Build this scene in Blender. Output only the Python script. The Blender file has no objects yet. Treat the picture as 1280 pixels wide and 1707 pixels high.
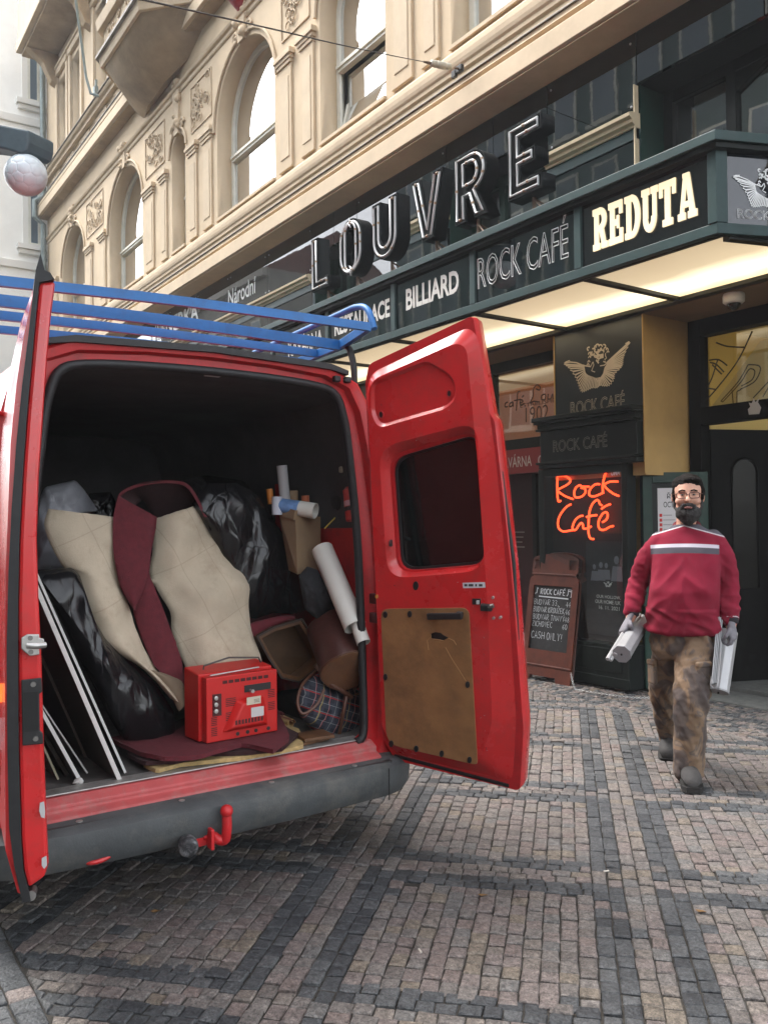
import bpy, bmesh, math, random
import numpy as np
from mathutils import Vector, Matrix, noise
random.seed(7)
S = bpy.context.scene
COL = S.collection
rad = math.radians

# ------------------------------------------------------------------ camera, sky, sun, exposure
EYE = Vector((0.0, 0.0, 1.62))
YAW, PITCH, ROLL, FPX = rad(55.46), rad(0.80), rad(-0.674), 1420.0
CF = Vector((-math.sin(YAW) * math.cos(PITCH), math.cos(YAW) * math.cos(PITCH), math.sin(PITCH)))
_r = Vector((math.cos(YAW), math.sin(YAW), 0.0)); _u = _r.cross(CF)
CR = _r * math.cos(ROLL) + _u * math.sin(ROLL)
CU = -_r * math.sin(ROLL) + _u * math.cos(ROLL)
cam_data = bpy.data.cameras.new('camera'); cam = bpy.data.objects.new('camera', cam_data); COL.objects.link(cam)
cam.matrix_world = Matrix(((CR.x, CU.x, -CF.x, EYE.x), (CR.y, CU.y, -CF.y, EYE.y), (CR.z, CU.z, -CF.z, EYE.z), (0, 0, 0, 1)))
cam_data.sensor_fit = 'VERTICAL'; cam_data.sensor_height = 24.0; cam_data.lens = FPX / 1707.0 * 24.0
cam_data.clip_start = 0.05; cam_data.clip_end = 600
S.camera = cam

SUN_EL, SUN_AZ = rad(58), rad(240)          # high, hazy sun over the far end of the street
world = bpy.data.worlds.new('World'); S.world = world; world.use_nodes = True
wn = world.node_tree.nodes; wl = world.node_tree.links
bg = wn['Background']; sky = wn.new('ShaderNodeTexSky'); sky.sky_type = 'NISHITA'; sky.sun_disc = False
sky.sun_elevation = SUN_EL; sky.sun_rotation = SUN_AZ; sky.dust_density = 2.0; sky.air_density = 1.0; sky.ozone_density = 1.0
hs = wn.new('ShaderNodeHueSaturation'); hs.inputs['Saturation'].default_value = 0.22     # overcast: a grey white sky
wl.new(sky.outputs['Color'], hs.inputs['Color']); wl.new(hs.outputs['Color'], bg.inputs['Color'])
bg.inputs['Strength'].default_value = 0.15
sun_d = bpy.data.lights.new('sun', 'SUN'); sun_d.energy = 0.8; sun_d.angle = rad(25); sun_d.color = (1.0, 0.96, 0.9)
sun = bpy.data.objects.new('sun', sun_d); COL.objects.link(sun)
# direction the light comes from: down the street from its far end
sdir = Vector((math.sin(SUN_AZ) * math.cos(SUN_EL), math.cos(SUN_AZ) * math.cos(SUN_EL), math.sin(SUN_EL)))
sun.rotation_euler = sdir.to_track_quat('Z', 'Y').to_euler(); sun.location = (0, 0, 40)
S.view_settings.view_transform = 'Standard'; S.view_settings.look = 'None'
S.view_settings.exposure = 2.5; S.view_settings.gamma = 1.0
try: S.view_settings.use_curve_mapping = False
except Exception: pass
S.cycles.use_denoising = True
try: S.cycles.denoiser = 'OPENIMAGEDENOISE'
except Exception: pass
S.cycles.max_bounces = 8; S.cycles.diffuse_bounces = 4; S.cycles.glossy_bounces = 4; S.cycles.transmission_bounces = 6
S.cycles.caustics_reflective = False; S.cycles.caustics_refractive = False; S.cycles.sample_clamp_indirect = 6.0

# ------------------------------------------------------------------ measuring: sight lines met with real planes
def ray(px, py): return CF + CR * ((px - 640.0) / FPX) - CU * ((py - 853.5) / FPX)
def onX(px, py, X): d = ray(px, py); return EYE + d * ((X - EYE.x) / d.x)
def onY(px, py, Y): d = ray(px, py); return EYE + d * ((Y - EYE.y) / d.y)
def onZ(px, py, Z): d = ray(px, py); return EYE + d * ((Z - EYE.z) / d.z)
def onP(px, py, p0, n): d = ray(px, py); n = Vector(n); return EYE + d * ((Vector(p0) - EYE).dot(n) / d.dot(n))
def project(P):
    v = Vector(P) - EYE; z = v.dot(CF)
    return (640 + FPX * v.dot(CR) / z, 853.5 - FPX * v.dot(CU) / z, z)

# ------------------------------------------------------------------ materials
MATS = {}
def M(name, col=(.5, .5, .5), rough=.6, metal=0., n=0., ns=6., col2=None, bump=0., bs=40., coat=0., spec=.5, emit=None, es=0., trans=0., ior=1.45, dirt=0., dirtcol=(.06, .05, .04), ds=3., alpha=1., rn=0.):
    if name in MATS: return MATS[name]
    m = bpy.data.materials.new(name); m.use_nodes = True; MATS[name] = m
    nt = m.node_tree; N = nt.nodes; L = nt.links; b = N['Principled BSDF']
    b.inputs['Roughness'].default_value = rough; b.inputs['Metallic'].default_value = metal
    b.inputs['Base Color'].default_value = (*col, 1); b.inputs['Coat Weight'].default_value = coat; b.inputs['Coat Roughness'].default_value = .08
    b.inputs['Specular IOR Level'].default_value = spec; b.inputs['IOR'].default_value = ior
    b.inputs['Transmission Weight'].default_value = trans; b.inputs['Alpha'].default_value = alpha
    if emit: b.inputs['Emission Color'].default_value = (*emit, 1); b.inputs['Emission Strength'].default_value = es
    tc = N.new('ShaderNodeTexCoord')
    src = None
    if n > 0 or col2:
        t = N.new('ShaderNodeTexNoise'); t.inputs['Scale'].default_value = ns; t.inputs['Detail'].default_value = 6; t.inputs['Roughness'].default_value = .65
        L.new(tc.outputs['Object'], t.inputs['Vector'])
        r = N.new('ShaderNodeValToRGB'); r.color_ramp.elements[0].position = .3; r.color_ramp.elements[1].position = .7
        c2 = col2 if col2 else tuple(min(1, c * (1 + n)) for c in col)
        c1 = col if col2 else tuple(c * (1 - n) for c in col)
        r.color_ramp.elements[0].color = (*c1, 1); r.color_ramp.elements[1].color = (*c2, 1)
        L.new(t.outputs['Fac'], r.inputs['Fac']); L.new(r.outputs['Color'], b.inputs['Base Color']); src = r.outputs['Color']
        if rn > 0:
            mr = N.new('ShaderNodeMapRange'); mr.inputs['From Min'].default_value = .3; mr.inputs['From Max'].default_value = .7
            mr.inputs['To Min'].default_value = max(.02, rough - rn); mr.inputs['To Max'].default_value = min(1, rough + rn)
            L.new(t.outputs['Fac'], mr.inputs['Value']); L.new(mr.outputs['Result'], b.inputs['Roughness'])
    if dirt > 0:
        t = N.new('ShaderNodeTexNoise'); t.inputs['Scale'].default_value = ds; t.inputs['Detail'].default_value = 9; t.inputs['Roughness'].default_value = .75
        L.new(tc.outputs['Object'], t.inputs['Vector'])
        r = N.new('ShaderNodeValToRGB'); r.color_ramp.elements[0].position = .48; r.color_ramp.elements[1].position = .75
        r.color_ramp.elements[0].color = (0, 0, 0, 1); r.color_ramp.elements[1].color = (dirt, dirt, dirt, 1)
        L.new(t.outputs['Fac'], r.inputs['Fac'])
        mx = N.new('ShaderNodeMixRGB'); L.new(r.outputs['Color'], mx.inputs['Fac'])
        if src: L.new(src, mx.inputs['Color1'])
        else: mx.inputs['Color1'].default_value = (*col, 1)
        mx.inputs['Color2'].default_value = (*dirtcol, 1); L.new(mx.outputs['Color'], b.inputs['Base Color'])
    if bump > 0:
        t = N.new('ShaderNodeTexNoise'); t.inputs['Scale'].default_value = bs; t.inputs['Detail'].default_value = 5
        L.new(tc.outputs['Object'], t.inputs['Vector'])
        bp = N.new('ShaderNodeBump'); bp.inputs['Strength'].default_value = bump; bp.inputs['Distance'].default_value = .02
        L.new(t.outputs['Fac'], bp.inputs['Height']); L.new(bp.outputs['Normal'], b.inputs['Normal'])
    return m
def glass_mat(name, tint=(.8, .85, .85), rough=.02, mixf=.5, bump=0., bs=1.5, col=(.01, .012, .012)):
    """window pane: part clear, part mirror (a thin sheet, no refraction)"""
    if name in MATS: return MATS[name]
    m = bpy.data.materials.new(name); m.use_nodes = True; MATS[name] = m
    nt = m.node_tree; N = nt.nodes; L = nt.links
    for x in list(N):
        if x.type != 'OUTPUT_MATERIAL': N.remove(x)
    out = [x for x in N if x.type == 'OUTPUT_MATERIAL'][0]
    tr = N.new('ShaderNodeBsdfTransparent'); tr.inputs['Color'].default_value = (*tint, 1)
    gl = N.new('ShaderNodeBsdfGlossy'); gl.inputs['Roughness'].default_value = rough
    fr = N.new('ShaderNodeFresnel'); fr.inputs['IOR'].default_value = 1.5
    ma = N.new('ShaderNodeMath'); ma.operation = 'ADD'; ma.inputs[1].default_value = mixf; ma.use_clamp = True
    L.new(fr.outputs['Fac'], ma.inputs[0])
    ge = N.new('ShaderNodeNewGeometry'); iv = N.new('ShaderNodeMath'); iv.operation = 'SUBTRACT'; iv.inputs[0].default_value = 1.; L.new(ge.outputs['Backfacing'], iv.inputs[1])
    mu = N.new('ShaderNodeMath'); mu.operation = 'MULTIPLY'; L.new(ma.outputs[0], mu.inputs[0]); L.new(iv.outputs[0], mu.inputs[1]); ma = mu
    mx = N.new('ShaderNodeMixShader'); L.new(ma.outputs[0], mx.inputs['Fac']); L.new(tr.outputs[0], mx.inputs[1]); L.new(gl.outputs[0], mx.inputs[2])
    L.new(mx.outputs[0], out.inputs['Surface'])
    if bump > 0:
        tc = N.new('ShaderNodeTexCoord'); t = N.new('ShaderNodeTexNoise'); t.inputs['Scale'].default_value = bs; t.inputs['Detail'].default_value = 1
        L.new(tc.outputs['Object'], t.inputs['Vector']); bp = N.new('ShaderNodeBump'); bp.inputs['Strength'].default_value = bump; bp.inputs['Distance'].default_value = .05
        L.new(t.outputs['Fac'], bp.inputs['Height']); L.new(bp.outputs['Normal'], gl.inputs['Normal']); L.new(bp.outputs['Normal'], fr.inputs['Normal'])
    return m

# ------------------------------------------------------------------ objects
LOCAL = set()
def off(parent):
    p = parent
    while p.parent: p = p.parent
    return Vector((0, 0, 0)) if p.name in LOCAL else Vector(p.location)
def tag(o, label=None, cat=None, group=None, kind=None):
    if label: o['label'] = label
    if cat: o['category'] = cat
    if group: o['group'] = group
    if kind: o['kind'] = kind
    return o
def thing(name, label, cat, loc=(0, 0, 0), group=None, rz=0., local=False, kind=None):
    o = bpy.data.objects.new(name, None); COL.objects.link(o); o.location = loc; o.rotation_euler = (0, 0, rz)
    o.empty_display_size = .1
    if local: LOCAL.add(o.name)
    return tag(o, label, cat, group, kind)
def link(name, me, parent=None, loc=None):
    o = bpy.data.objects.new(name, me); COL.objects.link(o)
    if parent: o.parent = parent
    elif loc is not None: o.location = loc
    return o
def copy_tree(o, parent=None, delta=None):
    c = o.copy(); COL.objects.link(c)
    if parent: c.parent = parent
    for ch in list(o.children): copy_tree(ch, c)
    return c

class MB:
    def __init__(s): s.v = []; s.f = []; s.m = []
    def add(s, vs, fs, mi=0):
        k = len(s.v); s.v += [Vector(x) for x in vs]
        s.f += [tuple(i + k for i in f) for f in fs]; s.m += [mi] * len(fs); return s
    def bb(s, x0, x1, y0, y1, z0, z1, mi=0):
        x0, x1 = min(x0, x1), max(x0, x1); y0, y1 = min(y0, y1), max(y0, y1); z0, z1 = min(z0, z1), max(z0, z1)
        return s.add([(x0, y0, z0), (x1, y0, z0), (x1, y1, z0), (x0, y1, z0), (x0, y0, z1), (x1, y0, z1), (x1, y1, z1), (x0, y1, z1)],
                     [(0, 3, 2, 1), (4, 5, 6, 7), (0, 1, 5, 4), (1, 2, 6, 5), (2, 3, 7, 6), (3, 0, 4, 7)], mi)
    def box(s, c, sz, R=None, mi=0):
        c = Vector(c); vs = []
        for z in (-1, 1):
            for x, y in ((-1, -1), (1, -1), (1, 1), (-1, 1)):
                p = Vector((x * sz[0] / 2, y * sz[1] / 2, z * sz[2] / 2)); vs.append(c + (R @ p if R else p))
        return s.add(vs, [(0, 3, 2, 1), (4, 5, 6, 7), (0, 1, 5, 4), (1, 2, 6, 5), (2, 3, 7, 6), (3, 0, 4, 7)], mi)
    def bar(s, a, b, w, h, up=(0, 0, 1), mi=0):
        a, b = Vector(a), Vector(b); d = (b - a); l = d.length; d.normalize(); u = Vector(up)
        x = d.cross(u)
        if x.length < 1e-4: x = d.cross(Vector((1, 0, 0)))
        x.normalize(); u = x.cross(d); R = Matrix((d, x, u)).transposed()
        return s.box((a + b) / 2, (l, w, h), R, mi)
    def prism(s, poly, vec, mi=0):
        n = len(poly); p = [Vector(x) for x in poly]; vec = Vector(vec); q = [x + vec for x in p]
        return s.add(p + q, [tuple(range(n - 1, -1, -1)), tuple(range(n, 2 * n))] + [(i, (i + 1) % n, n + (i + 1) % n, n + i) for i in range(n)], mi)
    def hexa(s, a, b, mi=0):
        """two quads (4 corners each) joined"""
        return s.add(list(a) + list(b), [(3, 2, 1, 0), (4, 5, 6, 7)] + [(i, (i + 1) % 4, 4 + (i + 1) % 4, 4 + i) for i in range(4)], mi)
    def tube(s, path, r, n=8, closed=False, mi=0, caps=True, rr=None):
        P = [Vector(p) for p in path]; N = len(P); rings = []
        T = []
        for i in range(N):
            a = P[(i - 1) % N] if (closed or i > 0) else P[i]; b = P[(i + 1) % N] if (closed or i < N - 1) else P[i]
            t = (b - a); t = t.normalized() if t.length > 1e-9 else Vector((0, 0, 1)); T.append(t)
        u = T[0].orthogonal().normalized(); k0 = len(s.v); vs = []
        for i in range(N):
            u = u - T[i] * u.dot(T[i]); u = u.normalized() if u.length > 1e-6 else T[i].orthogonal().normalized()
            w = T[i].cross(u); ri = rr[i] if rr else r
            for k in range(n):
                a = 2 * math.pi * k / n; vs.append(P[i] + (u * math.cos(a) + w * math.sin(a)) * ri)
        fs = []
        for i in range(N if closed else N - 1):
            j = (i + 1) % N
            for k in range(n): fs.append((i * n + k, i * n + (k + 1) % n, j * n + (k + 1) % n, j * n + k))
        if caps and not closed: fs += [tuple(range(n - 1, -1, -1)), tuple(range((N - 1) * n, N * n))]
        return s.add(vs, fs, mi)
    def lathe(s, prof, c=(0, 0, 0), ax=(0, 0, 1), n=16, mi=0):
        c = Vector(c); ax = Vector(ax).normalized(); u = ax.orthogonal().normalized(); w = ax.cross(u); vs = []; fs = []
        for r, z in prof:
            for k in range(n):
                a = 2 * math.pi * k / n; vs.append(c + ax * z + (u * math.cos(a) + w * math.sin(a)) * max(r, 1e-4))
        for i in range(len(prof) - 1):
            for k in range(n): fs.append((i * n + k, i * n + (k + 1) % n, (i + 1) * n + (k + 1) % n, (i + 1) * n + k))
        fs += [tuple(range(n - 1, -1, -1)), tuple(range((len(prof) - 1) * n, len(prof) * n))]
        return s.add(vs, fs, mi)
    def grid(s, fn, nu, nv, mi=0, wrap=False):
        vs = [fn(i / nu, j / nv) for j in range(nv + 1) for i in range(nu + (0 if wrap else 1))]
        W = nu if wrap else nu + 1; fs = []
        for j in range(nv):
            for i in range(nu):
                a = j * W + i; b = j * W + (i + 1) % W; fs.append((a, b, b + W, a + W))
        return s.add(vs, fs, mi)
    def ball(s, c, r, n=16, m=10, mi=0):
        c = Vector(c); r = Vector(r) if hasattr(r, '__len__') else Vector((r, r, r))
        def f(u, v):
            a = 2 * math.pi * u; b = math.pi * (v * .998 + .001) - math.pi / 2
            return c + Vector((r.x * math.cos(a) * math.cos(b), r.y * math.sin(a) * math.cos(b), r.z * math.sin(b)))
        s.grid(f, n, m, mi, wrap=True)
        k = len(s.v) - n * (m + 1)
        s.f += [tuple(k + i for i in range(n - 1, -1, -1)), tuple(k + m * n + i for i in range(n))]; s.m += [mi, mi]
        return s
    def loft(s, rings, mi=0, caps=True):
        n = len(rings[0]); vs = [p for r in rings for p in r]; fs = []
        for j in range(len(rings) - 1):
            for i in range(n): fs.append((j * n + i, j * n + (i + 1) % n, (j + 1) * n + (i + 1) % n, (j + 1) * n + i))
        if caps: fs += [tuple(range(n - 1, -1, -1)), tuple(range((len(rings) - 1) * n, len(rings) * n))]
        return s.add(vs, fs, mi)
    def mesh(s, name, mats, o=Vector((0, 0, 0)), smooth=None):
        me = bpy.data.meshes.new(name); me.from_pydata([v - o for v in s.v], [], s.f)
        for m in (mats if isinstance(mats, (list, tuple)) else [mats]): me.materials.append(m)
        me.polygons.foreach_set('material_index', s.m)
        bm = bmesh.new(); bm.from_mesh(me); bmesh.ops.recalc_face_normals(bm, faces=bm.faces); bm.to_mesh(me); bm.free()
        if smooth:
            me.shade_smooth()
            if smooth < 179: me.set_sharp_from_angle(angle=rad(smooth))
        me.update(); return me
    def build(s, name, mats, parent=None, smooth=None, bevel=0., loc=None, seg=2, label=None):
        o0 = off(parent) if parent else (Vector(loc) if loc is not None else Vector((0, 0, 0)))
        me = s.mesh(name, mats, o0, smooth); o = link(name, me, parent, loc)
        if bevel > 0:
            b = o.modifiers.new('bevel', 'BEVEL'); b.width = bevel; b.segments = seg; b.limit_method = 'ANGLE'; b.angle_limit = rad(40); b.harden_normals = False
        if label: o['label'] = label
        return o
def single(name, mb, mats, label, cat, loc, smooth=None, bevel=0., group=None, kind=None):
    o = mb.build(name, mats, None, smooth, bevel, loc); return tag(o, label, cat, group, kind)
def cr(P, t):
    """Catmull-Rom through a list of vectors, t in 0..1"""
    n = len(P) - 1; x = min(max(t * n, 0), n - 1e-6); i = int(x); f = x - i
    p0, p1, p2, p3 = P[max(i - 1, 0)], P[i], P[i + 1], P[min(i + 2, n)]
    return .5 * ((2 * p1) + (p2 - p0) * f + (2 * p0 - 5 * p1 + 4 * p2 - p3) * f * f + (3 * p1 - p0 - 3 * p2 + p3) * f ** 3)
def smooth_path(P, n): P = [Vector(p) for p in P]; return [cr(P, i / n) for i in range(n + 1)]
def fbm(p, s, o=3):
    p = Vector(p) * s; a = 0; w = 1
    for _ in range(o): a += w * noise.noise(p); p = p * 2.03; w *= .5
    return a
# ------------------------------------------------------------------ flat letters
def curve_mesh(splines, ext=0., bevel=0., res=2, fill='BOTH'):
    """closed outlines (with holes) in the xy plane -> filled mesh, via a 2D curve"""
    cu = bpy.data.curves.new('outline', 'CURVE'); cu.dimensions = '2D'; cu.fill_mode = fill; cu.extrude = ext; cu.bevel_depth = bevel; cu.bevel_resolution = res
    for pts in splines:
        sp = cu.splines.new('POLY'); sp.points.add(len(pts) - 1)
        for p, q in zip(sp.points, pts): p.co = (q[0], q[1], 0, 1)
        sp.use_cyclic_u = True
    o = bpy.data.objects.new('outline', cu); COL.objects.link(o); dg = bpy.context.evaluated_depsgraph_get()
    me = bpy.data.meshes.new_from_object(o.evaluated_get(dg)); bpy.data.objects.remove(o); bpy.data.curves.remove(cu); return me
def text_mesh(body, bold=0., outline=0., ext=.5, spacing=1., res=3, shear=0.):
    cu = bpy.data.curves.new('text', 'FONT'); cu.body = body; cu.size = 1.; cu.resolution_u = res; cu.space_character = spacing; cu.offset = bold; cu.shear = shear
    if outline > 0: cu.fill_mode = 'NONE'; cu.bevel_depth = outline; cu.bevel_resolution = 0; ext = 0.
    o = bpy.data.objects.new('text', cu); COL.objects.link(o); dg = bpy.context.evaluated_depsgraph_get()
    me = bpy.data.meshes.new_from_object(o.evaluated_get(dg)); bpy.data.objects.remove(o); bpy.data.curves.remove(cu); return me
def place_flat(name, me, O, ux, uy, mat, parent, w=None, h=None, depth=.003, label=None):
    """fit a flat mesh's x/y box into w x h at O along ux, uy; depth along ux x uy. Baseline at O"""
    n = len(me.vertices); co = np.empty(n * 3, np.float32); me.vertices.foreach_get('co', co); co = co.reshape(-1, 3)
    x0, x1 = co[:, 0].min(), co[:, 0].max(); y0, y1 = co[:, 1].min(), co[:, 1].max(); z0, z1 = co[:, 2].min(), co[:, 2].max()
    ux, uy = Vector(ux).normalized(), Vector(uy).normalized(); un = ux.cross(uy).normalized(); O = Vector(O) - off(parent)
    sx = w / (x1 - x0) if w else None; sy = h / (y1 - y0) if h else None
    sx = sx or sy; sy = sy or sx
    P = np.array(O)[None] + (co[:, 0] - x0)[:, None] * sx * np.array(ux)[None] + (co[:, 1] - y0)[:, None] * sy * np.array(uy)[None]
    dz = (co[:, 2] - z0) / max(z1 - z0, 1e-6) * depth
    P = P + dz[:, None] * np.array(un)[None]
    me.vertices.foreach_set('co', P.astype(np.float32).ravel()); me.update()
    me.materials.clear(); me.materials.append(mat)
    o = link(name, me, parent)
    if label: o['label'] = label
    return o
def write(name, body, mat, parent, p_lb, p_rb, h, up=(0, 0, 1), bold=0., outline=0., depth=.004, spacing=1., shear=0., lift=.002, res=3):
    """text between two points on its baseline, cap height h"""
    a, b = Vector(p_lb), Vector(p_rb); ux = (b - a).normalized(); uy = Vector(up); uy = (uy - ux * uy.dot(ux)).normalized()
    n = ux.cross(uy)
    return place_flat(name, text_mesh(body, bold, outline, spacing=spacing, shear=shear, res=res), a + n * lift, ux, uy, mat, parent, (b - a).length, h, depth)
def ribbons(strokes, w, O, ux, uy, sx, sy, lift=.002, thick=.003):
    """hand drawn strokes (lists of xy, optional per-stroke width) -> thin raised ribbons"""
    mb = MB(); ux, uy = Vector(ux).normalized(), Vector(uy).normalized(); n = ux.cross(uy); O = Vector(O)
    for si, st in enumerate(strokes):
        ww = w
        if isinstance(st, dict): ww = st['w']; st = st['p']
        P = [Vector((x * sx, y * sy, 0)) for x, y in st]; L = []; R_ = []
        for i, p in enumerate(P):
            a = P[max(i - 1, 0)]; b = P[min(i + 1, len(P) - 1)]; t = (b - a)
            t = t.normalized() if t.length > 0 else Vector((1, 0, 0)); q = Vector((-t.y, t.x, 0)) * ww / 2
            L.append(p + q); R_.append(p - q)
        lf = lift + (si % 7) * .00025
        W = lambda p, z: O + ux * p.x + uy * p.y + n * z
        for i in range(len(P) - 1):
            a, b, c, d = L[i], L[i + 1], R_[i + 1], R_[i]
            mb.add([W(a, lf + thick), W(d, lf + thick), W(c, lf + thick), W(b, lf + thick)], [(0, 1, 2, 3)])
    return mb
# ------------------------------------------------------------------ street and setts
def stone_mat(name, c, v=.48, spots=.12):
    m = bpy.data.materials.new(name); m.use_nodes = True; nt = m.node_tree; N = nt.nodes; L = nt.links; b = N['Principled BSDF']
    g = N.new('ShaderNodeNewGeometry'); t = N.new('ShaderNodeTexNoise'); t.inputs['Scale'].default_value = 34; t.inputs['Detail'].default_value = 8; t.inputs['Roughness'].default_value = .72
    L.new(g.outputs['Position'], t.inputs['Vector'])
    r = N.new('ShaderNodeValToRGB'); e = r.color_ramp.elements; e[0].position = .3; e[1].position = .66
    e[0].color = (*[x * (1 - v) for x in c], 1); e[1].color = (*[x * (1 + v) for x in c], 1)
    q = e.new(.78); q.color = (*[min(.6, x * 1.5 + spots * .6) for x in c], 1)
    L.new(t.outputs['Fac'], r.inputs['Fac'])
    t2 = N.new('ShaderNodeTexNoise'); t2.inputs['Scale'].default_value = 1.1; t2.inputs['Detail'].default_value = 4; L.new(g.outputs['Position'], t2.inputs['Vector'])
    r2 = N.new('ShaderNodeValToRGB'); r2.color_ramp.elements[0].position = .35; r2.color_ramp.elements[1].position = .65
    r2.color_ramp.elements[0].color = (.72, .72, .74, 1); r2.color_ramp.elements[1].color = (1.12, 1.1, 1.08, 1); L.new(t2.outputs['Fac'], r2.inputs['Fac'])
    mx = N.new('ShaderNodeMixRGB'); mx.blend_type = 'MULTIPLY'; mx.inputs['Fac'].default_value = 1; L.new(r.outputs['Color'], mx.inputs['Color1']); L.new(r2.outputs['Color'], mx.inputs['Color2'])
    t4 = N.new('ShaderNodeTexNoise'); t4.inputs['Scale'].default_value = 95; t4.inputs['Detail'].default_value = 4; t4.inputs['Distortion'].default_value = 1.2; L.new(g.outputs['Position'], t4.inputs['Vector'])
    r4 = N.new('ShaderNodeValToRGB'); r4.color_ramp.elements[0].position = .34; r4.color_ramp.elements[1].position = .68; r4.color_ramp.elements[0].color = (.55, .55, .56, 1); r4.color_ramp.elements[1].color = (1.45, 1.43, 1.40, 1); L.new(t4.outputs['Fac'], r4.inputs['Fac'])
    m4 = N.new('ShaderNodeMixRGB'); m4.blend_type = 'MULTIPLY'; m4.inputs['Fac'].default_value = 1; L.new(mx.outputs['Color'], m4.inputs['Color1']); L.new(r4.outputs['Color'], m4.inputs['Color2']); mx = m4
    L.new(mx.outputs['Color'], b.inputs['Base Color'])
    b.inputs['Roughness'].default_value = .62; b.inputs['Specular IOR Level'].default_value = .45
    t3 = N.new('ShaderNodeTexNoise'); t3.inputs['Scale'].default_value = 75; t3.inputs['Detail'].default_value = 6; L.new(g.outputs['Position'], t3.inputs['Vector'])
    bp = N.new('ShaderNodeBump'); bp.inputs['Strength'].default_value = .8; bp.inputs['Distance'].default_value = .010; L.new(t3.outputs['Fac'], bp.inputs['Height']); L.new(bp.outputs['Normal'], b.inputs['Normal'])
    return m
LIGHT = [stone_mat('sett_' + n, c) for n, c in (('pink_grey', (.138, .117, .109)), ('tan', (.138, .121, .107)), ('warm_grey', (.128, .117, .109)), ('grey', (.112, .109, .105)), ('rose', (.134, .109, .100)), ('ochre', (.140, .119, .095)), ('brown_grey', (.102, .091, .084)))]
DARK = [stone_mat('sett_' + n, c, .4, .05) for n, c in (('slate', (.046, .050, .054)), ('blue_grey', (.058, .062, .066)), ('charcoal', (.036, .039, .043)), ('mid_slate', (.070, .074, .077)))]
SETT = LIGHT + DARK
mortar = M('mortar', (.034, .030, .025), .95, n=.4, ns=30, bump=.5, bs=80)
ca, sa = math.cos(rad(43.47)), math.sin(rad(43.47))
PV = Vector((-sa, ca, 0)); QV = Vector((ca, sa, 0))
def sett_at(x, y, dx, l, w, rnd, dark):
    """-> tuple describing one sett"""
    if dark: mi = 7 + rnd.choice((0, 0, 1, 1, 2, 3))
    else: mi = rnd.choice((0, 0, 1, 1, 2, 2, 3, 4, 5, 6, 0, 2))
    if rnd.random() < .03: mi = rnd.randrange(11)
    return (x, y, dx, l, w, mi, rnd.uniform(-.006, .004))
def seen(x, y, m=700):
    px, py, d = project((x, y, 0)); return d > .5 and -m < px < 1280 + m and py < 1707 + m * .6
setts = []; rnd = random.Random(3)
CB0, CBP, CBW = .095, 1.30, .405           # column bands across
RB0, RBP, RBW = 3.815, 1.247, .38          # row bands along
def plaid_cells():
    for ic in range(-9, 5):
        c0 = CB0 + ic * CBP
        # six columns of the band, then thirteen of the field
        cols = [(c0 + (k + .5) * CBW / 6, CBW / 6, 'b' + 'ddlldd'[k]) for k in range(6)]
        fw_ = (CBP - CBW) / 13
        cols += [(c0 + CBW + (k + .5) * fw_, fw_, 'f') for k in range(13)]
        for q, w, kd in cols:
            p = -2.0 + rnd.uniform(0, .08)
            while p < 11:
                l = rnd.choice((.066, .072, .078, .084, .092)) * rnd.uniform(.93, 1.07)
                pm = p + l / 2; ph = ((pm - RB0) % RBP); 
                if kd == 'f':
                    if ph < RBW: p += .02 if True else l; continue
                    room = RBP - ph + l / 2
                    if room - l < .035: l = room - .002; pm = p + l / 2
                    yield q, pm, w, l, 'p', False
                else:
                    rs = 'ddlldd'[min(5, int(ph / RBW * 6))] if ph < RBW else None
                    dk = (kd == 'bd') if rs is None else not (kd == 'bl' or rs == 'l')
                    yield q, pm, w, l, 'p', dk
                p += l
        for ir in range(-5, 7):
            p0 = RB0 + ir * RBP
            for k in range(6):
                q = c0 + CBW; end = c0 + CBP
                while q < end - .01:
                    l = rnd.choice((.066, .072, .08, .088)) * rnd.uniform(.95, 1.05)
                    if end - q - l < .035: l = end - q
                    yield q + l / 2, p0 + (k + .5) * RBW / 6, RBW / 6, l, 'q', 'ddlldd'[k] == 'd'
                    q += l
for q, p, w, l, d, dk in plaid_cells():
    P = PV * p + QV * q
    if P.y < .63 or P.y > 5.84 or not seen(P.x, P.y): continue
    setts.append(sett_at(P.x, P.y, PV if d == 'p' else QV, l, w, rnd, dk))
# small setts in rows along the house front
y = 5.80
while y < 7.15:
    h = rnd.uniform(.048, .058); x = -10.5 + rnd.uniform(0, .05)
    while x < -1.6:
        l = rnd.uniform(.045, .075)
        if seen(x, y) and not (y > 6.72 and x > -5.05) and y < (6.95 if x > -5.2 else 6.62):
            setts.append(sett_at(x + l / 2, y + h / 2, Vector((1, rnd.uniform(-.06, .06), 0)).normalized(), l, h, rnd, rnd.random() < .45))
        x += l
    y += h
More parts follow.
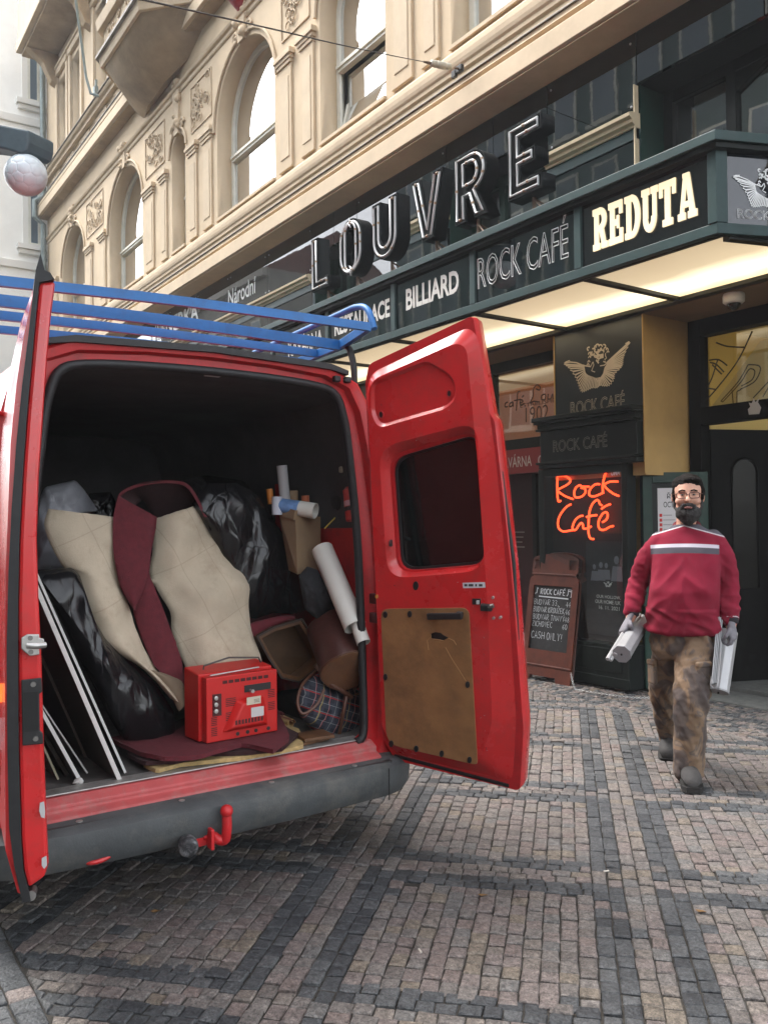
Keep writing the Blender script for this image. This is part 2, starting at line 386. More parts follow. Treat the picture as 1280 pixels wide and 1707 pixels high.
# the carriageway rows beside the gutter line
y = .675
y = .680
while y > -2.2:
    h = rnd.uniform(.082, .094); x = -10 + rnd.uniform(0, .08)
    while x < 1.5:
        l = rnd.uniform(.085, .12)
        if seen(x, y): setts.append(sett_at(x + l / 2, y - h / 2, Vector((1, 0, 0)), l, h, rnd, rnd.random() < .86))
        x += l
    y -= h
def size_in_picture(s):
    px, py, d = project((s[0], s[1], 0)); inside = -10 < px < 1290 and py < 1725
    hid = (px < 640 and py < 1480 - .16 * px)                       # under the van
    return (0 if not inside or hid else 1) * s[3] * s[4] / d ** 3
order = sorted(range(len(setts)), key=lambda i: -size_in_picture(setts[i]))
single_ids = set([i for i in order if setts[i][1] > .76 or setts[i][1] < .6][:300])
def sett_shape(r, sx=1., sy=1.):
    J = lambda a: r.uniform(-a, a)
    g = .0026
    base = [(-.5 * sx + g, -.5 * sy + g), (.5 * sx - g, -.5 * sy + g), (.5 * sx - g, .5 * sy - g), (-.5 * sx + g, .5 * sy - g)]
    ring = [(x + J(.0035), y + J(.0035)) for x, y in base]; b = .0045
    V = [(x, y, -.03) for x, y in ring] + [(x, y, -.0045 + J(.001)) for x, y in ring]
    V += [(x * (1 - 2 * b / sx), y * (1 - 2 * b / sy), J(.0014)) for x, y in ring] + [(J(.01), J(.01), .0015 + J(.002))]
    F = [(i, (i + 1) % 4, 4 + (i + 1) % 4, 4 + i) for i in range(4)] + [(4 + i, 4 + (i + 1) % 4, 8 + (i + 1) % 4, 8 + i) for i in range(4)] + [(8 + i, 8 + (i + 1) % 4, 12) for i in range(4)]
    return V, F
pav = MB(); pav.bb(-90, 60, -60, 60, -.3, -.0095)
street = pav.build('cobbled_street', mortar, None, loc=(0, 0, 0)); tag(street, 'street of grey and pinkish granite setts laid in a plaid pattern', kind='structure')
bulk = MB(); shapes = {}
d_pav = lambda v: abs(v.y) > .2
for i, (x, y, dx, l, w, mi, dz) in enumerate(setts):
    nrm = Vector((-dx.y, dx.x, 0))
    if i in single_ids:
        key = (mi, i % 4)
        if key not in shapes:
            V, F = sett_shape(random.Random(i), .078, .068); m = MB().add(V, F); shapes[key] = m.mesh('cobblestone', SETT[mi])
        o = link('cobblestone', shapes[key], street); o.location = (x, y, dz); o.rotation_euler = (rnd.uniform(-.035, .035), rnd.uniform(-.035, .035), math.atan2(dx.y, dx.x) + (math.pi if i % 2 else 0))
        o.scale = (l / .078, w / .068, 1)
    else:
        V, F = sett_shape(rnd, l, w); tx, ty = rnd.uniform(-.035, .035), rnd.uniform(-.035, .035)
        q = [Vector((x, y, dz)) + dx * a + nrm * b_ + Vector((0, 0, c + a * tx + b_ * ty)) for a, b_, c in V]
        if abs(y - .68) < .12 and y > .62 and d_pav(dx):                          # cut to fit along the gutter line
            if max(v.y for v in q) < .70: continue
            for k, v in enumerate(q): v.y = max(v.y, .684 + (0, .004)[k > 7])
        elif 5.7 < y < 5.85 and d_pav(dx):
            for v in q: v.y = min(v.y, 5.797)
        bulk.add(q, F, mi)
o = bulk.build('cobblestones', SETT, street); o['kind'] = 'stuff'
# flat paving at the doorway
thr = MB(); thr.bb(-5.05, -1.5, 6.74, 7.22, -.10, .012); thr.bb(-5.05, -1.5, 7.224, 7.9, -.10, .05)
thr.build('doorway_slab', M('slab', (.10, .105, .10), .7, n=.3, ns=12, bump=.15), None, loc=(-4, 7, 0)); bpy.data.objects['doorway_slab']['kind'] = 'structure'
bpy.data.objects['doorway_slab']['label'] = 'dark grey flat slab in front of the open doorway'
# ------------------------------------------------------------------ the café building
plaster = M('ochre_plaster', (.54, .425, .285), .85, n=.10, ns=1.3, bump=.06, bs=30, dirt=.35, dirtcol=(.38, .30, .20), ds=.9)
trimp = M('ochre_trim', (.54, .43, .295), .8, n=.10, ns=2.2, bump=.05, bs=30, dirt=.35, dirtcol=(.34, .26, .17), ds=1.6)
relief = M('stucco_relief', (.52, .41, .28), .85, n=.12, ns=6, dirt=.6, dirtcol=(.3, .24, .16), ds=5)
brownp = M('brown_plaster', (.33, .245, .15), .9, n=.25, ns=1.6, dirt=.7, dirtcol=(.13, .10, .07), ds=1.3)  # browner and darker than the wall plaster, for undersides and brackets
flash = M('lead_flashing', (.20, .18, .15), .6, metal=.3, n=.3, ns=4)
winwhite = M('window_paint', (.66, .65, .56), .45, n=.08, ns=5)
dkgreen = M('green_paint', (.007, .030, .021), .42, spec=.3, n=.25, ns=5, dirt=.2, ds=6)
slategreen = M('slate_green_paint', (.030, .058, .057), .42, spec=.3, n=.15, ns=5, dirt=.25, ds=8)
blackg = M('black_green_paint', (.004, .0065, .0055), .42, spec=.25, n=.3, ns=6)
bglass = M('black_glass', (.004, .008, .008), .015, spec=1., bump=.035, bs=1.2)
room_dark = M('room_dark', (.03, .028, .025), .9)
pane_m = glass_mat('pane_glass', (.75, .8, .8), .015, .80, bump=.03, bs=1.4)
pane_lo = glass_mat('pane_glass_low', (.7, .75, .75), .015, .16, bump=.03, bs=1.4)
beige = M('beige_ledge', (.62, .50, .33), .6, n=.1, ns=5)
WALL_Y = 6.5
cafe = thing('cafe_building', 'ochre plaster building with arched windows above its black glass café front', 'building', (-8, 6.5, 0))
def xz_mesh(splines, y0, y1):
    """outlines in (x, z) -> solid between y0 and y1"""
    me = curve_mesh(splines, (y1 - y0) / 2)
    n = len(me.vertices); co = np.empty(n * 3, np.float32); me.vertices.foreach_get('co', co); co = co.reshape(-1, 3)
    o = off(cafe); out = np.stack([co[:, 0] - o.x, (y0 + y1) / 2 - co[:, 2] - o.y, co[:, 1] - o.z], 1)
    me.vertices.foreach_set('co', out.astype(np.float32).ravel()); bm = bmesh.new(); bm.from_mesh(me); bmesh.ops.remove_doubles(bm, verts=bm.verts, dist=1e-5); bmesh.ops.recalc_face_normals(bm, faces=bm.faces); bm.to_mesh(me); bm.free(); me.update(); return me
def arch(x0, x1, z0, zs, n=16, rise=1.):
    c, r = (x0 + x1) / 2, (x1 - x0) / 2
    return [(x0, z0), (x1, z0)] + [(c + r * math.cos(math.pi * i / n), zs + r * rise * math.sin(math.pi * i / n)) for i in range(n + 1)]
WINS = [(-26.1, -23.75, 9.05), (-21.5, -19.0, 9.0), (-17.16, -16.4, 9.35), (-14.82, -12.48, 9.02), (-11.0, -9.28, 9.3), (-7.9, -6.25, 9.3), (-4.6, -2.9, 9.3)]
UP = [(-26.4, -25.4, 12.9, 15.0), (-24.9, -23.9, 12.9, 15.0), (-22.6, -21.4, 12.9, 15.2), (-13.6, -12.2, 12.9, 15.2), (-10.9, -9.5, 12.9, 15.2), (-7.8, -6.4, 12.9, 15.2)]
wall_me = xz_mesh([[(-27.9, 7.1), (.6, 7.1), (.6, 21), (-27.9, 21)]] + [arch(a, b, 7.36, s) for a, b, s in WINS] + [[(a, z0), (b, z0), (b, z1), (a, z1)] for a, b, z0, z1 in UP], 6.5, 6.95)
wall_me.materials.clear(); wall_me.materials.append(plaster)
link('wall', wall_me, cafe)
MB().bb(-27.9, .6, 6.96, 7.0, 7.1, 21).bb(-27.9, -27.6, 6.97, 16, 0, 21).bb(-27.6, .6, 15.7, 16, 0, 21).bb(-27.6, .6, 7, 15.7, 20.7, 21).build('inner_wall', room_dark, cafe)
wbk = M('window_room', (.055, .05, .045), .9)
for wi, (a, b, s) in enumerate(WINS):
    yg = 6.84; c = (a + b) / 2; hi = s + (b - a) / 2
    MB().bb(a - .05, b + .05, 6.94, 6.955, 7.3, hi + .02).build('dark_backing', wbk, cafe)  # dark sheet standing for the unlit room behind the panes
    fr = xz_mesh([arch(a - .01, b + .01, 7.35, s), arch(a + .085, b - .085, 7.47, s)], yg - .05, yg + .03)
    fr.materials.clear(); fr.materials.append(winwhite); f = link('window', fr, cafe)
    tz = 8.52
    opened = wi == 4
    m = MB().bb(a + .08, b - .08, yg - .075, yg + .02, tz - .05, tz + .06).bb(a + .06, b - .06, yg - .10, yg - .06, tz + .0, tz + .05)
    if b - a > 1.6 and not opened: m.bb(c - .035, c + .035, yg - .045, yg + .02, tz + .06, hi - .12) if b - a < 1.2 else None
    m.build('transom', winwhite, f)
    if not opened:
        g = xz_mesh([arch(a + .08, b - .08, 7.46, s)], yg - .008, yg + .008)
    else:
        MB().bb(a + .08, b - .08, yg + .06, yg + .07, 7.4, tz).build('inner_pane', pane_m, f)
        g = xz_mesh([[(a + .08, tz + .05)] + [(b - .08, tz + .05)] + arch(a + .08, b - .08, 7.46, s)[2:]], yg - .008, yg + .008)
    g.materials.clear(); g.materials.append(pane_m); link('pane', g, f)
    MB().bb(a, b, 6.46, 6.86, 7.305, 7.352).build('sill', trimp, f)
    if opened:   # the tilted lower sash
        R = Matrix.Rotation(rad(-13), 3, 'X'); o0 = Vector((c, 6.80, 7.47)); W = b - a - .2; H = tz - 7.54
        fm = MB()
        for x0, x1, z0, z1 in ((-W / 2, W / 2, 0, .07), (-W / 2, W / 2, H - .07, H), (-W / 2, -W / 2 + .07, .07, H - .07), (W / 2 - .07, W / 2, .07, H - .07)):
            q = MB().bb(x0, x1, -.025, .025, z0, z1); fm.add([o0 + R @ v for v in q.v], q.f)
        sash = fm.build('sash', winwhite, f)
        q = MB().bb(-W / 2 + .06, W / 2 - .06, -.005, .005, .06, H - .06); p = MB().add([o0 + R @ v for v in q.v], q.f); p.build('sash_pane', pane_m, f)
for a, b, z0, z1 in UP:
    f = MB().bb(a, a + .08, 6.78, 6.86, z0, z1).bb(b - .08, b, 6.78, 6.86, z0, z1).bb(a, b, 6.781, 6.859, z0, z0 + .08).bb(a, b, 6.781, 6.859, z1 - .08, z1).bb(a, b, 6.75, 6.86, z0 + 1.35, z0 + 1.45).build('window', winwhite, cafe)
    MB().bb(a + .06, b - .06, 6.815, 6.825, z0 + .06, z1 - .06).build('pane', pane_m, f)
    m = MB()
    for k, (x0, x1) in enumerate(((a - .18, a), (b, b + .18))): m.bb(x0, x1, 6.43, 6.52, z0 - .02, z1 + .15)
    m.bb(a - .18, b + .18, 6.40, 6.52, z1 + .153, z1 + .33).bb(a - .22, b + .22, 6.36, 6.52, z1 + .333, z1 + .40)
    m.build('window_surround', trimp, cafe, bevel=.012)
# horizontal mouldings: profile in (y, z) pushed along x
def moulding(name, prof, x0, x1, mat, parent=cafe, bevel=0):
    m = MB().prism([Vector((x0, y, z)) for y, z in prof], (x1 - x0, 0, 0)); return m.build(name, mat, parent, bevel=bevel)
moulding('sill_course', [(6.52, 7.30), (6.40, 7.18), (6.395, 7.12), (6.40, 7.06), (6.41, 7.02), (6.43, 6.995), (6.43, 6.95), (6.47, 6.92), (6.52, 6.92)], -27.9, .6, trimp)
moulding('frieze', [(6.52, 6.918), (6.455, 6.918), (6.455, 6.66), (6.52, 6.66)], -27.9, .6, plaster)
moulding('flashing', [(6.454, 6.70), (6.155, 6.640), (6.150, 6.632), (6.150, 6.622), (6.16, 6.622), (6.454, 6.68)], -27.9, .6, flash)
moulding('cornice', [(6.52, 6.655), (6.44, 6.65), (6.17, 6.615), (6.17, 6.575), (6.15, 6.55), (6.20, 6.52), (6.185, 6.49), (6.13, 6.475), (6.105, 6.45), (6.10, 6.25), (6.12, 6.235), (6.52, 6.228)], -27.9, .6, trimp)
moulding('cornice_soffit', [(6.52, 6.2265), (6.13, 6.2265), (6.13, 6.215), (6.52, 6.205)], -27.9, .6, M('soffit_plaster', (.62, .49, .33), .9, n=.1, ns=2, dirt=.3, dirtcol=(.4, .3, .2)))
moulding('string_course', [(6.52, 10.72), (6.44, 10.70), (6.40, 10.66), (6.42, 10.62), (6.46, 10.60), (6.465, 10.54), (6.48, 10.52), (6.52, 10.51)], -27.9, .6, trimp)
moulding('ledge_top', [(6.52, 12.62), (6.30, 12.58), (6.27, 12.52), (6.30, 12.48), (6.36, 12.45), (6.37, 12.38), (6.52, 12.37)], -27.9, .6, trimp)
moulding('ledge_flashing', [(6.52, 12.66), (6.26, 12.61), (6.26, 12.59), (6.52, 12.64)], -27.9, .6, flash)
moulding('ledge', [(6.52, 11.78), (6.24, 11.72), (6.20, 11.70), (6.20, 11.62), (6.23, 11.60), (6.20, 11.58), (6.20, 11.34), (6.28, 11.31), (6.52, 11.30)], -27.9, .6, trimp)
moulding('ledge_flashing', [(6.52, 11.82), (6.18, 11.745), (6.18, 11.72), (6.52, 11.79)], -27.9, .6, flash)
moulding('ledge_soffit', [(6.52, 11.298), (6.26, 11.306), (6.26, 11.29), (6.52, 11.28)], -27.9, .6, brownp)
# quatrefoil frieze on the ledge, pilasters, imposts, stucco panels
rr_ = random.Random(5)
for x in np.arange(-27.2, -6, 1.55):
    if -19.7 < x < -15.0: continue
    m = MB().bb(x, x + .95, 6.47, 6.52, 11.86, 12.34)
    for k in range(3):
        cx, cz = x + .17 + k * .305, 12.1
        for a in range(4): m.tube([(cx + .06 * math.cos(a * math.pi / 2) + .055 * math.cos(t), 6.465, cz + .085 * math.sin(a * math.pi / 2) + .07 * math.sin(t)) for t in np.linspace(0, 2 * math.pi, 9)[:-1]], .016, 5, closed=True)
    m.build('quatrefoil_panel', relief, cafe, smooth=50)
def pilaster(x0, x1):
    m = MB().bb(x0, x1, 6.462, 6.52, 7.32, 8.98); m.build('pilaster', plaster, cafe, bevel=.01)
    moul = MB()
    for p, z0, z1 in ((.06, 8.98, 9.04), (.085, 9.04, 9.10), (.12, 9.10, 9.17), (.10, 9.17, 9.2)): moul.bb(x0 - p + .05, x1 + p - .05, 6.48 - p * .7, 6.52, z0 + .0005, z1)
    moul.build('capital', trimp, cafe, bevel=.006)
    w = x1 - x0
    if w > .3: MB().bb(x0 + .07, x1 - .07, 6.450, 6.47, 7.5, 8.8).build('pilaster_panel', trimp, cafe, bevel=.012)
for a, b in ((-27.85, -26.6), (-23.5, -22.95), (-22.25, -21.75), (-18.75, -18.2), (-17.75, -17.4), (-16.15, -15.75), (-15.45, -15.02), (-12.28, -11.85), (-11.55, -11.15), (-9.1, -8.65), (-8.45, -8.1), (-6.05, -5.6), (-5.2, -4.8), (-2.7, -2.3)): pilaster(a, b)
def scroll(cx, cz, r, s, y=6.48, turns=1.4):
    return [(cx + s * r * (1 - t * .8) * math.cos(turns * 2 * math.pi * t), y - .01 * math.sin(t * 3), cz + r * (1 - t * .8) * math.sin(turns * 2 * math.pi * t)) for t in np.linspace(0, 1, 12)]
def stucco(x0, x1, z0, z1, n=14, frame=True):
    m = MB()
    if frame:
        for p in (((x0, z0), (x1, z0)), ((x0, z1), (x1, z1)), ((x0, z0), (x0, z1)), ((x1, z0), (x1, z1))):
            m.bar((p[0][0], 6.49, p[0][1]), (p[1][0], 6.49, p[1][1]), .022, .022, up=(0, 1, 0))
    for k in range(n):
        cx, cz = rr_.uniform(x0 + .1, x1 - .1), rr_.uniform(z0 + .1, z1 - .1); r = rr_.uniform(.06, .14)
        m.tube(scroll(cx, cz, r, rr_.choice((-1, 1)), turns=rr_.uniform(.9, 1.6)), .02, 5, rr=[.017 - .001 * i for i in range(12)])
        if k % 3 == 0: m.ball((cx, 6.495, cz), (.035, .018, .035), 7, 5)
    m.build('stucco_panel', relief, cafe, smooth=60)
for a, b in ((-23.5, -22.0), (-18.75, -17.55), (-16.05, -15.05), (-12.2, -11.3), (-9.0, -8.1), (-5.9, -4.9)): stucco(a, b, 9.45, 10.35, 26)
for a, b, s in WINS:
    c = (a + b) / 2; hi = s + (b - a) / 2
    m = MB().prism([(c - .12, 6.5, hi - .02), (c + .12, 6.5, hi - .02), (c + .17, 6.5, 10.8), (c - .17, 6.5, 10.8)], (0, -.055, 0))
    for k in range(7): m.ball((c + rr_.uniform(-.16, .16), 6.44, rr_.uniform(hi + .05, 10.75)), rr_.uniform(.04, .09), 7, 5)
    for sgn in (-1, 1): m.tube(scroll(c + sgn * .25, hi + .12, .13, sgn), .03, 6); m.tube(scroll(c + sgn * .22, 10.62, .1, -sgn), .025, 6)
    m.build('keystone', relief, cafe, smooth=50)
    r = (b - a) / 2
    m = MB().tube([(c + (r + .10) * math.cos(t), 6.475, s + (r + .10) * math.sin(t)) for t in np.linspace(0, math.pi, 20)], .028, 6)
    m.build('archivolt', trimp, cafe, smooth=50)
# canted oriel with a tapering brown underside
def ring(z, front, x0, x1, xa, xb): return [Vector((x0, 6.52, z)), Vector((xa, front, z)), Vector((xb, front, z)), Vector((x1, 6.52, z))]
m = MB(); R1 = ring(11.62, 5.52, -19.75, -15.0, -18.55, -16.15); R0 = [Vector((-18.9, 6.52, 10.9)), Vector((-18.0, 6.30, 10.78)), Vector((-17.0, 6.30, 10.85)), Vector((-16.1, 6.52, 11.05))]
mid = [R0[i].lerp(R1[i], .55) + Vector((0, (0, -.1, -.1, 0)[i], -.10)) for i in range(4)]
m.loft([R0, mid, R1]); m.build('oriel_corbel', brownp, cafe, smooth=50)
m = MB().loft([ring(11.621, 5.46, -19.8, -14.95, -18.6, -16.1), ring(11.80, 5.42, -19.85, -14.9, -18.62, -16.08)]); m.build('oriel_base', trimp, cafe, bevel=.01)
m = MB().loft([ring(11.801, 5.36, -19.9, -14.85, -18.65, -16.05), ring(11.86, 5.36, -19.9, -14.85, -18.65, -16.05)]); m.build('oriel_flashing', flash, cafe)
m = MB().loft([ring(11.861, 5.52, -19.75, -15.0, -18.55, -16.15), ring(12.40, 5.52, -19.75, -15.0, -18.55, -16.15)]); m.build('oriel_parapet', plaster, cafe)
m = MB().loft([ring(12.401, 5.40, -19.85, -14.9, -18.62, -16.1), ring(12.62, 5.36, -19.9, -14.85, -18.65, -16.05)]); m.build('oriel_sill', trimp, cafe, bevel=.01)
m = MB().loft([ring(12.621, 5.56, -19.7, -15.05, -18.5, -16.2), ring(20.9, 5.56, -19.7, -15.05, -18.5, -16.2)]); ow = m.build('oriel_wall', plaster, cafe)
for x in (-18.3, -17.45):
    f = MB().bb(x, x + .06, 5.50, 5.57, 12.9, 15.2).bb(x + .75, x + .81, 5.50, 5.57, 12.9, 15.2).bb(x, x + .81, 5.501, 5.57, 14.1, 14.18).bb(x, x + .81, 5.501, 5.57, 15.12, 15.2).build('oriel_window', winwhite, cafe)
    MB().bb(x + .05, x + .76, 5.53, 5.545, 12.9, 15.2).build('pane', pane_m, f)
m = MB()
for k in range(16): m.tube(scroll(rr_.uniform(-18.4, -16.3), rr_.uniform(12.0, 12.3), .1, 1, y=5.51), .02, 5)
m.build('oriel_relief', relief, cafe, smooth=60)
# the upper balcony box at the far end of the house
m = MB().bb(-27.2, -22.3, 5.45, 6.52, 15.95, 16.25); m.build('balcony_slab', trimp, cafe, bevel=.02)
m = MB().bb(-27.1, -22.4, 5.6, 6.52, 15.85, 15.9495); m.build('balcony_soffit', brownp, cafe)
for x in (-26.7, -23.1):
    m = MB().prism([(x, 6.52, 14.9), (x, 6.3, 15.0), (x, 6.05, 15.5), (x, 5.6, 15.84), (x, 6.52, 15.84)], (.3, 0, 0)); m.build('balcony_bracket', brownp, cafe, bevel=.02)
MB().bb(-27.15, -22.35, 5.5, 5.6, 16.251, 17.4).build('balcony_parapet', plaster, cafe)
# lower black glass zone: piers between the mezzanine windows, ledge, bands
RECESS = [(-11.25, -10.0), (-7.99, -6.315), (-5.16, -2.6)]
solid = []; x = -27.9
for a, b in RECESS: solid.append((x, a)); x = b
solid.append((x, .6))
for i, (a, b) in enumerate(solid):
    n = max(1, round((b - a) / 1.55)); w = (b - a) / n
    for k in range(n):
        x0, x1 = a + k * w + .004, a + (k + 1) * w - .004; t = .0006 * ((k * 7 + i * 3) % 5)
        MB().bb(x0, x1, 6.48 - t, 6.52, 5.448, 6.205).build('glass_panel', bglass, cafe, bevel=.003)
        MB().bb(x0, x1, 6.48 - t, 6.52, 4.2, 5.196).build('glass_panel', bglass, cafe, bevel=.003)
        for xx in (x0 + .06, x1 - .06):
            bm_ = MB()
            for zz in (5.52, 6.12): bm_.lathe([(.012, 0), (.012, .006), (.006, .010)], (xx, 6.479 - t, zz), (0, -1, 0), 8)
            bm_.build('panel_screw', M('steel', (.55, .55, .55), .3, metal=1), cafe)
    moulding('beige_ledge', [(6.52, 5.446), (6.40, 5.436), (6.36, 5.42), (6.365, 5.39), (6.40, 5.37), (6.405, 5.34), (6.44, 5.32), (6.445, 5.302), (6.52, 5.302)], a, b, beige)
    MB().bb(a + .001, b - .001, 6.462, 6.52, 5.198, 5.30).build('green_band', slategreen, cafe)
for a, b in solid: MB().bb(a, b, 6.522, 7.0, 3.62, 6.2).build('pier', dkgreen, cafe)
for a, b in RECESS:
    dp = 6.92; b2 = b
    top = 5.72
    if True:
        n = 2; w = (b - a) / n
        for k in range(n): MB().bb(a + k * w + .004, a + (k + 1) * w - .004, 6.478, 6.52, top, 6.203).build('glass_panel', bglass, cafe, bevel=.003)
        MB().bb(a, b, 6.522, 6.95, top - .002, 6.2).build('lintel', blackg, cafe)
    fm = MB(); g0, g1 = a + .10, b - .08; xm = a + (b - a) * (.28 if a > -6 else .33)
    for x0, x1 in ((a + .001, g0), (xm - .05, xm + .05), (g1, b - .001)): fm.bb(x0, x1, dp - .06, dp + .03, 4.2, top - .003)
    fm.bb(g0, g1, dp - .059, dp + .029, top - .12, top - .004)
    for x0, x1 in ((g0, xm - .05), (xm + .05, g1)):
        if x1 > xm + .06 and a > -6: continue
        fm.bb(x0 - .04, x1 + .03, dp - .13, dp + .02, 5.02, 5.10)
    if a > -6:
        ar = [(xm + .05, 5.42)] + [(xm + .05 + (g1 - xm - .05) * t, 5.42 + .28 * math.sin(math.pi * t * .98)) for t in np.linspace(0, 1, 14)] + [(g1, top), (xm + .05, top)]
        fm.prism([Vector((x, dp - .055, z)) for x, z in ar], (0, .08, 0))
    f = fm.build('window_frame', dkgreen if a < -6 else blackg, cafe, bevel=.006)
    MB().bb(g0 - .01, g1 + .01, dp - .01, dp - .004, 4.2, top - .02).build('pane', pane_lo, f)
    MB().bb(a, b, 7.35, 7.38, 4.1, 6.3).build('room_wall', M('grey_blind', (.32, .31, .27), .9, n=.15, ns=2), cafe)
edge = MB().bb(-5.172, -5.161, 6.44, 6.50, 4.2, 5.70); edge.build('edge_strip', beige, cafe)
# writing on the black glass
wletter = M('white_letters', (.75, .76, .76), .5)
a = onY(381, 512, 6.474); b = onY(427, 493, 6.474); write('lettering', 'Národní', wletter, cafe, a, (b.x, b.y, a.z), .30, bold=.008)
a = onY(252, 573, 6.474); b = onY(331, 541, 6.474); write('lettering', 'PILSNERKA', wletter, cafe, a, (b.x, b.y, a.z), .34, bold=.02)
# rain pipe
pm = MB().tube([(-27.82, 6.36, .2), (-27.82, 6.36, 11.1), (-27.82, 6.1, 11.3), (-27.82, 6.1, 11.8), (-27.82, 6.36, 12.0), (-27.82, 6.36, 20.9)], .085, 10)
for z in (4, 7.5, 10, 13.5, 16.5): pm.lathe([(.105, -.04), (.105, .04)], (-27.82, 6.36, z), (0, 0, 1), 12)
tag(pm.build('rain_pipe', M('zinc_green', (.20, .24, .235), .55, metal=.4, n=.2), None, 40, loc=(-27.82, 6.36, 0)), 'grey green rain pipe at the corner between the ochre and the pale house', 'pipe')
# ------------------------------------------------------------------ pale house beyond, and the houses across the street
pale = M('pale_plaster', (.90, .90, .86), .85, n=.06, ns=1.5); palew = M('pale_trim', (.76, .75, .70), .8)
ph = thing('pale_house', 'pale cream house beyond the ochre one, standing further into the street', 'building', (-40, 8, 0))
MB().bb(-62, -28.5, 4.95, 16, 0, 24).build('wall', pale, ph)
def hwin(parent, x, y0, y1, z0, z1, mat=None):
    f = MB().bb(x - .02, x + .05, y0, y0 + .08, z0, z1).bb(x - .02, x + .05, y1 - .08, y1, z0, z1).bb(x - .02, x + .049, y0, y1, z0, z0 + .08).bb(x - .02, x + .049, y0, y1, z1 - .08, z1).bb(x - .02, x + .049, y0, y1, z0 + (z1 - z0) * .72, z0 + (z1 - z0) * .72 + .08).build('window', winwhite, parent)
    MB().bb(x - .01, x + .012, y0 + .05, y1 - .05, z0 + .05, z1 - .05).build('pane', M('dusk_glass', (.10, .14, .17), .04, spec=.9), f)
    MB().bb(x - .02, x + .22, y0 - .35, y1 + .25, z0 - .18, z0 - .02).bb(x - .02, x + .14, y0 - .3, y1 + .2, z0 - .32, z0 - .181).build('sill', palew, f, bevel=.01)
    MB().bb(x - .02, x + .03, y0 - .16, y0 - .003, z0, z1 + .16).bb(x - .02, x + .03, y1 + .003, y1 + .12, z0, z1 + .16).build('surround', palew, f)
for z0, z1 in ((6.1, 8.8), (10.6, 13.2), (15.2, 18.6)): hwin(ph, -28.5, 6.05, 6.42, z0, z1)
for z0, z1 in ((6.1, 8.8), (10.6, 13.2), (15.2, 18.6)):
    for x in (-30.2, -32.6, -35.0, -37.4, -40, -43, -46):
        f = MB().bb(x - 1.25, x + .05, 4.90, 4.955, z0, z1).build('window', winwhite, ph)
        MB().bb(x - 1.15, x - .05, 4.885, 4.90, z0 + .1, z1 - .1).build('pane', M('dusk_glass'), f)
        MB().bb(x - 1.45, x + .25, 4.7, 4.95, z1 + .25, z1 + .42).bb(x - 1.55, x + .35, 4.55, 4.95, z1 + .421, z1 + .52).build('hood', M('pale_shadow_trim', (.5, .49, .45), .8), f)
        MB().bb(x - 1.4, x + .2, 4.75, 4.95, z0 - .2, z0 - .02).build('sill', palew, f)
m = MB()
for z in (9.8, 14.4, 20.0): m.bb(-62, -28.4, 4.7, 6.6, z, z + .25)
m.build('string_course', palew, ph, bevel=.02)
def opposite(name, x0, x1, y, h, col, label, roof=None, step=2.6):
    r = thing(name, label, 'building', ((x0 + x1) / 2, y, 0))
    MB().bb(x0, x1, y - 10, y, 0, h).build('wall', M(name + '_plaster' + str(int(x0)), col, .85, n=.15, ns=.8), r)
    if roof:
        c = M('tile_roof', (.16, .06, .045), .8, n=.3, ns=3)
        MB().prism([(x0, y + .3, h), (x0, y - 5, h + 3.2), (x0, y - 10, h)], (x1 - x0, 0, 0)).build('roof', c, r)
    MB().bb(x0, x1, y + .001, y + .5, h - .5, h).bb(x0, x1, y + .001, y + .3, 4.6, 4.9).build('cornice', M('opp_trim', (.4, .37, .33), .8), r)
    src = None; z = 5.6
    while z < h - 2.4:
        x = x0 + 1
        while x < x1 - 1.6:
            if src is None:
                src = MB().bb(x, x + 1.2, y, y + .06, z, z + 2).bb(x - .15, x + 1.35, y, y + .18, z - .16, z - .005).build('window', winwhite, r)
                MB().bb(x + .1, x + 1.1, y + .06, y + .07, z + .1, z + 1.9).build('pane', M('dusk_glass'), src); x_, z_ = x, z
            else:
                o = src.copy(); COL.objects.link(o); o.parent = r; o.location = (x - x_, 0, z - z_)
                p = src.children[0].copy(); COL.objects.link(p); p.parent = o
            x += step
        z += 3.5
opposite('opposite_house', -66, -47, -11, 17.5, (.30, .28, .25), 'grey house across the street with a dark red roof, mirrored in the black glass', True)
opposite('opposite_house', -46.5, -34, -11, 9, (.36, .33, .29), 'lower buff house across the street, mirrored beside the letter L', False)
opposite('opposite_block', -33.5, 4, -11, 20, (.10, .14, .14), 'dark grey office block across the street mirrored in the sign panels', False, 1.9)
opposite('opposite_house', 5, 24, -11, 13, (.38, .34, .28), 'sandy house across the street behind the photographer', True)
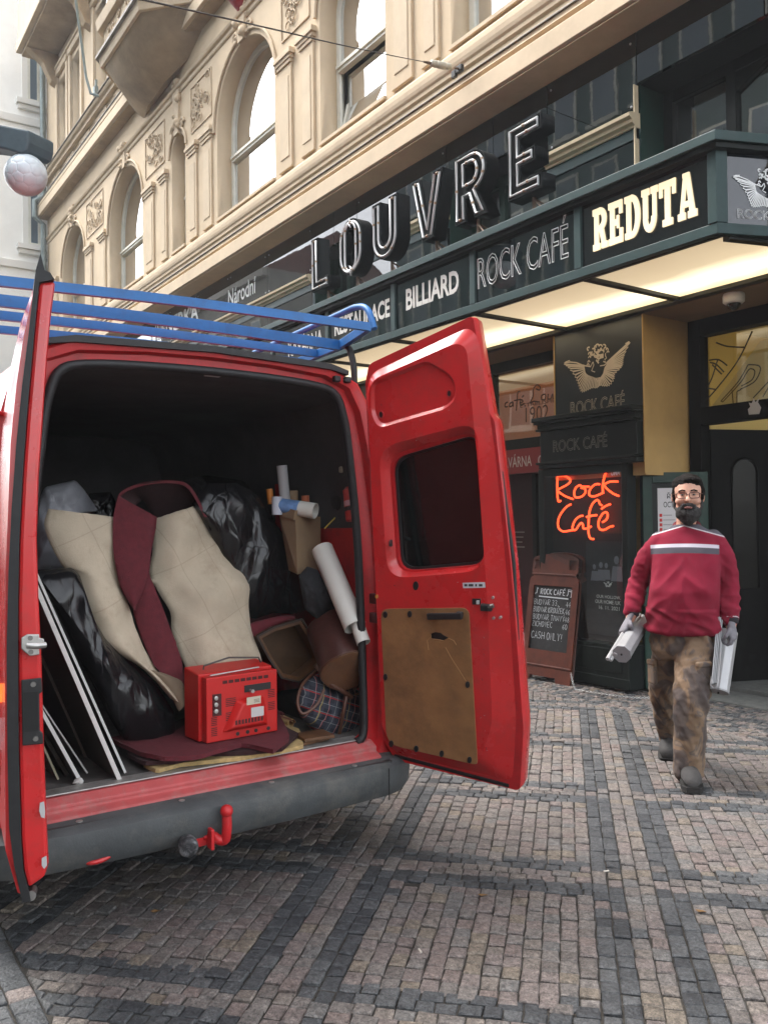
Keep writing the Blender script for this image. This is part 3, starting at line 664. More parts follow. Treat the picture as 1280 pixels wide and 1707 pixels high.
# ------------------------------------------------------------------ canopy with sign panels
sign_black = M('sign_black', (.006, .008, .008), .12, spec=.7)
sign_glass = M('sign_black_glass', (.004, .009, .009), .02, spec=1., bump=.03, bs=1.6)
white_line = M('white_line', (.84, .85, .84), .5)
offwhite = M('offwhite_letter', (.60, .60, .56), .55)
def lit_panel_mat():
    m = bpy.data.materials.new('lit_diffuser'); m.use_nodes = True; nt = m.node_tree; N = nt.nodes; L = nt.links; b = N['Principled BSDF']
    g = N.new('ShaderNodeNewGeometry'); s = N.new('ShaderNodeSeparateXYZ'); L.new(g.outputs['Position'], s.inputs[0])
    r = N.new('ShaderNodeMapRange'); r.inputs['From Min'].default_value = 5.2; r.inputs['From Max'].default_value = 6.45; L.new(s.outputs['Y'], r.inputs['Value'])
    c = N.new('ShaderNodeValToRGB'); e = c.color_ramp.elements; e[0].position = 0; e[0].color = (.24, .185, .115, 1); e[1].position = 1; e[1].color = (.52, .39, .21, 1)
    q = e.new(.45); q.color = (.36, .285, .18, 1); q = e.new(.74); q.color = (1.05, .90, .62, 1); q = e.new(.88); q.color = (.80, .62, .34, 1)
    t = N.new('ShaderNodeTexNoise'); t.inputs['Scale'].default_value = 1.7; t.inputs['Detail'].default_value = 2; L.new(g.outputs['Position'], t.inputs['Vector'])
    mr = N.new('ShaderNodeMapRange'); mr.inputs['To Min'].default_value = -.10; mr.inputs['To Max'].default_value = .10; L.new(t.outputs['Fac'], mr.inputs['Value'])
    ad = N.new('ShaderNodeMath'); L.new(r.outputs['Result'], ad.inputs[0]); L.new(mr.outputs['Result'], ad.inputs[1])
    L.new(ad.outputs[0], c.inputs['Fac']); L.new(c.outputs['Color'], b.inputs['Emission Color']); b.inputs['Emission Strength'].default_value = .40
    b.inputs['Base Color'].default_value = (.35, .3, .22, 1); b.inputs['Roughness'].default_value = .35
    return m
lit = lit_panel_mat()
FY, ZB, ZT, XL, XC = 5.15, 3.57, 4.20, -13.0, -3.45
cdir = Vector((.37, .929, 0)).normalized(); XE = XC + cdir.x / cdir.y * (6.5 - FY)
can = thing('sign_canopy', 'dark green canopy of framed sign panels with a lit ceiling over the café entrance', 'canopy', (-7, 5.6, 3.57))
def foot(d): return [Vector((XL, FY - d, 0)), Vector((XC + d * .6, FY - d, 0)), Vector((XE + d, 6.44, 0)), Vector((XL, 6.44, 0))]
def slab(name, d, z0, z1, mat, bevel=.004): 
    p = foot(d); return MB().prism([v + Vector((0, 0, z0)) for v in p], (0, 0, z1 - z0)).build(name, mat, can, bevel=bevel)
slab('roof', .075, ZT - .022, ZT + .045, slategreen)
slab('roof_edge', .045, ZT - .06, ZT - .0225, blackg)
# frame rails and posts
def rail(name, a, b, z0, z1, t, mat):
    a, b = Vector(a), Vector(b); d = (b - a).normalized(); n = Vector((-d.y, d.x, 0))
    return MB().hexa([a + Vector((0, 0, z0)), b + Vector((0, 0, z0)), b + n * t + Vector((0, 0, z0)), a + n * t + Vector((0, 0, z0))], [a + Vector((0, 0, z1)), b + Vector((0, 0, z1)), b + n * t + Vector((0, 0, z1)), a + n * t + Vector((0, 0, z1))]).build(name, mat, can, bevel=.004)
C0, C1, C2 = Vector((XL, FY, 0)), Vector((XC, FY, 0)), Vector((XE, 6.44, 0))
rail('bottom_rail', C0, C1, ZB, ZB + .075, .06, slategreen); rail('bottom_rail', C1 + cdir * .001, C2, ZB, ZB + .075, .06, slategreen)
posts = [onY(px, py, FY).x for px, py in ((962, 400), (787, 480), (655, 520), (545, 560))]
posts += [posts[-1] - (posts[-2] - posts[-1]) * k for k in (1.05, 2.1, 3.2)]
for x in posts: MB().bb(x - .035, x + .035, FY - .004, FY + .05, ZB + .076, ZT - .061).build('post', slategreen, can, bevel=.004)
MB().hexa([v + Vector((0, 0, ZB + .076)) for v in (Vector((XC - .07, FY - .006, 0)), Vector((XC, FY - .006, 0)), C1 + cdir * .08 + Vector((.004, 0, 0)), Vector((XC - .07, FY + .07, 0)))], [v + Vector((0, 0, ZT - .061)) for v in (Vector((XC - .07, FY - .006, 0)), Vector((XC, FY - .006, 0)), C1 + cdir * .08 + Vector((.004, 0, 0)), Vector((XC - .07, FY + .07, 0)))]).build('post', slategreen, can, bevel=.004)
edges = [XC - .07] + posts + [XL]
for i in range(len(edges) - 1):
    b, a = edges[i] - (.035 if i else 0), edges[i + 1] + .035
    if a < b: MB().bb(a, b, FY + .02, FY + .045, ZB + .076, ZT - .061).build('sign_panel', sign_black if i == 0 else sign_glass, can)
pn = Vector((cdir.y, -cdir.x, 0))
rail('sign_panel', C1 + cdir * .085 - pn * .02, C2 - pn * .02, ZB + .076, ZT - .061, .02, M('sign_blue_glass', (.010, .013, .018), .02, spec=.8))
MB().bb(XL, XC - .02, FY + .065, 6.44, ZB + .09, ZB + .11).build('ceiling_box', M('canopy_inside', (.05, .05, .045), .8), can)
MB().bb(XL, XL + .03, FY, 6.44, ZB, ZT - .06).build('end_panel', slategreen, can)
# lit ceiling: diffuser panes in dark bars
dxs = [onZ(1056, 484, ZB).x, onZ(872, 538, ZB).x]; step_ = dxs[0] - dxs[1]
dxs = [dxs[0] + step_ * .92] + dxs + [dxs[1] - step_ * k for k in (1, 2, 3, 4)]
dark_bar = M('canopy_bar', (.012, .014, .012), .5)
MB().bb(XL, XE - .02, 6.405, 6.50, ZB - .012, ZB + .09).build('ceiling_bar', dark_bar, can); MB().bb(XL, XC - .0, FY + .061, FY + .10, ZB - .003, ZB + .09).build('ceiling_bar', dark_bar, can)
for x in dxs[1:]: MB().bb(x - .035, x + .035, FY + .1005, 6.404, ZB - .006, ZB + .085).build('ceiling_bar', dark_bar, can)
dg_a = Vector((dxs[0] - .5, FY + .10, 0))
al = C1 + Vector((.035, .06, 0)); bl = C2 + Vector((-.06, -.03, 0))
for i in range(len(dxs) - 1):
    if i == 0:
        x0 = dxs[1] + .036; xi = XC - .02
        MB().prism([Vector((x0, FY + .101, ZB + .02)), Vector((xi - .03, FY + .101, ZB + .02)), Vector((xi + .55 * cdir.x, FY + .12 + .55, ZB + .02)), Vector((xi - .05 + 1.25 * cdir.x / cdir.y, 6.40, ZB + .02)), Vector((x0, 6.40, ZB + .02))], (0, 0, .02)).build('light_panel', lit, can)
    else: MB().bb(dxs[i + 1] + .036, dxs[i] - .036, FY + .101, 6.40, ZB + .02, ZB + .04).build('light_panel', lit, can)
m = MB().bar(C1 + Vector((-.02, .13, ZB + .0)), C2 + Vector((-.24, -.12, ZB + .0)), .07, .04); m.build('ceiling_bar', dark_bar, can)
SY = FY + .0195
def sign(body, l, r, h, mat=offwhite, **k):
    a, b = onY(*l, SY), onY(*r, SY); return write('lettering', body, mat, can, a, (b.x, b.y, a.z), h, **k)
sign('KAVÁRNA', (481, 596), (538, 576), .25, bold=.02); sign('RESTAURACE', (558, 561), (650, 533), .20, bold=.03)
sign('BILLIARD', (677, 518), (765, 493), .22, bold=.03)
a, b = onY(797, 483, SY), onY(948, 433, SY); write('lettering', 'ROCK CAFÉ', white_line, can, a, (b.x, b.y, a.z), .36, outline=.011, bold=-.004, depth=.006)
# cherub emblem drawn in strokes on a 1280 x 1120 pad
def wing(st, tp, n, w=9):
    out = []; st = [Vector((x, y, 0)) for x, y in st]; tp = [Vector((x, y, 0)) for x, y in tp]
    for i in range(n):
        t0, t1 = i / n, (i + .82) / n
        a, b, c, d = cr(st, t0), cr(st, t1), cr(tp, t0), cr(tp, t1); tip = (c + d) / 2 + ((c + d) / 2 - (a + b) / 2) * .06
        out.append({'w': w, 'p': [tuple(v[:2]) for v in (a, a.lerp(c, .5), a.lerp(c, .92), tip, b.lerp(d, .92), b.lerp(d, .5), b)]})
    return out
EMB = []
EMB += wing([(430, 470), (440, 520), (450, 570), (480, 600), (530, 620), (590, 640), (640, 630)], [(170, 455), (235, 510), (320, 630), (360, 735), (400, 820), (470, 800), (540, 768), (600, 770), (640, 735)], 22)
EMB += wing([(735, 440), (725, 470), (705, 500), (695, 530), (685, 570), (665, 610), (640, 640)], [(1035, 165), (975, 300), (945, 390), (940, 455), (910, 510), (830, 590), (825, 650), (770, 735), (700, 745), (640, 735)], 22)
EMB += [{'w': 12, 'p': [(165, 445), (240, 428), (330, 438), (420, 475), (520, 490)]}, {'w': 10, 'p': [(165, 445), (190, 425), (240, 408)]}, {'w': 12, 'p': [(725, 440), (850, 325), (1000, 190), (1035, 160)]}, {'w': 9, 'p': [(980, 185), (1030, 155)]},
        {'w': 10, 'p': [(550, 425), (560, 470), (530, 545), (575, 562)]}, {'w': 10, 'p': [(640, 480), (700, 470), (730, 440)]}, {'w': 10, 'p': [(715, 310), (712, 340), (728, 378), (702, 392), (712, 405)]}, {'w': 12, 'p': [(685, 420), (718, 432)]},
        {'w': 46, 'p': [(662, 320), (664, 380)]}, {'w': 16, 'p': [(590, 400), (625, 445)]}, {'w': 10, 'p': [(480, 480), (520, 485), (545, 430)]}, {'w': 14, 'p': [(590, 655), (610, 690), (640, 650)]}]
er = random.Random(11)
for k in range(34):
    a = er.uniform(0, 2 * math.pi); r = math.sqrt(er.random()); x, y = 600 + 125 * r * math.cos(a), 295 + 125 * r * math.sin(a)
    if x > 640 and y > 300: continue
    s = er.uniform(14, 26); t0 = er.uniform(0, 6)
    EMB.append({'w': er.uniform(9, 15), 'p': [(x + s * math.cos(t0 + q), y + s * math.sin(t0 + q)) for q in np.linspace(0, 3.6, 8)]})
for x, y in ((500, 360), (490, 420), (480, 460), (735, 255), (745, 290)): EMB.append({'w': 13, 'p': [(x - 15, y + 14), (x + 2, y - 14), (x + 18, y + 10)]})
_ec = onY(998, 612, 6.486)
def _flat(x, y): p = onY(920 + x / 8, 550 + y / 8, 6.486); return (p.x - _ec.x, p.z - _ec.z)
EMBT = [{'w': d['w'] * .00105, 'p': [_flat(x, y) for x, y in d['p']]} for d in EMB]
def emblem(parent, O, ux, uy, s, mat, lift=.002):
    return ribbons([{'w': d['w'] * s, 'p': d['p']} for d in EMBT], .01, O, ux, uy, s, s, lift).build('emblem', mat, parent)
UZ = Vector((0, 0, 1))
# the slanted corner panel with emblem and the cut name
ce = C1 + cdir * .42 - pn * .0; emblem(can, ce + Vector((0, 0, ZB + .335)) - pn * .02 + pn * .002, cdir, UZ, .62, white_line)
p0 = C1 + cdir * .165 + Vector((0, 0, ZB + .118)); write('lettering', 'ROCK CAFÉ', white_line, can, p0, p0 + cdir * .50, .082, outline=.018, lift=-.016)
# REDUTA: lit slab-serif letters
glow = M('lit_letter', (.45, .40, .30), .4, emit=(1., .80, .50), es=.17)
def slab_glyph(c):
    """convex-ish pieces on a 0..1 x 0..1.25 pad"""
    H = 1.25; R = lambda x0, x1, y0, y1: [(x0, y0), (x1, y0), (x1, y1), (x0, y1)]
    def bowl(cx, cy, rx, ry, tx, ty, a0, a1, n=10):
        o = [(cx + rx * math.cos(a0 + (a1 - a0) * i / n), cy + ry * math.sin(a0 + (a1 - a0) * i / n)) for i in range(n + 1)]
        q = [(cx + (rx - tx) * math.cos(a0 + (a1 - a0) * i / n), cy + (ry - ty) * math.sin(a0 + (a1 - a0) * i / n)) for i in range(n + 1)]
        return [[o[i], o[i + 1], q[i + 1], q[i]] for i in range(n)]
    s = .19; h2 = math.pi / 2
    if c == 'R': return [R(.1, .38, 0, H), R(0, .48, 0, s), R(0, .5, H - s, H), R(.38, .52, .55, .72), R(.38, .52, H - s, H)] + bowl(.5, .90, .42, .35, .27, .19, -h2, h2) + [[(.45, .60), (.72, .60), (.86, .17), (.62, .17)], R(.60, 1., 0, .18)]
    if c == 'E': return [R(.1, .38, 0, H), R(0, .9, 0, s), R(0, .88, H - s, H), R(.72, .92, 0, .42), R(.70, .90, H - .40, H), R(.38, .62, .54, .72), R(.55, .68, .44, .82)]
    if c == 'D': return [R(.1, .38, 0, H), R(0, .5, 0, s), R(0, .5, H - s, H)] + bowl(.46, H / 2, .50, H / 2, .28, .19, -h2, h2, 14)
    if c == 'U': return [R(.08, .36, .4, H), R(0, .46, H - s, H), R(.66, .88, .4, H), R(.56, .98, H - s, H)] + bowl(.48, .42, .40, .44, .26, .22, math.pi, 2 * math.pi, 14)
    if c == 'T': return [R(.32, .62, 0, H), R(.18, .76, 0, s), R(0, .94, H - s, H), R(0, .18, H - .42, H), R(.76, .94, H - .42, H)]
    if c == 'A': return [[(.10, .12), (.30, .12), (.56, H), (.34, H)], [(.44, H), (.66, H), (.96, .12), (.66, .12)], R(0, .42, 0, s), R(.56, 1.06, 0, s), R(.26, .72, .32, .48), R(.30, .66, H - .12, H + .001)]
a = onY(989, 420, SY); b = onY(1162, 362, SY); tot = b.x - a.x; lw = tot / 6.25; hh = .325 / 1.25
for i, ch in enumerate('REDUTA'):
    m = MB(); x0 = a.x + i * tot / 6 + .004
    for j, pl_ in enumerate(slab_glyph(ch)):
        d = .012 + .0004 * j
        m.prism([Vector((x0 + x * lw * .98, SY, a.z + y * hh)) for x, y in pl_], (0, -d, 0))
    o = m.build('letter', glow, can)
# ------------------------------------------------------------------ LOUVRE: box letters with unlit neon tubes
lbody = M('letter_box', (.005, .007, .008), .6, spec=.12, n=.2, ns=8, dirt=.3, dirtcol=(.05, .05, .045)); ltube = M('unlit_tube', (.52, .54, .53), .22, spec=.8, coat=.5)
lring = M('tube_cap', (.25, .17, .10), .5)
def inset(P, d):
    n = len(P); A = sum(P[i][0] * P[(i + 1) % n][1] - P[(i + 1) % n][0] * P[i][1] for i in range(n)); sg = 1 if A > 0 else -1; out = []
    for i in range(n):
        p0, p1, p2 = Vector(P[i - 1]), Vector(P[i]), Vector(P[(i + 1) % n]); e0 = (p1 - p0).normalized(); e1 = (p2 - p1).normalized()
        n0 = Vector((-e0.y, e0.x)) * sg; n1 = Vector((-e1.y, e1.x)) * sg; bis = (n0 + n1); bl = bis.length
        bis = n0 if bl < 1e-4 else bis / bl; k = d / max(.35, bis.dot(n0)); q = p1 + bis * k; out.append((q.x, q.y))
    return out
def oval(cx, cy, rx, ry, flat, n=8):
    o = []
    for q, (sx, sy) in enumerate(((1, 1), (-1, 1), (-1, -1), (1, -1))):
        for i in range(n + 1):
            t = (q + i / n) * math.pi / 2; o.append((cx + rx * math.cos(t), cy + sy * flat + ry * math.sin(t)))
    return o
T = .155; HL = .64
def louvre(c):
    if c == 'L': return [[(0, 0), (.40, 0), (.40, .13), (T, .13), (T, HL), (0, HL)]], []
    if c == 'O': return [oval(.24, HL / 2, .24, .24, .08)], [oval(.24, HL / 2, .085, .085, .155)]
    if c == 'U': 
        ar = [(.235 - .235 * math.cos(t), .235 - .235 * math.sin(t)) for t in np.linspace(0, math.pi, 14)]; ir = [(.235 + .08 * math.cos(t), .235 - .08 * math.sin(t)) for t in np.linspace(0, math.pi, 9)]
        return [[(0, HL)] + ar + [(.47, HL), (.315, HL)] + ir + [(T, HL)]], []
    if c == 'V': return [[(0, HL), (.17, 0), (.345, 0), (.515, HL), (.365, HL), (.2575, .2), (.15, HL)]], []
    if c == 'R':
        bw_ = [(.25 + .205 * math.cos(t), HL - .2 + .2 * math.sin(t)) for t in np.linspace(math.pi / 2, -math.pi / 2.6, 12)]
        iw = [(.24 + .06 * math.cos(t), HL - .195 + .075 * math.sin(t)) for t in np.linspace(-math.pi / 2, math.pi / 2, 8)]
        return [[(0, 0), (T, 0), (T, .215), (.20, .215), (.285, 0), (.455, 0)] + bw_[::-1] + [(0, HL)]], [[(T, HL - .27)] + iw + [(T, HL - .12)]]
    if c == 'E': return [[(0, 0), (.41, 0), (.41, .135), (T, .135), (T, .26), (.335, .26), (.335, .385), (T, .385), (T, .505), (.41, .505), (.41, HL), (0, HL)]], []
LX = {'L': -9.06, 'O': -8.405, 'U': -7.715, 'V': -6.99, 'R': -6.295, 'E': -5.555}; LZ = 4.465; LF = 5.2
desc = {'L': 'first box letter of the LOUVRE sign, an L with white tubes', 'O': 'round box letter O with two white oval tubes in the LOUVRE sign', 'U': 'box letter U with white tubes in the LOUVRE sign', 'V': 'box letter V with white tubes in the LOUVRE sign', 'R': 'box letter R with white tubes in the LOUVRE sign', 'E': 'last box letter of the LOUVRE sign, an E with white tubes'}
for c, x0 in LX.items():
    outs, holes = louvre(c); P3 = lambda p, y: Vector((x0 + p[0], y, LZ + p[1]))
    r = thing('sign_letter', desc[c], 'sign letter', (x0 + .22, LF + .1, LZ), 'LOUVRE sign letters')
    def solid_(sp, y0, y1, nm, mat):
        me = curve_mesh(sp, (y1 - y0) / 2); n = len(me.vertices); co = np.empty(n * 3, np.float32); me.vertices.foreach_get('co', co); co = co.reshape(-1, 3); o = off(r)
        me.vertices.foreach_set('co', np.stack([co[:, 0] + x0 - o.x, (y0 + y1) / 2 - co[:, 2] - o.y, co[:, 1] + LZ - o.z], 1).astype(np.float32).ravel()); me.flip_normals(); me.materials.clear(); me.materials.append(mat); me.update(); return link(nm, me, r)
    solid_(outs + holes, LF + .022, LF + .17, 'letter_box', lbody)
    m = MB()
    for P in outs + holes:
        Q = inset(P, .007 if P in outs else -.007); n = len(P)
        for i in range(n):
            j = (i + 1) % n; m.hexa([P3(P[i], LF), P3(P[j], LF), P3(Q[j], LF), P3(Q[i], LF)], [P3(P[i], LF + .0215), P3(P[j], LF + .0215), P3(Q[j], LF + .0215), P3(Q[i], LF + .0215)])
    m.build('rim', lbody, r)
    for P, d in [(p, .034) for p in outs] + [(p, -.030) for p in holes]:
        Q = inset(P, d); t = MB().tube([P3(q, LF - .003) for q in Q], .0125, 8, closed=True); t.build('neon_tube', ltube, r, smooth=70)
        km = MB(); n = len(Q); stp = max(1, n // 5)
        for i in range(0, n, stp):
            q0, q1 = Vector(Q[i]), Vector(Q[(i + 1) % n]); mid_ = (q0 + q1) / 2; d_ = (q1 - q0).normalized() * .011
            km.tube([P3(mid_ - d_, LF - .003), P3(mid_ + d_, LF - .003)], .0150, 8)
        km.build('tube_holder', lring, r)['kind'] = 'stuff'
    xm = x0 + .2 if c != 'V' else x0 + .26
    MB().tube([(xm, LF + .12, ZT + .045), (xm, LF + .12, LZ + .03)], .018, 8).tube([(xm, LF + .13, LZ - .01), (xm + .22, LF + .30, ZT + .046)], .009, 6).tube([(xm, LF + .11, LZ - .01), (xm + .24, LF + .02, ZT + .046)], .008, 6).build('bracket', M('rusty_steel', (.16, .11, .075), .6, metal=.3, n=.4, ns=20), r)
# ------------------------------------------------------------------ ground floor
ochre = M('ochre_reveal', (.42, .27, .10), .75, n=.12, ns=3, bump=.05)
browns = M('brown_ceiling', (.20, .14, .075), .85, n=.15, ns=2)
shop = thing('shop_front', 'black and green shop front with ochre reveals under the canopy', 'shop front', (-6, 6.8, 0))
MB().bb(-6.268, -5.15, 6.51, 7.6, 2.05, 3.62).build('pier', ochre, shop); MB().bb(-6.22, -5.36, 6.80, 7.6, 0, 2.049).build('pier_base', ochre, shop)
MB().bb(-11, -1, 6.501, 8.6, 3.553, 3.60).build('porch_ceiling', browns, shop)
MB().bb(-27.8, -9.2, 6.52, 6.9, 0, 3.6).build('black_wall', blackg, shop)
MB().bb(-6.262, -5.155, 6.488, 6.5095, 2.655, 3.552).build('emblem_panel', M('emblem_black', (.008, .009, .008), .28, spec=.6), shop)
gold = M('pale_gold_line', (.50, .44, .33), .6)
c = onY(998, 612, 6.486); emblem(shop, c + Vector((0, 0, .0)), (1, 0, 0), UZ, 1., gold)
a, b = onY(951, 677, 6.486), onY(1041, 662, 6.486); write('lettering', 'ROCK CAFÉ', gold, shop, (a.x, a.y, 2.70), (b.x, b.y, 2.70), .17, outline=.012)
for x in (-6.275, -5.148): MB().bb(x, x + .012, 6.48, 6.52, 2.06, 3.55).build('edge_strip', ochre, shop)
# capital box between the emblem panel and the show case
m = MB()
for d, z0, z1 in ((.19, 2.655, 2.70), (.17, 2.632, 2.654), (.13, 2.585, 2.631), (.15, 2.56, 2.584), (.10, 2.24, 2.559), (.15, 2.215, 2.239), (.12, 2.17, 2.2145)):
    m.bb(-6.42 - d * .45 + .06, min(-5.153, -5.15 + d * .12 - .02), 6.50 - d, 6.80, z0, z1)
m.build('pier_capital', blackg, shop, bevel=.007)
cap_y = 6.398
a, b = onY(922, 759, cap_y), onY(1012, 746, cap_y); write('lettering', 'ROCK CAFÉ', M('grey_gold_line', (.30, .29, .25), .6), shop, (a.x, a.y, 2.335), (b.x, b.y, 2.335), .15, outline=.010)
# left window with the café name, red sign, dark doorway
orange = M('orange_room_glow', (.55, .20, .07), .8, n=.1, ns=2, emit=(.55, .16, .045), es=.07)  # faint emission stands for lamplight on the café room wall
wy = 7.05
MB().bb(-9.2, -6.27, wy - .06, wy + .06, 3.43, 3.552).build('window_head', blackg, shop); MB().bb(-9.2, -6.27, wy - .07, wy + .07, 2.475, 2.60).build('window_rail', blackg, shop)
MB().bb(-7.93, -7.79, wy - .05, wy + .05, 2.6005, 3.4295).build('window_post', blackg, shop)
g = MB().bb(-7.79, -6.27, wy - .006, wy + .006, 2.601, 3.4295).build('window_pane', pane_lo, shop); g['label'] = 'café window pane with dark script lettering'
MB().bb(-9.2, -6.2, 8.3, 8.35, 2.0, 3.55).build('room_wall', orange, shop)
MB().bb(-9.2, -6.2, wy + .1, 8.299, 3.50, 3.552).build('room_ceiling', M('room_cream_glow', (.5, .36, .22), .8, emit=(.5, .28, .13), es=.08), shop)  # ceiling glows too, in place of a lamp in the room
scriptm = M('brown_script', (.035, .015, .008), .6)
def wtext(body, l, r, h, **k):
    a, b = onY(*l, wy - .008), onY(*r, wy - .008); return write('lettering', body, scriptm, shop, a, (b.x, b.y, a.z), h, **k)
def script_strokes(strokes, plane_y, w, mat, parent, name='lettering', sc=1.):
    q = []
    for s_ in strokes:
        P = smooth_path([Vector((onY(px, py, plane_y).x, onY(px, py, plane_y).z, 0)) for px, py in s_], max(8, 5 * len(s_))); q.append([(p.x, p.y) for p in P])
    return ribbons(q, w, (0, plane_y, 0), (1, 0, 0), UZ, 1, 1, .0).build(name, mat, parent)
Z2 = lambda L: [(780 + x / 4.494, 580 + y / 4.492) for x, y in L]
script_strokes([Z2(s_) for s_ in ([(298, 405), (280, 415), (278, 440), (298, 440)], [(335, 405), (315, 415), (312, 440), (332, 430), (336, 405), (338, 440)], [(392, 330), (375, 330), (368, 380), (362, 470)], [(345, 395), (395, 385)], [(390, 415), (412, 400), (400, 388), (390, 405), (395, 430), (420, 415)], [(405, 370), (418, 355)],
    [(510, 305), (535, 315), (540, 290), (515, 278), (490, 310), (487, 360), (470, 400), (465, 415), (490, 400), (530, 405)], [(570, 345), (550, 360), (552, 385), (575, 385), (580, 355), (570, 345)], [(600, 345), (598, 380), (620, 380), (632, 345), (636, 382)], [(660, 345), (660, 385)])], wy - .008, .016, scriptm, shop)
wtext('ESTABLISHED', (867, 680), (934, 671), .045); wtext('1902', (876, 704), (914, 693), .17, bold=-.008)
redm = M('red_sign', (.20, .012, .014), .5)
MB().bb(-9.0, -6.40, 6.93, 6.96, 2.19, 2.475).build('red_board', redm, shop)
a, b = onY(833, 775, 6.928), onY(886, 768, 6.928); write('lettering', 'KAVÁRNA', M('pinkish_white', (.5, .42, .40), .6), shop, (a.x, a.y, 2.265), (b.x, b.y, 2.265), .155, bold=.008)
a2 = b.x + .10; write('lettering', 'OTEVŘENO', M('pinkish_white'), shop, (a2, 6.928, 2.265), (a2 + .75, 6.928, 2.265), .155, bold=.008)
MB().bb(-9.2, -6.2, 7.25, 7.3, 0, 2.47).build('doorway_back', M('doorway_red', (.035, .006, .006), .6), shop)
MB().bb(-7.30, -7.24, 7.15, 7.25, 0, 2.19).bb(-6.64, -6.58, 7.15, 7.25, 0, 2.19).bb(-7.24, -6.64, 7.19, 7.25, .9, .96).build('door_rail', blackg, shop)
for k in range(4):
    a = onY(858, 888 + k * 8.2, 7.24); MB().bb(a.x, a.x + .16 - .02 * (k % 3), 7.236, 7.249, a.z, a.z + .014).build('menu_line', M('dim_white', (.25, .22, .2), .7), shop)
# ---- show case with the neon name inside
case = thing('show_case', 'tall dark glazed show case with a red neon sign and a concert poster', 'show case', (-5.8, 6.6, 0))
X0, X1, cy = -6.46, -5.30, 6.42
fm = MB().bb(X0, X0 + .08, cy, cy + .13, .42, 2.168).bb(X1 - .07, X1, cy, cy + .13, .42, 2.168).bb(X0 + .0805, X1 - .0705, cy + .002, cy + .13, 2.09, 2.167)
fm.build('frame', blackg, case, bevel=.006)
MB().bb(X0 + .04, X1 - .03, cy + .131, cy + .16, .1, 2.16).build('back_board', M('case_back', (.006, .003, .003), .7, n=.5, ns=2), case)
MB().bb(X1 - .42, X1 - .075, cy + .120, cy + .128, 1.50, 1.92).build('reflection_patch', M('reflection_patch', (.045, .024, .010), .8), case)  # brown sheet standing for an ochre reflection in the case
MB().bb(X0, X1 + .01, cy - .02, cy + .34, .03, .44).bb(X0 - .02, X1 + .025, cy - .035, cy - .0205, .04, .13).bb(X0 + .08, X1 - .07, cy - .03, cy - .0205, .18, .40).build('plinth', blackg, case, bevel=.008)
MB().bb(X0 + .08, X1 - .07, cy + .016, cy + .024, .441, 2.09).build('glass_front', glass_mat('case_glass', (.9, .92, .92), .01, .03), case)
# poster
pst = MB().bb(X0 + .55, X1 - .075, cy + .105, cy + .115, .50, 1.42).build('poster', M('poster_black', (.012, .013, .016), .4, n=.4, ns=6), case)
py_ = cy + .1035; grey_fig = M('poster_grey', (.13, .14, .16), .7); pw = M('poster_white', (.55, .58, .55), .7)
def fig(px, py, s):
    a = onY(px, py, py_); m = MB().ball((a.x, py_, a.z), (.026 * s, .002, .034 * s), 10, 8).prism([(a.x - .06 * s, py_ + .001, a.z - .17 * s), (a.x + .06 * s, py_ + .001, a.z - .17 * s), (a.x + .05 * s, py_ + .001, a.z - .05 * s), (a.x - .04 * s, py_ + .001, a.z - .05 * s)], (0, -.002, 0)); m.build('figure_print', grey_fig, case)
for px, py, s in ((990, 945, .8), (1001, 942, .9), (1010, 943, .8), (1027, 934, 1.2)): fig(px, py, s)
def ptext(body, l, r, h, **k):
    a, b = onY(*l, py_), onY(*r, py_); return write('lettering', body, pw, case, a, (b.x, b.y, a.z), h, **k)
ptext('OUR HOLLOW,', (994, 997), (1034, 999), .036, bold=.006); ptext('OUR HOME /UK', (992, 1005), (1034, 1006), .036, bold=.006); ptext('16. 11. 2021', (998, 1015), (1032, 1016), .036)
a = onY(1014, 974, py_ - .001); emblem(case, a, (1, 0, 0), UZ, .13, pw)
a, b = onY(1018, 793, cy + .014), onY(1033, 793, cy + .014); write('lettering', 'UMA', M('white_letters'), case, a, (b.x, b.y, a.z), .055, bold=.02)
# neon tubes
neon = thing('neon_sign', 'glowing red orange neon handwriting Rock Café inside the show case', 'neon sign', (-5.8, 6.52, 1.7))
nm_ = M('neon_glow', (1, .2, .05), .4, emit=(1.0, .048, .011), es=.80)
Z8 = lambda L: [(900 + x / 8, 770 + y / 8) for x, y in L]
NS = [[(232, 190), (226, 330), (238, 515), (275, 518)], [(225, 187), (330, 190), (390, 225), (400, 262), (350, 310), (242, 365)], [(245, 398), (330, 455), (440, 497)],
      [(655, 332), (560, 328), (525, 310), (475, 345), (452, 410), (465, 465), (510, 475), (570, 450), (605, 395), (590, 355), (545, 347)], [(790, 297), (735, 300), (680, 345), (650, 410), (665, 450), (720, 458), (790, 435), (835, 412)],
      [(930, 130), (880, 140), (850, 220), (832, 320), (838, 425)], [(1035, 262), (930, 264), (852, 300)], [(853, 308), (880, 350), (970, 420), (1050, 455)],
      [(410, 565), (350, 600), (270, 700), (236, 800), (246, 880), (300, 925), (380, 920), (440, 908)], [(570, 718), (520, 730), (465, 780), (432, 860), (440, 905), (475, 905), (510, 850), (545, 815), (568, 835), (572, 880), (605, 892), (680, 862)],
      [(825, 580), (795, 562), (780, 520), (750, 510), (700, 555), (660, 650), (645, 800), (645, 950), (670, 1020), (715, 1028)], [(615, 735), (690, 718), (755, 708)], [(830, 805), (880, 770), (900, 710), (880, 672), (835, 690), (785, 770), (775, 850), (800, 900), (860, 905), (920, 870), (975, 855)], [(815, 628), (870, 590), (935, 563)]]
for s_ in NS:
    P = smooth_path([onY(px, py, cy + .06) for px, py in Z8(s_)], max(10, 6 * len(s_)))
    MB().tube(P, .0105, 8).build('neon_tube', nm_, neon, smooth=80)
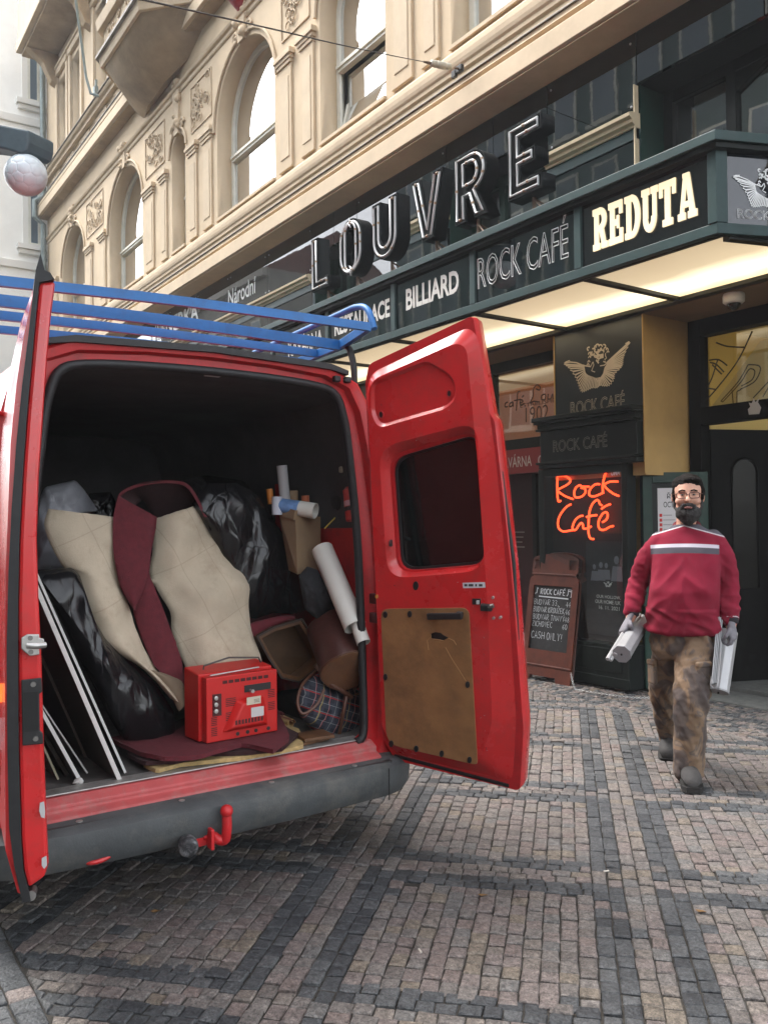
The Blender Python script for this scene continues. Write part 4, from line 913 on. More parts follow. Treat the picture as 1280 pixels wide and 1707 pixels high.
# ---- green notice board standing across the reveal
d45 = Vector((.567, .824, 0)).normalized(); nb0 = Vector((-5.292, 6.62, 0)); nn = Vector((d45.y, -d45.x, 0))
nb = thing('notice_board', 'dark green framed notice board with a white October programme, behind the man', 'notice board', (-5.15, 6.85, 0))
def nbox(u0, u1, z0, z1, d0, d1):
    q = [nb0 + d45 * u + nn * d for u, d in ((u0, d0), (u1, d0), (u1, d1), (u0, d1))]; return MB().hexa([v + UZ * z0 for v in q], [v + UZ * z1 for v in q])
W = .62
nbox(0, W, .03, 2.075, -.05, -.0005).build('board', blackg, nb)
for u0, u1, z0, z1 in ((0, .09, .03, 2.08), (W - .09, W, .03, 2.08), (.0905, W - .0905, 1.98, 2.079), (.0905, W - .0905, .72, .80), (.0905, W - .0905, .03, .14)): nbox(u0, u1, z0, z1, 0, .035).build('frame', dkgreen, nb, bevel=.004)
nbox(.15, .50, 1.30, 1.93, .0, .004).build('programme_sheet', M('paper', (.56, .56, .58), .7), nb)
ink = M('ink', (.03, .03, .035), .7); redink = M('red_ink', (.5, .03, .03), .7)
q0 = nb0 + d45 * .205 + nn * .0045
write('lettering', 'ŘÍJEN', ink, nb, q0 + d45 * .035 + UZ * 1.815, q0 + d45 * .175 + UZ * 1.815, .075, bold=.01, lift=.0); write('lettering', 'OCTOBER', ink, nb, q0 + UZ * 1.745, q0 + d45 * .21 + UZ * 1.745, .055, bold=.01, lift=.0)
for i in range(8):
    for j in range(2):
        u = .165 + j * .175; z = 1.655 - i * .045
        nbox(u, u + .026, z, z + .03, .0042, .0055).build('date_mark', redink, nb); nbox(u + .035, u + .12 + .03 * ((i * 3 + j) % 2), z + .012, z + .020, .0042, .0052).build('programme_line', M('grey_ink', (.28, .28, .29), .7), nb)
# ---- doorway on the right: frame, transom with printed letter, doors, glow inside
door = thing('café_entrance'.replace('é', 'e'), 'dark timber café entrance with a lit glass transom and open door behind the man', 'doorway', (-4.2, 7.2, 0))
timber = M('black_timber', (.0025, .0025, .002), .6, spec=.08, n=.3, ns=8)
yd = 7.2
fm = MB().bb(-5.13, -5.0, yd - .06, yd + .08, 0, 3.551).build('door_post', timber, door, bevel=.006)
MB().bb(-1.9, -1.75, yd - .06, yd + .08, 0, 3.551).build('door_post', timber, door, bevel=.006)
MB().bb(-4.9995, -1.9005, yd - .06, yd + .08, 3.39, 3.551).build('door_head', timber, door, bevel=.006)
MB().bb(-4.9995, -1.9005, yd - .07, yd + .08, 2.535, 2.70).build('transom_bar', timber, door, bevel=.006)
MB().bb(-5.0, -1.9, yd + .02, yd + .028, 2.701, 3.389).build('transom_pane', glass_mat('transom_glass', (.9, .85, .7), .02, .10), door)
tp = MB().prism([Vector((-4.965, yd + .05, 2.702)), Vector((-3.4, yd + .05, 2.702)), Vector((-3.4, yd + .05, 3.12)), Vector((-4.33, yd + .05, 3.28)), Vector((-4.45, yd + .05, 3.24))], (0, .01, 0)).build('transom_screen', M('frosted_screen_glow', (.42, .40, .28), .6, emit=(.46, .38, .16), es=.03), door)  # slight emission makes the screen look lit from behind
blk = M('print_black', (.03, .028, .02), .6)
Z55 = lambda L: [(1050 + x / 5.565, 500 + y / 5.567) for x, y in L]
script_strokes([Z55(s_) for s_ in ([(840, 940), (1000, 760), (1095, 600)], [(860, 945), (1020, 770), (1070, 690)], [(1095, 600), (1190, 610), (1205, 660), (1150, 760), (1020, 830)], [(1070, 690), (1110, 640), (1155, 660), (1130, 740), (1030, 800)], [(945, 840), (955, 960)], [(990, 850), (990, 960)], [(990, 850), (1030, 830)], [(840, 940), (862, 946)], [(1140, 910), (1290, 750)], [(1230, 900), (1290, 800)])], yd + .0490, .012, blk, door)
script_strokes([Z55(s_) for s_ in ([(705, 930), (820, 800), (1000, 560), (1130, 290)], [(795, 395), (900, 430), (1060, 440)], [(730, 560), (820, 555), (900, 610)], [(740, 580), (800, 600), (870, 670)], [(760, 600), (850, 690)], [(810, 560), (760, 720), (720, 800)], [(720, 820), (790, 830)])], yd + .0185, .014, blk, door)
MB().bb(-5.0, -1.8, 9.6, 9.65, 0, 3.5).build('hall_wall', M('hall_yellow_glow', (.5, .40, .17), .8, emit=(.55, .38, .10), es=.035), door)  # wall emission adds to the lamplight in the hall
MB().bb(-5.0, -1.8, 7.5, 9.6, 3.50, 3.55).build('hall_ceiling', M('hall_cream_glow', (.5, .45, .3), .8, emit=(.5, .4, .18), es=.02), door)  # ceiling emission likewise stands for lamplight
MB().bb(-5.02, -5.0, 7.3, 9.6, 0, 3.5).build('hall_side', M('hall_yellow_glow'), door)
lf0, lf1 = Vector((-4.995, 7.285, 0)), Vector((-4.72, 7.98, 0)); ld = (lf1 - lf0).normalized(); ln = Vector((ld.y, -ld.x, 0)); LW = (lf1 - lf0).length
def leaf(u0, u1, z0, z1, d0, d1, a=lf0, dv=ld, nv=ln):
    q = [a + dv * u + nv * d for u, d in ((u0, d0), (u1, d0), (u1, d1), (u0, d1))]; return MB().hexa([v + UZ * z0 for v in q], [v + UZ * z1 for v in q])
lfp = leaf(0, LW, .03, 2.50, -.045, 0).build('door_leaf', timber, door)
ag = arch(.22, .50, .95, 2.08, 10)
MB().prism([lf0 + ld * x + ln * .001 + UZ * z for x, z in ag], ln * .006).build('leaf_pane', M('dim_glass', (.010, .010, .008), .15, spec=.12), lfp)
MB().tube([lf0 + ld * x + ln * .008 + UZ * z for x, z in ag], .014, 6, closed=True).build('leaf_moulding', timber, lfp)
l20 = Vector((-4.70, 8.0, 0)); d2 = Vector((1, .12, 0)).normalized(); n2 = Vector((d2.y, -d2.x, 0))
l2 = leaf(0, 1.5, .03, 2.62, -.05, 0, l20, d2, n2).build('door_leaf', timber, door)
for z0, z1 in ((.55, 1.22), (1.27, 2.0), (2.05, 2.5)): leaf(.10, 1.4, z0, z1, .001, .01, l20, d2, n2).build('leaf_pane', M('dim_glass'), l2)
MB().tube([l20 + d2 * .05 + n2 * .05 + UZ * z for z in (1.12, 1.22)], .012, 6).tube([l20 + d2 * .05 + n2 * .04 + UZ * 1.2, l20 + d2 * .14 + n2 * .05 + UZ * 1.2], .01, 6).build('door_handle', M('dark_brass', (.12, .10, .06), .35, metal=.8), l2)
fsk = onY(1256, 681, yd - .072); m = MB()
m.prism([fsk + Vector((x, 0, z)) for x, z in ((-.05, -.05), (.05, -.055), (.07, 0), (.04, .05), (.05, .085), (.015, .055), (0, .09), (-.02, .05), (-.05, .06), (-.035, .02), (-.06, 0))], (0, -.002, 0)); m.build('sticker', M('grey_sticker', (.35, .36, .36), .6), door)
# lamp in the hall behind the transom
hl = thing('hall_lamp', 'bright ceiling lamp seen through the transom glass', 'lamp', (-4.55, 8.2, 3.35))
_lp = onY(1212, 588, 8.6)
MB().lathe([(.02, 3.5 - _lp.z), (.02, .06), (.13, .05), (.17, 0), (.12, -.06), (.03, -.08)], _lp, (0, 0, 1), 18).build('lamp_shade', M('lamp_glass', (.9, .8, .5), .4, emit=(1., .82, .48), es=4.), hl, smooth=60)
pd = bpy.data.lights.new('hall_light', 'POINT'); pd.energy = 4; pd.color = (1, .78, .42); pd.shadow_soft_size = .2; po = bpy.data.objects.new('hall_light', pd); COL.objects.link(po); po.parent = hl; po.location = _lp - Vector(hl.location) - UZ * .28
# security camera
cc = thing('security_camera', 'white dome security camera on the porch ceiling above the doorway', 'camera', (-4.17, 6.72, 3.5))
cp = onZ(1222, 490, 3.552)
MB().lathe([(.085, 0), (.09, -.02), (.088, -.07), (.07, -.085), (.02, -.085)], cp, (0, 0, 1), 20).build('housing', M('camera_white', (.6, .6, .57), .4), cc, smooth=50)
MB().ball(cp - UZ * .085, (.058, .058, .055), 16, 10).build('dome', M('camera_black', (.01, .01, .01), .08), cc, smooth=180)
# ------------------------------------------------------------------ the red van, seen from behind with its doors open
red = M('van_red', (.52, .018, .020), .28, n=.10, ns=2.5, coat=.35, dirt=.45, dirtcol=(.20, .05, .04), ds=8, rn=.12)
redd = M('van_red_dull', (.46, .015, .018), .42, n=.15, ns=4, dirt=.55, dirtcol=(.09, .02, .018), ds=9)
redf = M('van_red_faded', (.40, .07, .07), .5, n=.25, ns=5, dirt=.8, dirtcol=(.28, .20, .18), ds=11)
rubber = M('rubber_seal', (.010, .010, .011), .55, n=.3, ns=30)
plast = M('bumper_plastic', (.058, .064, .066), .55, n=.25, ns=6, dirt=.6, dirtcol=(.16, .15, .13), ds=5, bump=.12, bs=120)
alu = M('scuffed_alu', (.42, .41, .39), .45, metal=.7, n=.2, ns=30, dirt=.6, dirtcol=(.14, .12, .10), ds=14)
linr = M('dark_liner', (.055, .055, .058), .8, n=.3, ns=3, bump=.1)
vfloor = M('van_floor', (.075, .07, .065), .8, n=.35, ns=9, dirt=.7, dirtcol=(.17, .15, .13), ds=8)
blackp = M('black_plastic', (.012, .012, .013), .45)
steelm = M('zinc_steel', (.45, .44, .42), .38, metal=.8, n=.2, ns=15)
darkglass = M('tinted_glass', (.004, .005, .005), .03, spec=.6)
VC, VX = 1.53, -3.56
van = thing('delivery_van', 'red panel van with both rear doors open and its load bay full of junk', 'van', (-5.5, VC, 0))
outR = [(0, .34), (.75, .34), (.93, .38), (.98, .5), (1.0, .8), (.995, 1.2), (.965, 1.6), (.90, 2.0), (.845, 2.2), (.77, 2.32), (.62, 2.385), (.3, 2.412), (0, 2.42)]
apR = [(0, .545), (.40, .545), (.74, .547), (.785, .58), (.785, .8), (.775, 1.2), (.757, 1.6), (.715, 2.0), (.69, 2.15), (.645, 2.255), (.54, 2.29), (.3, 2.305), (0, 2.31)]
def contour(R, X, grow=0, dz=0): 
    r = [Vector((X, VC + y, z)) for y, z in R] + [Vector((X, VC - y, z)) for y, z in R[-2:0:-1]]
    return r
def mixc(a, b, t): return [(p[0] + (q[0] - p[0]) * t, p[1] + (q[1] - p[1]) * t) for p, q in zip(a, b)]
m = MB(); cab = lambda s, h: [(y * s, .34 + (z - .34) * h) for y, z in outR]
m.loft([contour(outR, VX), contour(outR, -3.7), contour(outR, -6.9), contour(cab(.99, .97), -7.3), contour(cab(.95, .62), -8.1), contour(cab(.90, .52), -8.7), contour(cab(.78, .40), -8.95)], caps=False)
m.f.append(tuple(range(6 * 24, 7 * 24))); m.m.append(0)
m.build('body_shell', red, van, smooth=35)
m = MB(); m.loft([contour(outR, VX), contour(mixc(outR, apR, .12), VX + .012), contour(mixc(outR, apR, .42), VX + .006), contour(mixc(outR, apR, .50), VX - .03), contour(apR, VX - .035)], caps=False); m.build('rear_frame', redd, van, smooth=40)
inR = [(y * .985 + .0, z) for y, z in apR]; wide = [(min(y * 1.18, .93) if z > .56 else y * 1.15, min(z, 2.30) if z > .56 else .545) for y, z in apR]
m = MB(); m.loft([contour(apR, VX - .0352), contour(wide, VX - .10), contour(wide, -6.55)], caps=False); m.f.append(tuple(range(48, 72))); m.m.append(0)
ins = m.build('interior_liner', [linr, redd, vfloor], van, smooth=30)
for p in ins.data.polygons:
    c = p.center + off(van)
    if c.z < .56: p.material_index = 2
    elif 0.6 < c.z < 1.75 and abs(c.y - VC) > .75: p.material_index = 1
# right inner wall pressings
for k, (x, z) in enumerate(((-3.95, 1.75), (-4.35, 1.72), (-4.75, 1.7))): MB().lathe([(.055, 0), (.05, .012), (.02, .014)], (x, VC + .885, z), (0, -1, 0), 14).build('wall_hole', blackp, van)
for x in (-4.6, -5.4): MB().bb(x - .05, x + .05, VC + .86, VC + .93, .56, 1.9).build('wall_rib', redd, van, bevel=.015)
# seal round the opening, roof edge
full = contour(apR, VX - .012)[2:]; full = full[:-1] if False else full
P = [v for v in contour(mixc(apR, outR, .04), VX - .018)]; P = smooth_path(P[2:23], 70)
MB().tube(P, .021, 8).build('door_seal', rubber, van, smooth=60)
MB().prism([Vector((VX + .03, VC + y, z)) for y, z in ((-.72, 2.352), (-.6, 2.372), (0, 2.392), (.6, 2.372), (.70, 2.352), (.70, 2.374), (.6, 2.40), (0, 2.420), (-.6, 2.40), (-.72, 2.374))], (-.06, 0, 0)).build('roof_gutter_seal', rubber, van)
MB().bb(VX - .05, VX - .012, VC - .02, VC + .05, 2.295, 2.302).build('courtesy_light', M('lens_white', (.5, .5, .5), .3), van)
for y in (.62, .68): MB().bb(VX - .0, VX + .032, VC + y, VC + y + .035, 2.315, 2.345).build('buffer', rubber, van, bevel=.006)
# sill and bumper
MB().bb(VX - .10, VX - .012, VC - .775, VC + .785, .546, .5525).build('sill_strip', alu, van, bevel=.002)
sp = [(VX - .035, .545), (VX - .01, .54), (VX + .035, .515), (VX + .03, .495), (VX + .075, .478), (VX + .07, .44), (VX - .035, .42)]
MB().prism([Vector((x, VC - .80, z)) for x, z in sp], (0, 1.64, 0)).build('sill_panel', redf, van, bevel=.008)
MB().bb(VX + .076, VX + .13, VC - .84, VC + .86, .452, .464).build('bumper_trim', M('dark_trim', (.035, .035, .036), .6, n=.3, ns=9), van)
for y in (-.62, -.2, .22, .66): MB().lathe([(.013, 0), (.013, .004), (.006, .006)], (VX + .105, VC + y, .4645), (0, 0, 1), 10).build('bumper_screw', steelm, van)
bpth = [(-4.35, .52), (-3.75, .52), (-3.56, .545), (-3.44, .64), (-3.405, .85), (-3.39, 1.2), (-3.385, 1.53), (-3.39, 1.86), (-3.405, 2.2), (-3.43, 2.42), (-3.52, 2.54), (-3.72, 2.585), (-4.35, 2.59)]
sect = [(-.14, .475), (-.02, .462), (.012, .44), (.018, .40), (.010, .335), (-.02, .296), (-.12, .288)]
BP = smooth_path([(x, y, 0) for x, y in bpth], 72); rings = []
for i, p in enumerate(BP):
    t = (BP[min(i + 1, 72)] - BP[max(i - 1, 0)]).normalized(); n_ = Vector((t.y, -t.x, 0)); rings.append([p + n_ * d + UZ * z for d, z in sect])
MB().loft(rings).build('bumper', plast, van, smooth=35)
MB().bb(-3.367, -3.362, 2.325, 2.329, .30, .45).build('bumper_joint', rubber, van)
MB().bb(-8.2, -3.62, VC - .75, VC + .75, .24, .42).build('underbody', M('underbody_black', (.012, .012, .012), .9), van)  # carried low to deepen the shadow under the van
for x in (-4.35, -7.75):
    for y, s in ((VC - .86, -1), (VC + .86, 1)):
        w = MB().lathe([(.20, -.10), (.31, -.10), (.335, -.07), (.335, .07), (.31, .10), (.20, .10)], (x, y, .335), (0, 1, 0), 24).build('wheel', M('tyre', (.02, .02, .02), .8), van, smooth=40)
        MB().lathe([(.20, -.05), (.2, .05), (.12, .07), (.03, .07)], (x, y + s * .02, .335), (0, s, 0), 18).build('rim', steelm, w, smooth=40)
for s in (-1, 1): MB().prism([Vector((-7.05, VC + s * .94, 1.25)), Vector((-7.85, VC + s * .93, 1.25)), Vector((-7.4, VC + s * .90, 1.85)), Vector((-7.05, VC + s * .90, 1.95))], (0, s * .06, 0)).build('side_window', darkglass, van)
for s in (-1, 1): MB().bb(-8.97, -8.80, VC + s * .45, VC + s * .75, .75, .95).build('headlight', M('lens_white'), van, bevel=.02)
MB().bb(-7.0, -7.0 + .08, VC + .96, VC + .99, 1.98, 2.05).build('gutter_end', red, van)
for s in (-1, 1): MB().bb(VX - .25, VX + .02, VC + s * .85, VC + s * .93, 2.055, 2.075).build('gutter_end', red, van, bevel=.006)
MB().lathe([(.02, .0), (.31, .0), (.33, .03), (.33, .16), (.31, .19), (.02, .19)], (-4.05, VC - .1, .205), (0, 0, 1), 24).build('added_shade_wheel', M('underbody_black'), van, smooth=40)  # unseen wheel added to keep sky light from under the van
# tail lamp on the left rear post
tl = MB().bb(VX - .02, VX + .045, .545, .66, .70, 1.10).build('tail_lamp', M('lamp_red', (.35, .01, .01), .15, coat=.5), van, bevel=.015)
MB().bb(VX + .0455, VX + .052, .55, .655, .96, 1.03).build('indicator_lens', M('indicator_glow', (.8, .3, .05), .2, emit=(1, .16, .015), es=.5), tl)
MB().bb(VX + .0455, VX + .052, .55, .655, .78, .90).build('reverse_lens', M('lens_white'), tl)
# tow bar
XT = -3.33
hb = onX(378, 1352, XT); nk = onX(376, 1385, XT); pl0 = onX(345, 1408, XT); sk = onX(314, 1410, XT)
m = MB().ball(hb, .027, 14, 10); 
tb = m.build('tow_ball', redd, van, smooth=180)
MB().tube(smooth_path([hb - UZ * .02, hb - UZ * .08, hb + Vector((-.015, -.005, -.125)), pl0 + Vector((-.05, .05, .01)), pl0 + Vector((-.25, .04, .05))], 16), .021, 10).build('tow_neck', redd, tb, smooth=60)
MB().box(pl0 + Vector((-.03, .03, .01)), (.05, .015, .085)).build('tow_flange', redd, tb, bevel=.004)
MB().box(pl0 + Vector((-.10, -.01, .015)), (.08, .10, .085)).tube([pl0 + Vector((-.06, .01, .01)), pl0 + Vector((-.06, .075, .01))], .012, 8).build('tow_bracket', redd, van, bevel=.004)
MB().lathe([(.036, -.03), (.040, 0), (.040, .02), (.034, .028), (.02, .03)], sk, (1, -.25, -.1), 16).build('tow_socket', M('socket_black', (.02, .02, .022), .5, n=.6, ns=40, dirt=.9, dirtcol=(.35, .35, .36), ds=25), van, smooth=50)
tr = onX(165, 1430, -3.42)
MB().tube(smooth_path([tr + Vector((-.12, -.055, .03)), tr + Vector((-.02, -.055, .0)), tr + Vector((.02, -.03, -.006)), tr + Vector((.02, .03, .002)), tr + Vector((-.02, .055, .014)), tr + Vector((-.12, .055, .04))], 18), .0095, 8).build('towing_eye', red, van, smooth=60)
# ---- right door: its own plane, features measured on it
HB = onX(650, 1262, -3.53); FB = onZ(868, 1316, .40)
axis = Vector((.03, -.13, 1)).normalized(); du = (FB - HB).normalized(); dn = du.cross(axis).normalized()
if dn.dot(EYE - HB) < 0: dn = -dn
dv = dn.cross(du); dv = dv if dv.z > 0 else -dv
def duv(px, py): p = onP(px, py, HB, dn); return ((p - HB).dot(du), (p - HB).dot(dv))
def D3(u, v, d=0): return HB + du * u + dv * v + dn * d
rd = 'right_rear'
def flat(name, splines, d0, d1, mat, parent, bevel=0, px=True):
    sp = [[duv(*q) for q in s_] for s_ in splines] if px else splines
    me = curve_mesh(sp, max((d1 - d0) / 2, 0.0)); n = len(me.vertices); co = np.empty(n * 3, np.float32); me.vertices.foreach_get('co', co); co = co.reshape(-1, 3)
    o = np.array(HB - off(parent)); W_ = o[None] + co[:, :1] * np.array(du)[None] + co[:, 1:2] * np.array(dv)[None] + (co[:, 2:3] + (d0 + d1) / 2) * np.array(dn)[None]
    me.vertices.foreach_set('co', W_.astype(np.float32).ravel()); me.materials.clear(); me.materials.append(mat)
    bm = bmesh.new(); bm.from_mesh(me); bmesh.ops.remove_doubles(bm, verts=bm.verts, dist=1e-5); bmesh.ops.recalc_face_normals(bm, faces=bm.faces); bm.to_mesh(me); bm.free(); me.update()
    ob = link(name, me, parent)
    if bevel: b = ob.modifiers.new('bevel', 'BEVEL'); b.width = bevel; b.segments = 3; b.limit_method = 'ANGLE'; b.angle_limit = rad(35)
    return ob
def rnd_poly(P, r, n=5):
    """rounded corners for a pixel polygon"""
    out = []; N_ = len(P)
    for i in range(N_):
        p0, p1, p2 = Vector(P[i - 1]), Vector(P[i]), Vector(P[(i + 1) % N_]); a = p1 + (p0 - p1).normalized() * min(r, (p0 - p1).length * .45); b = p1 + (p2 - p1).normalized() * min(r, (p2 - p1).length * .45)
        for k in range(n + 1):
            t = k / n; q = a * (1 - t) ** 2 + p1 * 2 * t * (1 - t) + b * t * t; out.append((q.x, q.y))
    return out
flange = rnd_poly([(611, 640), (617, 607), (790, 526), (818, 690), (826, 700), (853, 940), (858, 1000), (874, 1215), (868, 1317), (662, 1266), (640, 1232), (625, 900)], 9)
winh = rnd_poly([(655, 764), (799, 722), (811, 940), (668, 952)], 26); wino = rnd_poly([(640, 745), (803, 702), (816, 948), (655, 962)], 34)
door_r = flat('rear_door', [flange, winh], -.035, .012, redd, van, .006); door_r['label'] = 'right rear door swung wide open with a brown board inside'
pan_t = rnd_poly([(622, 655), (632, 632), (768, 572), (786, 580), (803, 760), (820, 1000), (828, 1200), (808, 1262), (670, 1240), (646, 1212), (632, 900)], 14)
pan_b = rnd_poly([(613, 652), (621, 622), (784, 545), (800, 565), (828, 760), (850, 1000), (862, 1200), (856, 1300), (664, 1256), (640, 1225), (624, 900)], 14)
emb = rnd_poly([(628, 637), (720, 601), (757, 622), (768, 640), (768, 665), (752, 681), (640, 713), (628, 690)], 12); emb_i = rnd_poly([(631, 642), (722, 606), (755, 627), (764, 642), (764, 662), (750, 676), (642, 707), (632, 688)], 10)
gro = [(690, 973)]
uvt, uvb = [duv(*q) for q in pan_t], [duv(*q) for q in pan_b]
H1 = .048
top = flat('inner_panel', [pan_t, wino, emb], H1, H1, red, door_r)
m = MB(); n = len(uvt); m.loft([[D3(u, v, H1) for u, v in uvt], [D3(u, v, .0125) for u, v in uvb]], caps=False); m.build('panel_flank', red, door_r, smooth=60)
a_, b_ = [duv(*q) for q in wino], [duv(*q) for q in winh]; mid_ = [((p[0] * .45 + q[0] * .55), (p[1] * .45 + q[1] * .55)) for p, q in zip(a_, b_)]
MB().loft([[D3(u, v, H1) for u, v in a_], [D3(u, v, H1 * .62) for u, v in mid_], [D3(u, v, -.02) for u, v in b_]], caps=False).build('window_recess', red, door_r, smooth=60)
a_, b_ = [duv(*q) for q in emb], [duv(*q) for q in emb_i]
MB().loft([[D3(u, v, H1) for u, v in a_], [D3(u, v, H1 - .014) for u, v in b_]], caps=False).build('pressing_edge', red, door_r, smooth=60)
flat('pressing', [emb_i], H1 - .0141, H1 - .014, red, door_r)
flat('door_window', [rnd_poly([(650, 758), (803, 716), (816, 946), (662, 958)], 24)], -.026, -.02, darkglass, door_r)
flat('window_seal', [winh, rnd_poly([(658, 768), (796, 727), (808, 936), (671, 948)], 24)], -.0199, -.008, rubber, door_r)
ell = lambda x, y, rx, ry, n=12: [(x + rx * math.cos(2 * math.pi * i / n), y + ry * math.sin(2 * math.pi * i / n)) for i in range(n)]
for x, y in ((642, 691), (755, 656)): flat('grommet_ring', [ell(x, y, 5, 7), ell(x, y, 3, 5)], H1 - .0139, H1 - .009, redd, door_r, .001); flat('grommet', [ell(x, y, 3.2, 5)], H1 - .0139, H1 - .012, blackp, door_r)
hb_ = M('hardboard', (.235, .115, .045), .62, n=.22, ns=7, dirt=.75, dirtcol=(.11, .055, .025), ds=4.5, bump=.1, bs=25)
hole = [(727, 1052), (735, 1049), (744, 1050), (749, 1054), (757, 1058), (748, 1063), (738, 1061), (728, 1060)]
board = flat('inner_board', [rnd_poly([(645, 1011), (790, 1009), (804, 1262), (803, 1268), (664, 1236), (654, 1222)], 13), hole], H1 + .0005, H1 + .008, hb_, door_r, .0015); board['label'] = 'brown hardboard panel with a torn hole'
flat('hole_backing', [[(722, 1046), (762, 1046), (762, 1066), (722, 1066)]], H1 - .0, H1 + .0004, blackp, board)  # black sheet added to make the torn hole dark
m = MB()
for P in ([(752, 1074), (762, 1092), (775, 1112), (786, 1130)], [(757, 1059), (766, 1063), (770, 1070)], [(727, 1058), (722, 1062), (724, 1078)]):
    for (x0, y0), (x1, y1) in zip(P, P[1:]): m.bar(D3(*duv(x0, y0), H1 + .0085), D3(*duv(x1, y1), H1 + .0085), .0022, .003, up=dn)
m.build('crack', M('split_fibre', (.34, .19, .075), .8), board)
for x, y in ((653, 1020), (693.5, 1019), (653, 1123), (789, 1135), (662.5, 1233), (704, 1241), (746, 1249), (792, 1259)): flat('panel_clip', [ell(x, y, 3.6, 5.6)], H1 + .0082, H1 + .014, blackp, board, .002)
hu0, hv0 = duv(727, 1021); hu1, hv1 = duv(784, 1020); m = MB(); A, B = D3(hu0, hv0, H1 + .035), D3(hu1, hv1, H1 + .035)
m.bar(A, B, .030, .018, up=dn); m.bar(D3(hu0 + .02, hv0, H1 + .0085), D3(hu0 + .02, hv0, H1 + .03), .03, .028, up=dv); m.bar(D3(hu1 - .02, hv1, H1 + .0085), D3(hu1 - .02, hv1, H1 + .03), .03, .028, up=dv); m.build('grab_handle', blackp, door_r, bevel=.005)
flat('sticker', [[(779, 968), (816, 967), (817, 976), (780, 977)]], H1 + .0002, H1 + .001, M('sticker_white', (.55, .56, .6), .6), door_r)
for x0, x1 in ((782, 787), (789, 797), (800, 803), (806, 812)): flat('sticker_print', [[(x0, 970), (x1, 970), (x1, 974), (x0, 974)]], H1 + .0011, H1 + .0014, M('ink'), door_r)
flat('lock_opening', [[(795, 994), (809, 994), (809, 1004), (795, 1004)]], H1 + .0002, H1 + .002, blackp, door_r); flat('lock_tab', [[(803, 997), (807, 997), (807, 1003), (803, 1003)]], H1 + .0021, H1 + .008, M('lens_white'), door_r)
lu, lv = duv(820, 1008); m = MB().bar(D3(lu - .03, lv, .02 + H1 * .6), D3(lu + .02, lv, .02 + H1 * .3), .06, .03, up=dv); m.build('latch_case', blackp, door_r, bevel=.004)
MB().tube([D3(lu - .0, lv, H1 + .012), D3(lu + .035, lv + .012, H1 + .008)], .010, 8).build('latch_lever', M('worn_steel', (.2, .19, .18), .45, metal=.8), door_r, smooth=60)
for x, y in ((828, 993), (829, 1027), (840, 1026)): flat('door_bolt', [ell(x, y, 2, 2.6)], .03, .045, steelm, door_r)
flat('drain_plug', [ell(637.5, 991, 2.6, 3.4)], H1 + .0002, H1 + .004, M('plug_orange', (.5, .2, .03), .5), door_r); flat('grommet', [ell(702, 973, 4.5, 7.5)], H1 + .0002, H1 + .005, rubber, door_r, .001)
MB().tube([D3(*duv(656, 900), H1 * .5), D3(*duv(664, 905), H1 + .02)], .009, 8).build('window_catch', blackp, door_r)
MB().tube([D3(*duv(660, 1258), .0), D3(*duv(850, 1308), .0)], .016, 8).build('bottom_seal', rubber, door_r, smooth=60)
MB().tube([D3(*duv(866, 1205), -.012), D3(*duv(853, 940), -.012), D3(*duv(820, 700), -.012)], .012, 8).build('edge_seal', rubber, door_r, smooth=60)
for y in (1000, 1032): 
    u, v = duv(634, y); MB().box(D3(u - .03, v, -.01), (.09, .03, .05)).build('hinge', M('hinge_dark', (.07, .01, .012), .5), door_r, bevel=.005)
# outer skin of that door
fl = [duv(*q) for q in flange]; MB().loft([[D3(u, v, -.036) for u, v in fl], [D3(u * .99 + .004, v * .99 + .01, -.075) for u, v in fl], [D3(u * .93 + .03, v * .95 + .05, -.10) for u, v in fl]]).build('door_skin', red, door_r, smooth=40)
# ---- left door, seen edge-on
FL = Vector((-2.87, .583, .4)); HL_ = Vector((-3.53, .70, .4)); ldr = (HL_ - FL); ldr.z = 0; ln_ = Vector((FL.x, FL.y, 0)).normalized()
def L3(px, py): return onP(px, py, FL, ln_)
edge_r = [(93, 468), (86, 520), (79, 600), (72, 700), (65, 800), (62, 900), (65, 1000), (70, 1100), (74, 1250), (80, 1400), (82, 1440), (76, 1462), (48, 1482)]
edge_l = [(66, 470), (60, 530), (52, 620), (45, 700), (38, 800), (33, 900), (31, 1000), (31, 1100), (32, 1250), (36, 1400), (40, 1450)]
poly = [L3(*q) for q in edge_r + edge_l[::-1]]; sink = Vector((.0, .02, 0))
door_l = MB().prism(poly, ldr * .98 + sink).build('rear_door', red, van, bevel=.012); door_l['label'] = 'left rear door seen edge-on with latch and black recess'
seal_r = [(91, 468), (75, 448), (68, 425), (62, 450)]
seal_l = [(58, 470), (48, 560), (38, 640), (28, 740), (20, 850), (15, 950), (12, 1080), (13, 1250), (16, 1380), (24, 1440), (38, 1502), (52, 1500)]
pl_ = [L3(*q) - ln_ * .012 for q in [(66, 472), (91, 467), (84, 456), (75, 452), (68, 424), (60, 452)] + [(a + 0, b) for a, b in seal_l] + [(48, 1480)] + edge_l[::-1][:-1]]
MB().prism(pl_, ldr * .3).build('edge_seal', rubber, door_l)
sk_ = [L3(*q) + ln_ * .01 for q in [(60, 455), (66, 440), (60, 475)] + [(a + 2, b) for a, b in seal_l] + [(30, 1490), (10, 1420), (9, 1250), (9, 1080), (10, 950), (14, 850), (18, 740), (28, 640), (40, 560)]]
MB().prism(sk_[3:], ldr * .9 + Vector((0, -.03, 0))).build('door_skin', red, door_l)
lt = [L3(*q) - ln_ * .013 for q in ((36, 1062), (46, 1056), (66, 1056), (66, 1062), (74, 1064), (74, 1078), (66, 1080), (66, 1090), (50, 1092), (36, 1080))]
la = MB().prism(lt, -ln_ * .012).build('latch_plate', steelm, door_l, bevel=.003)
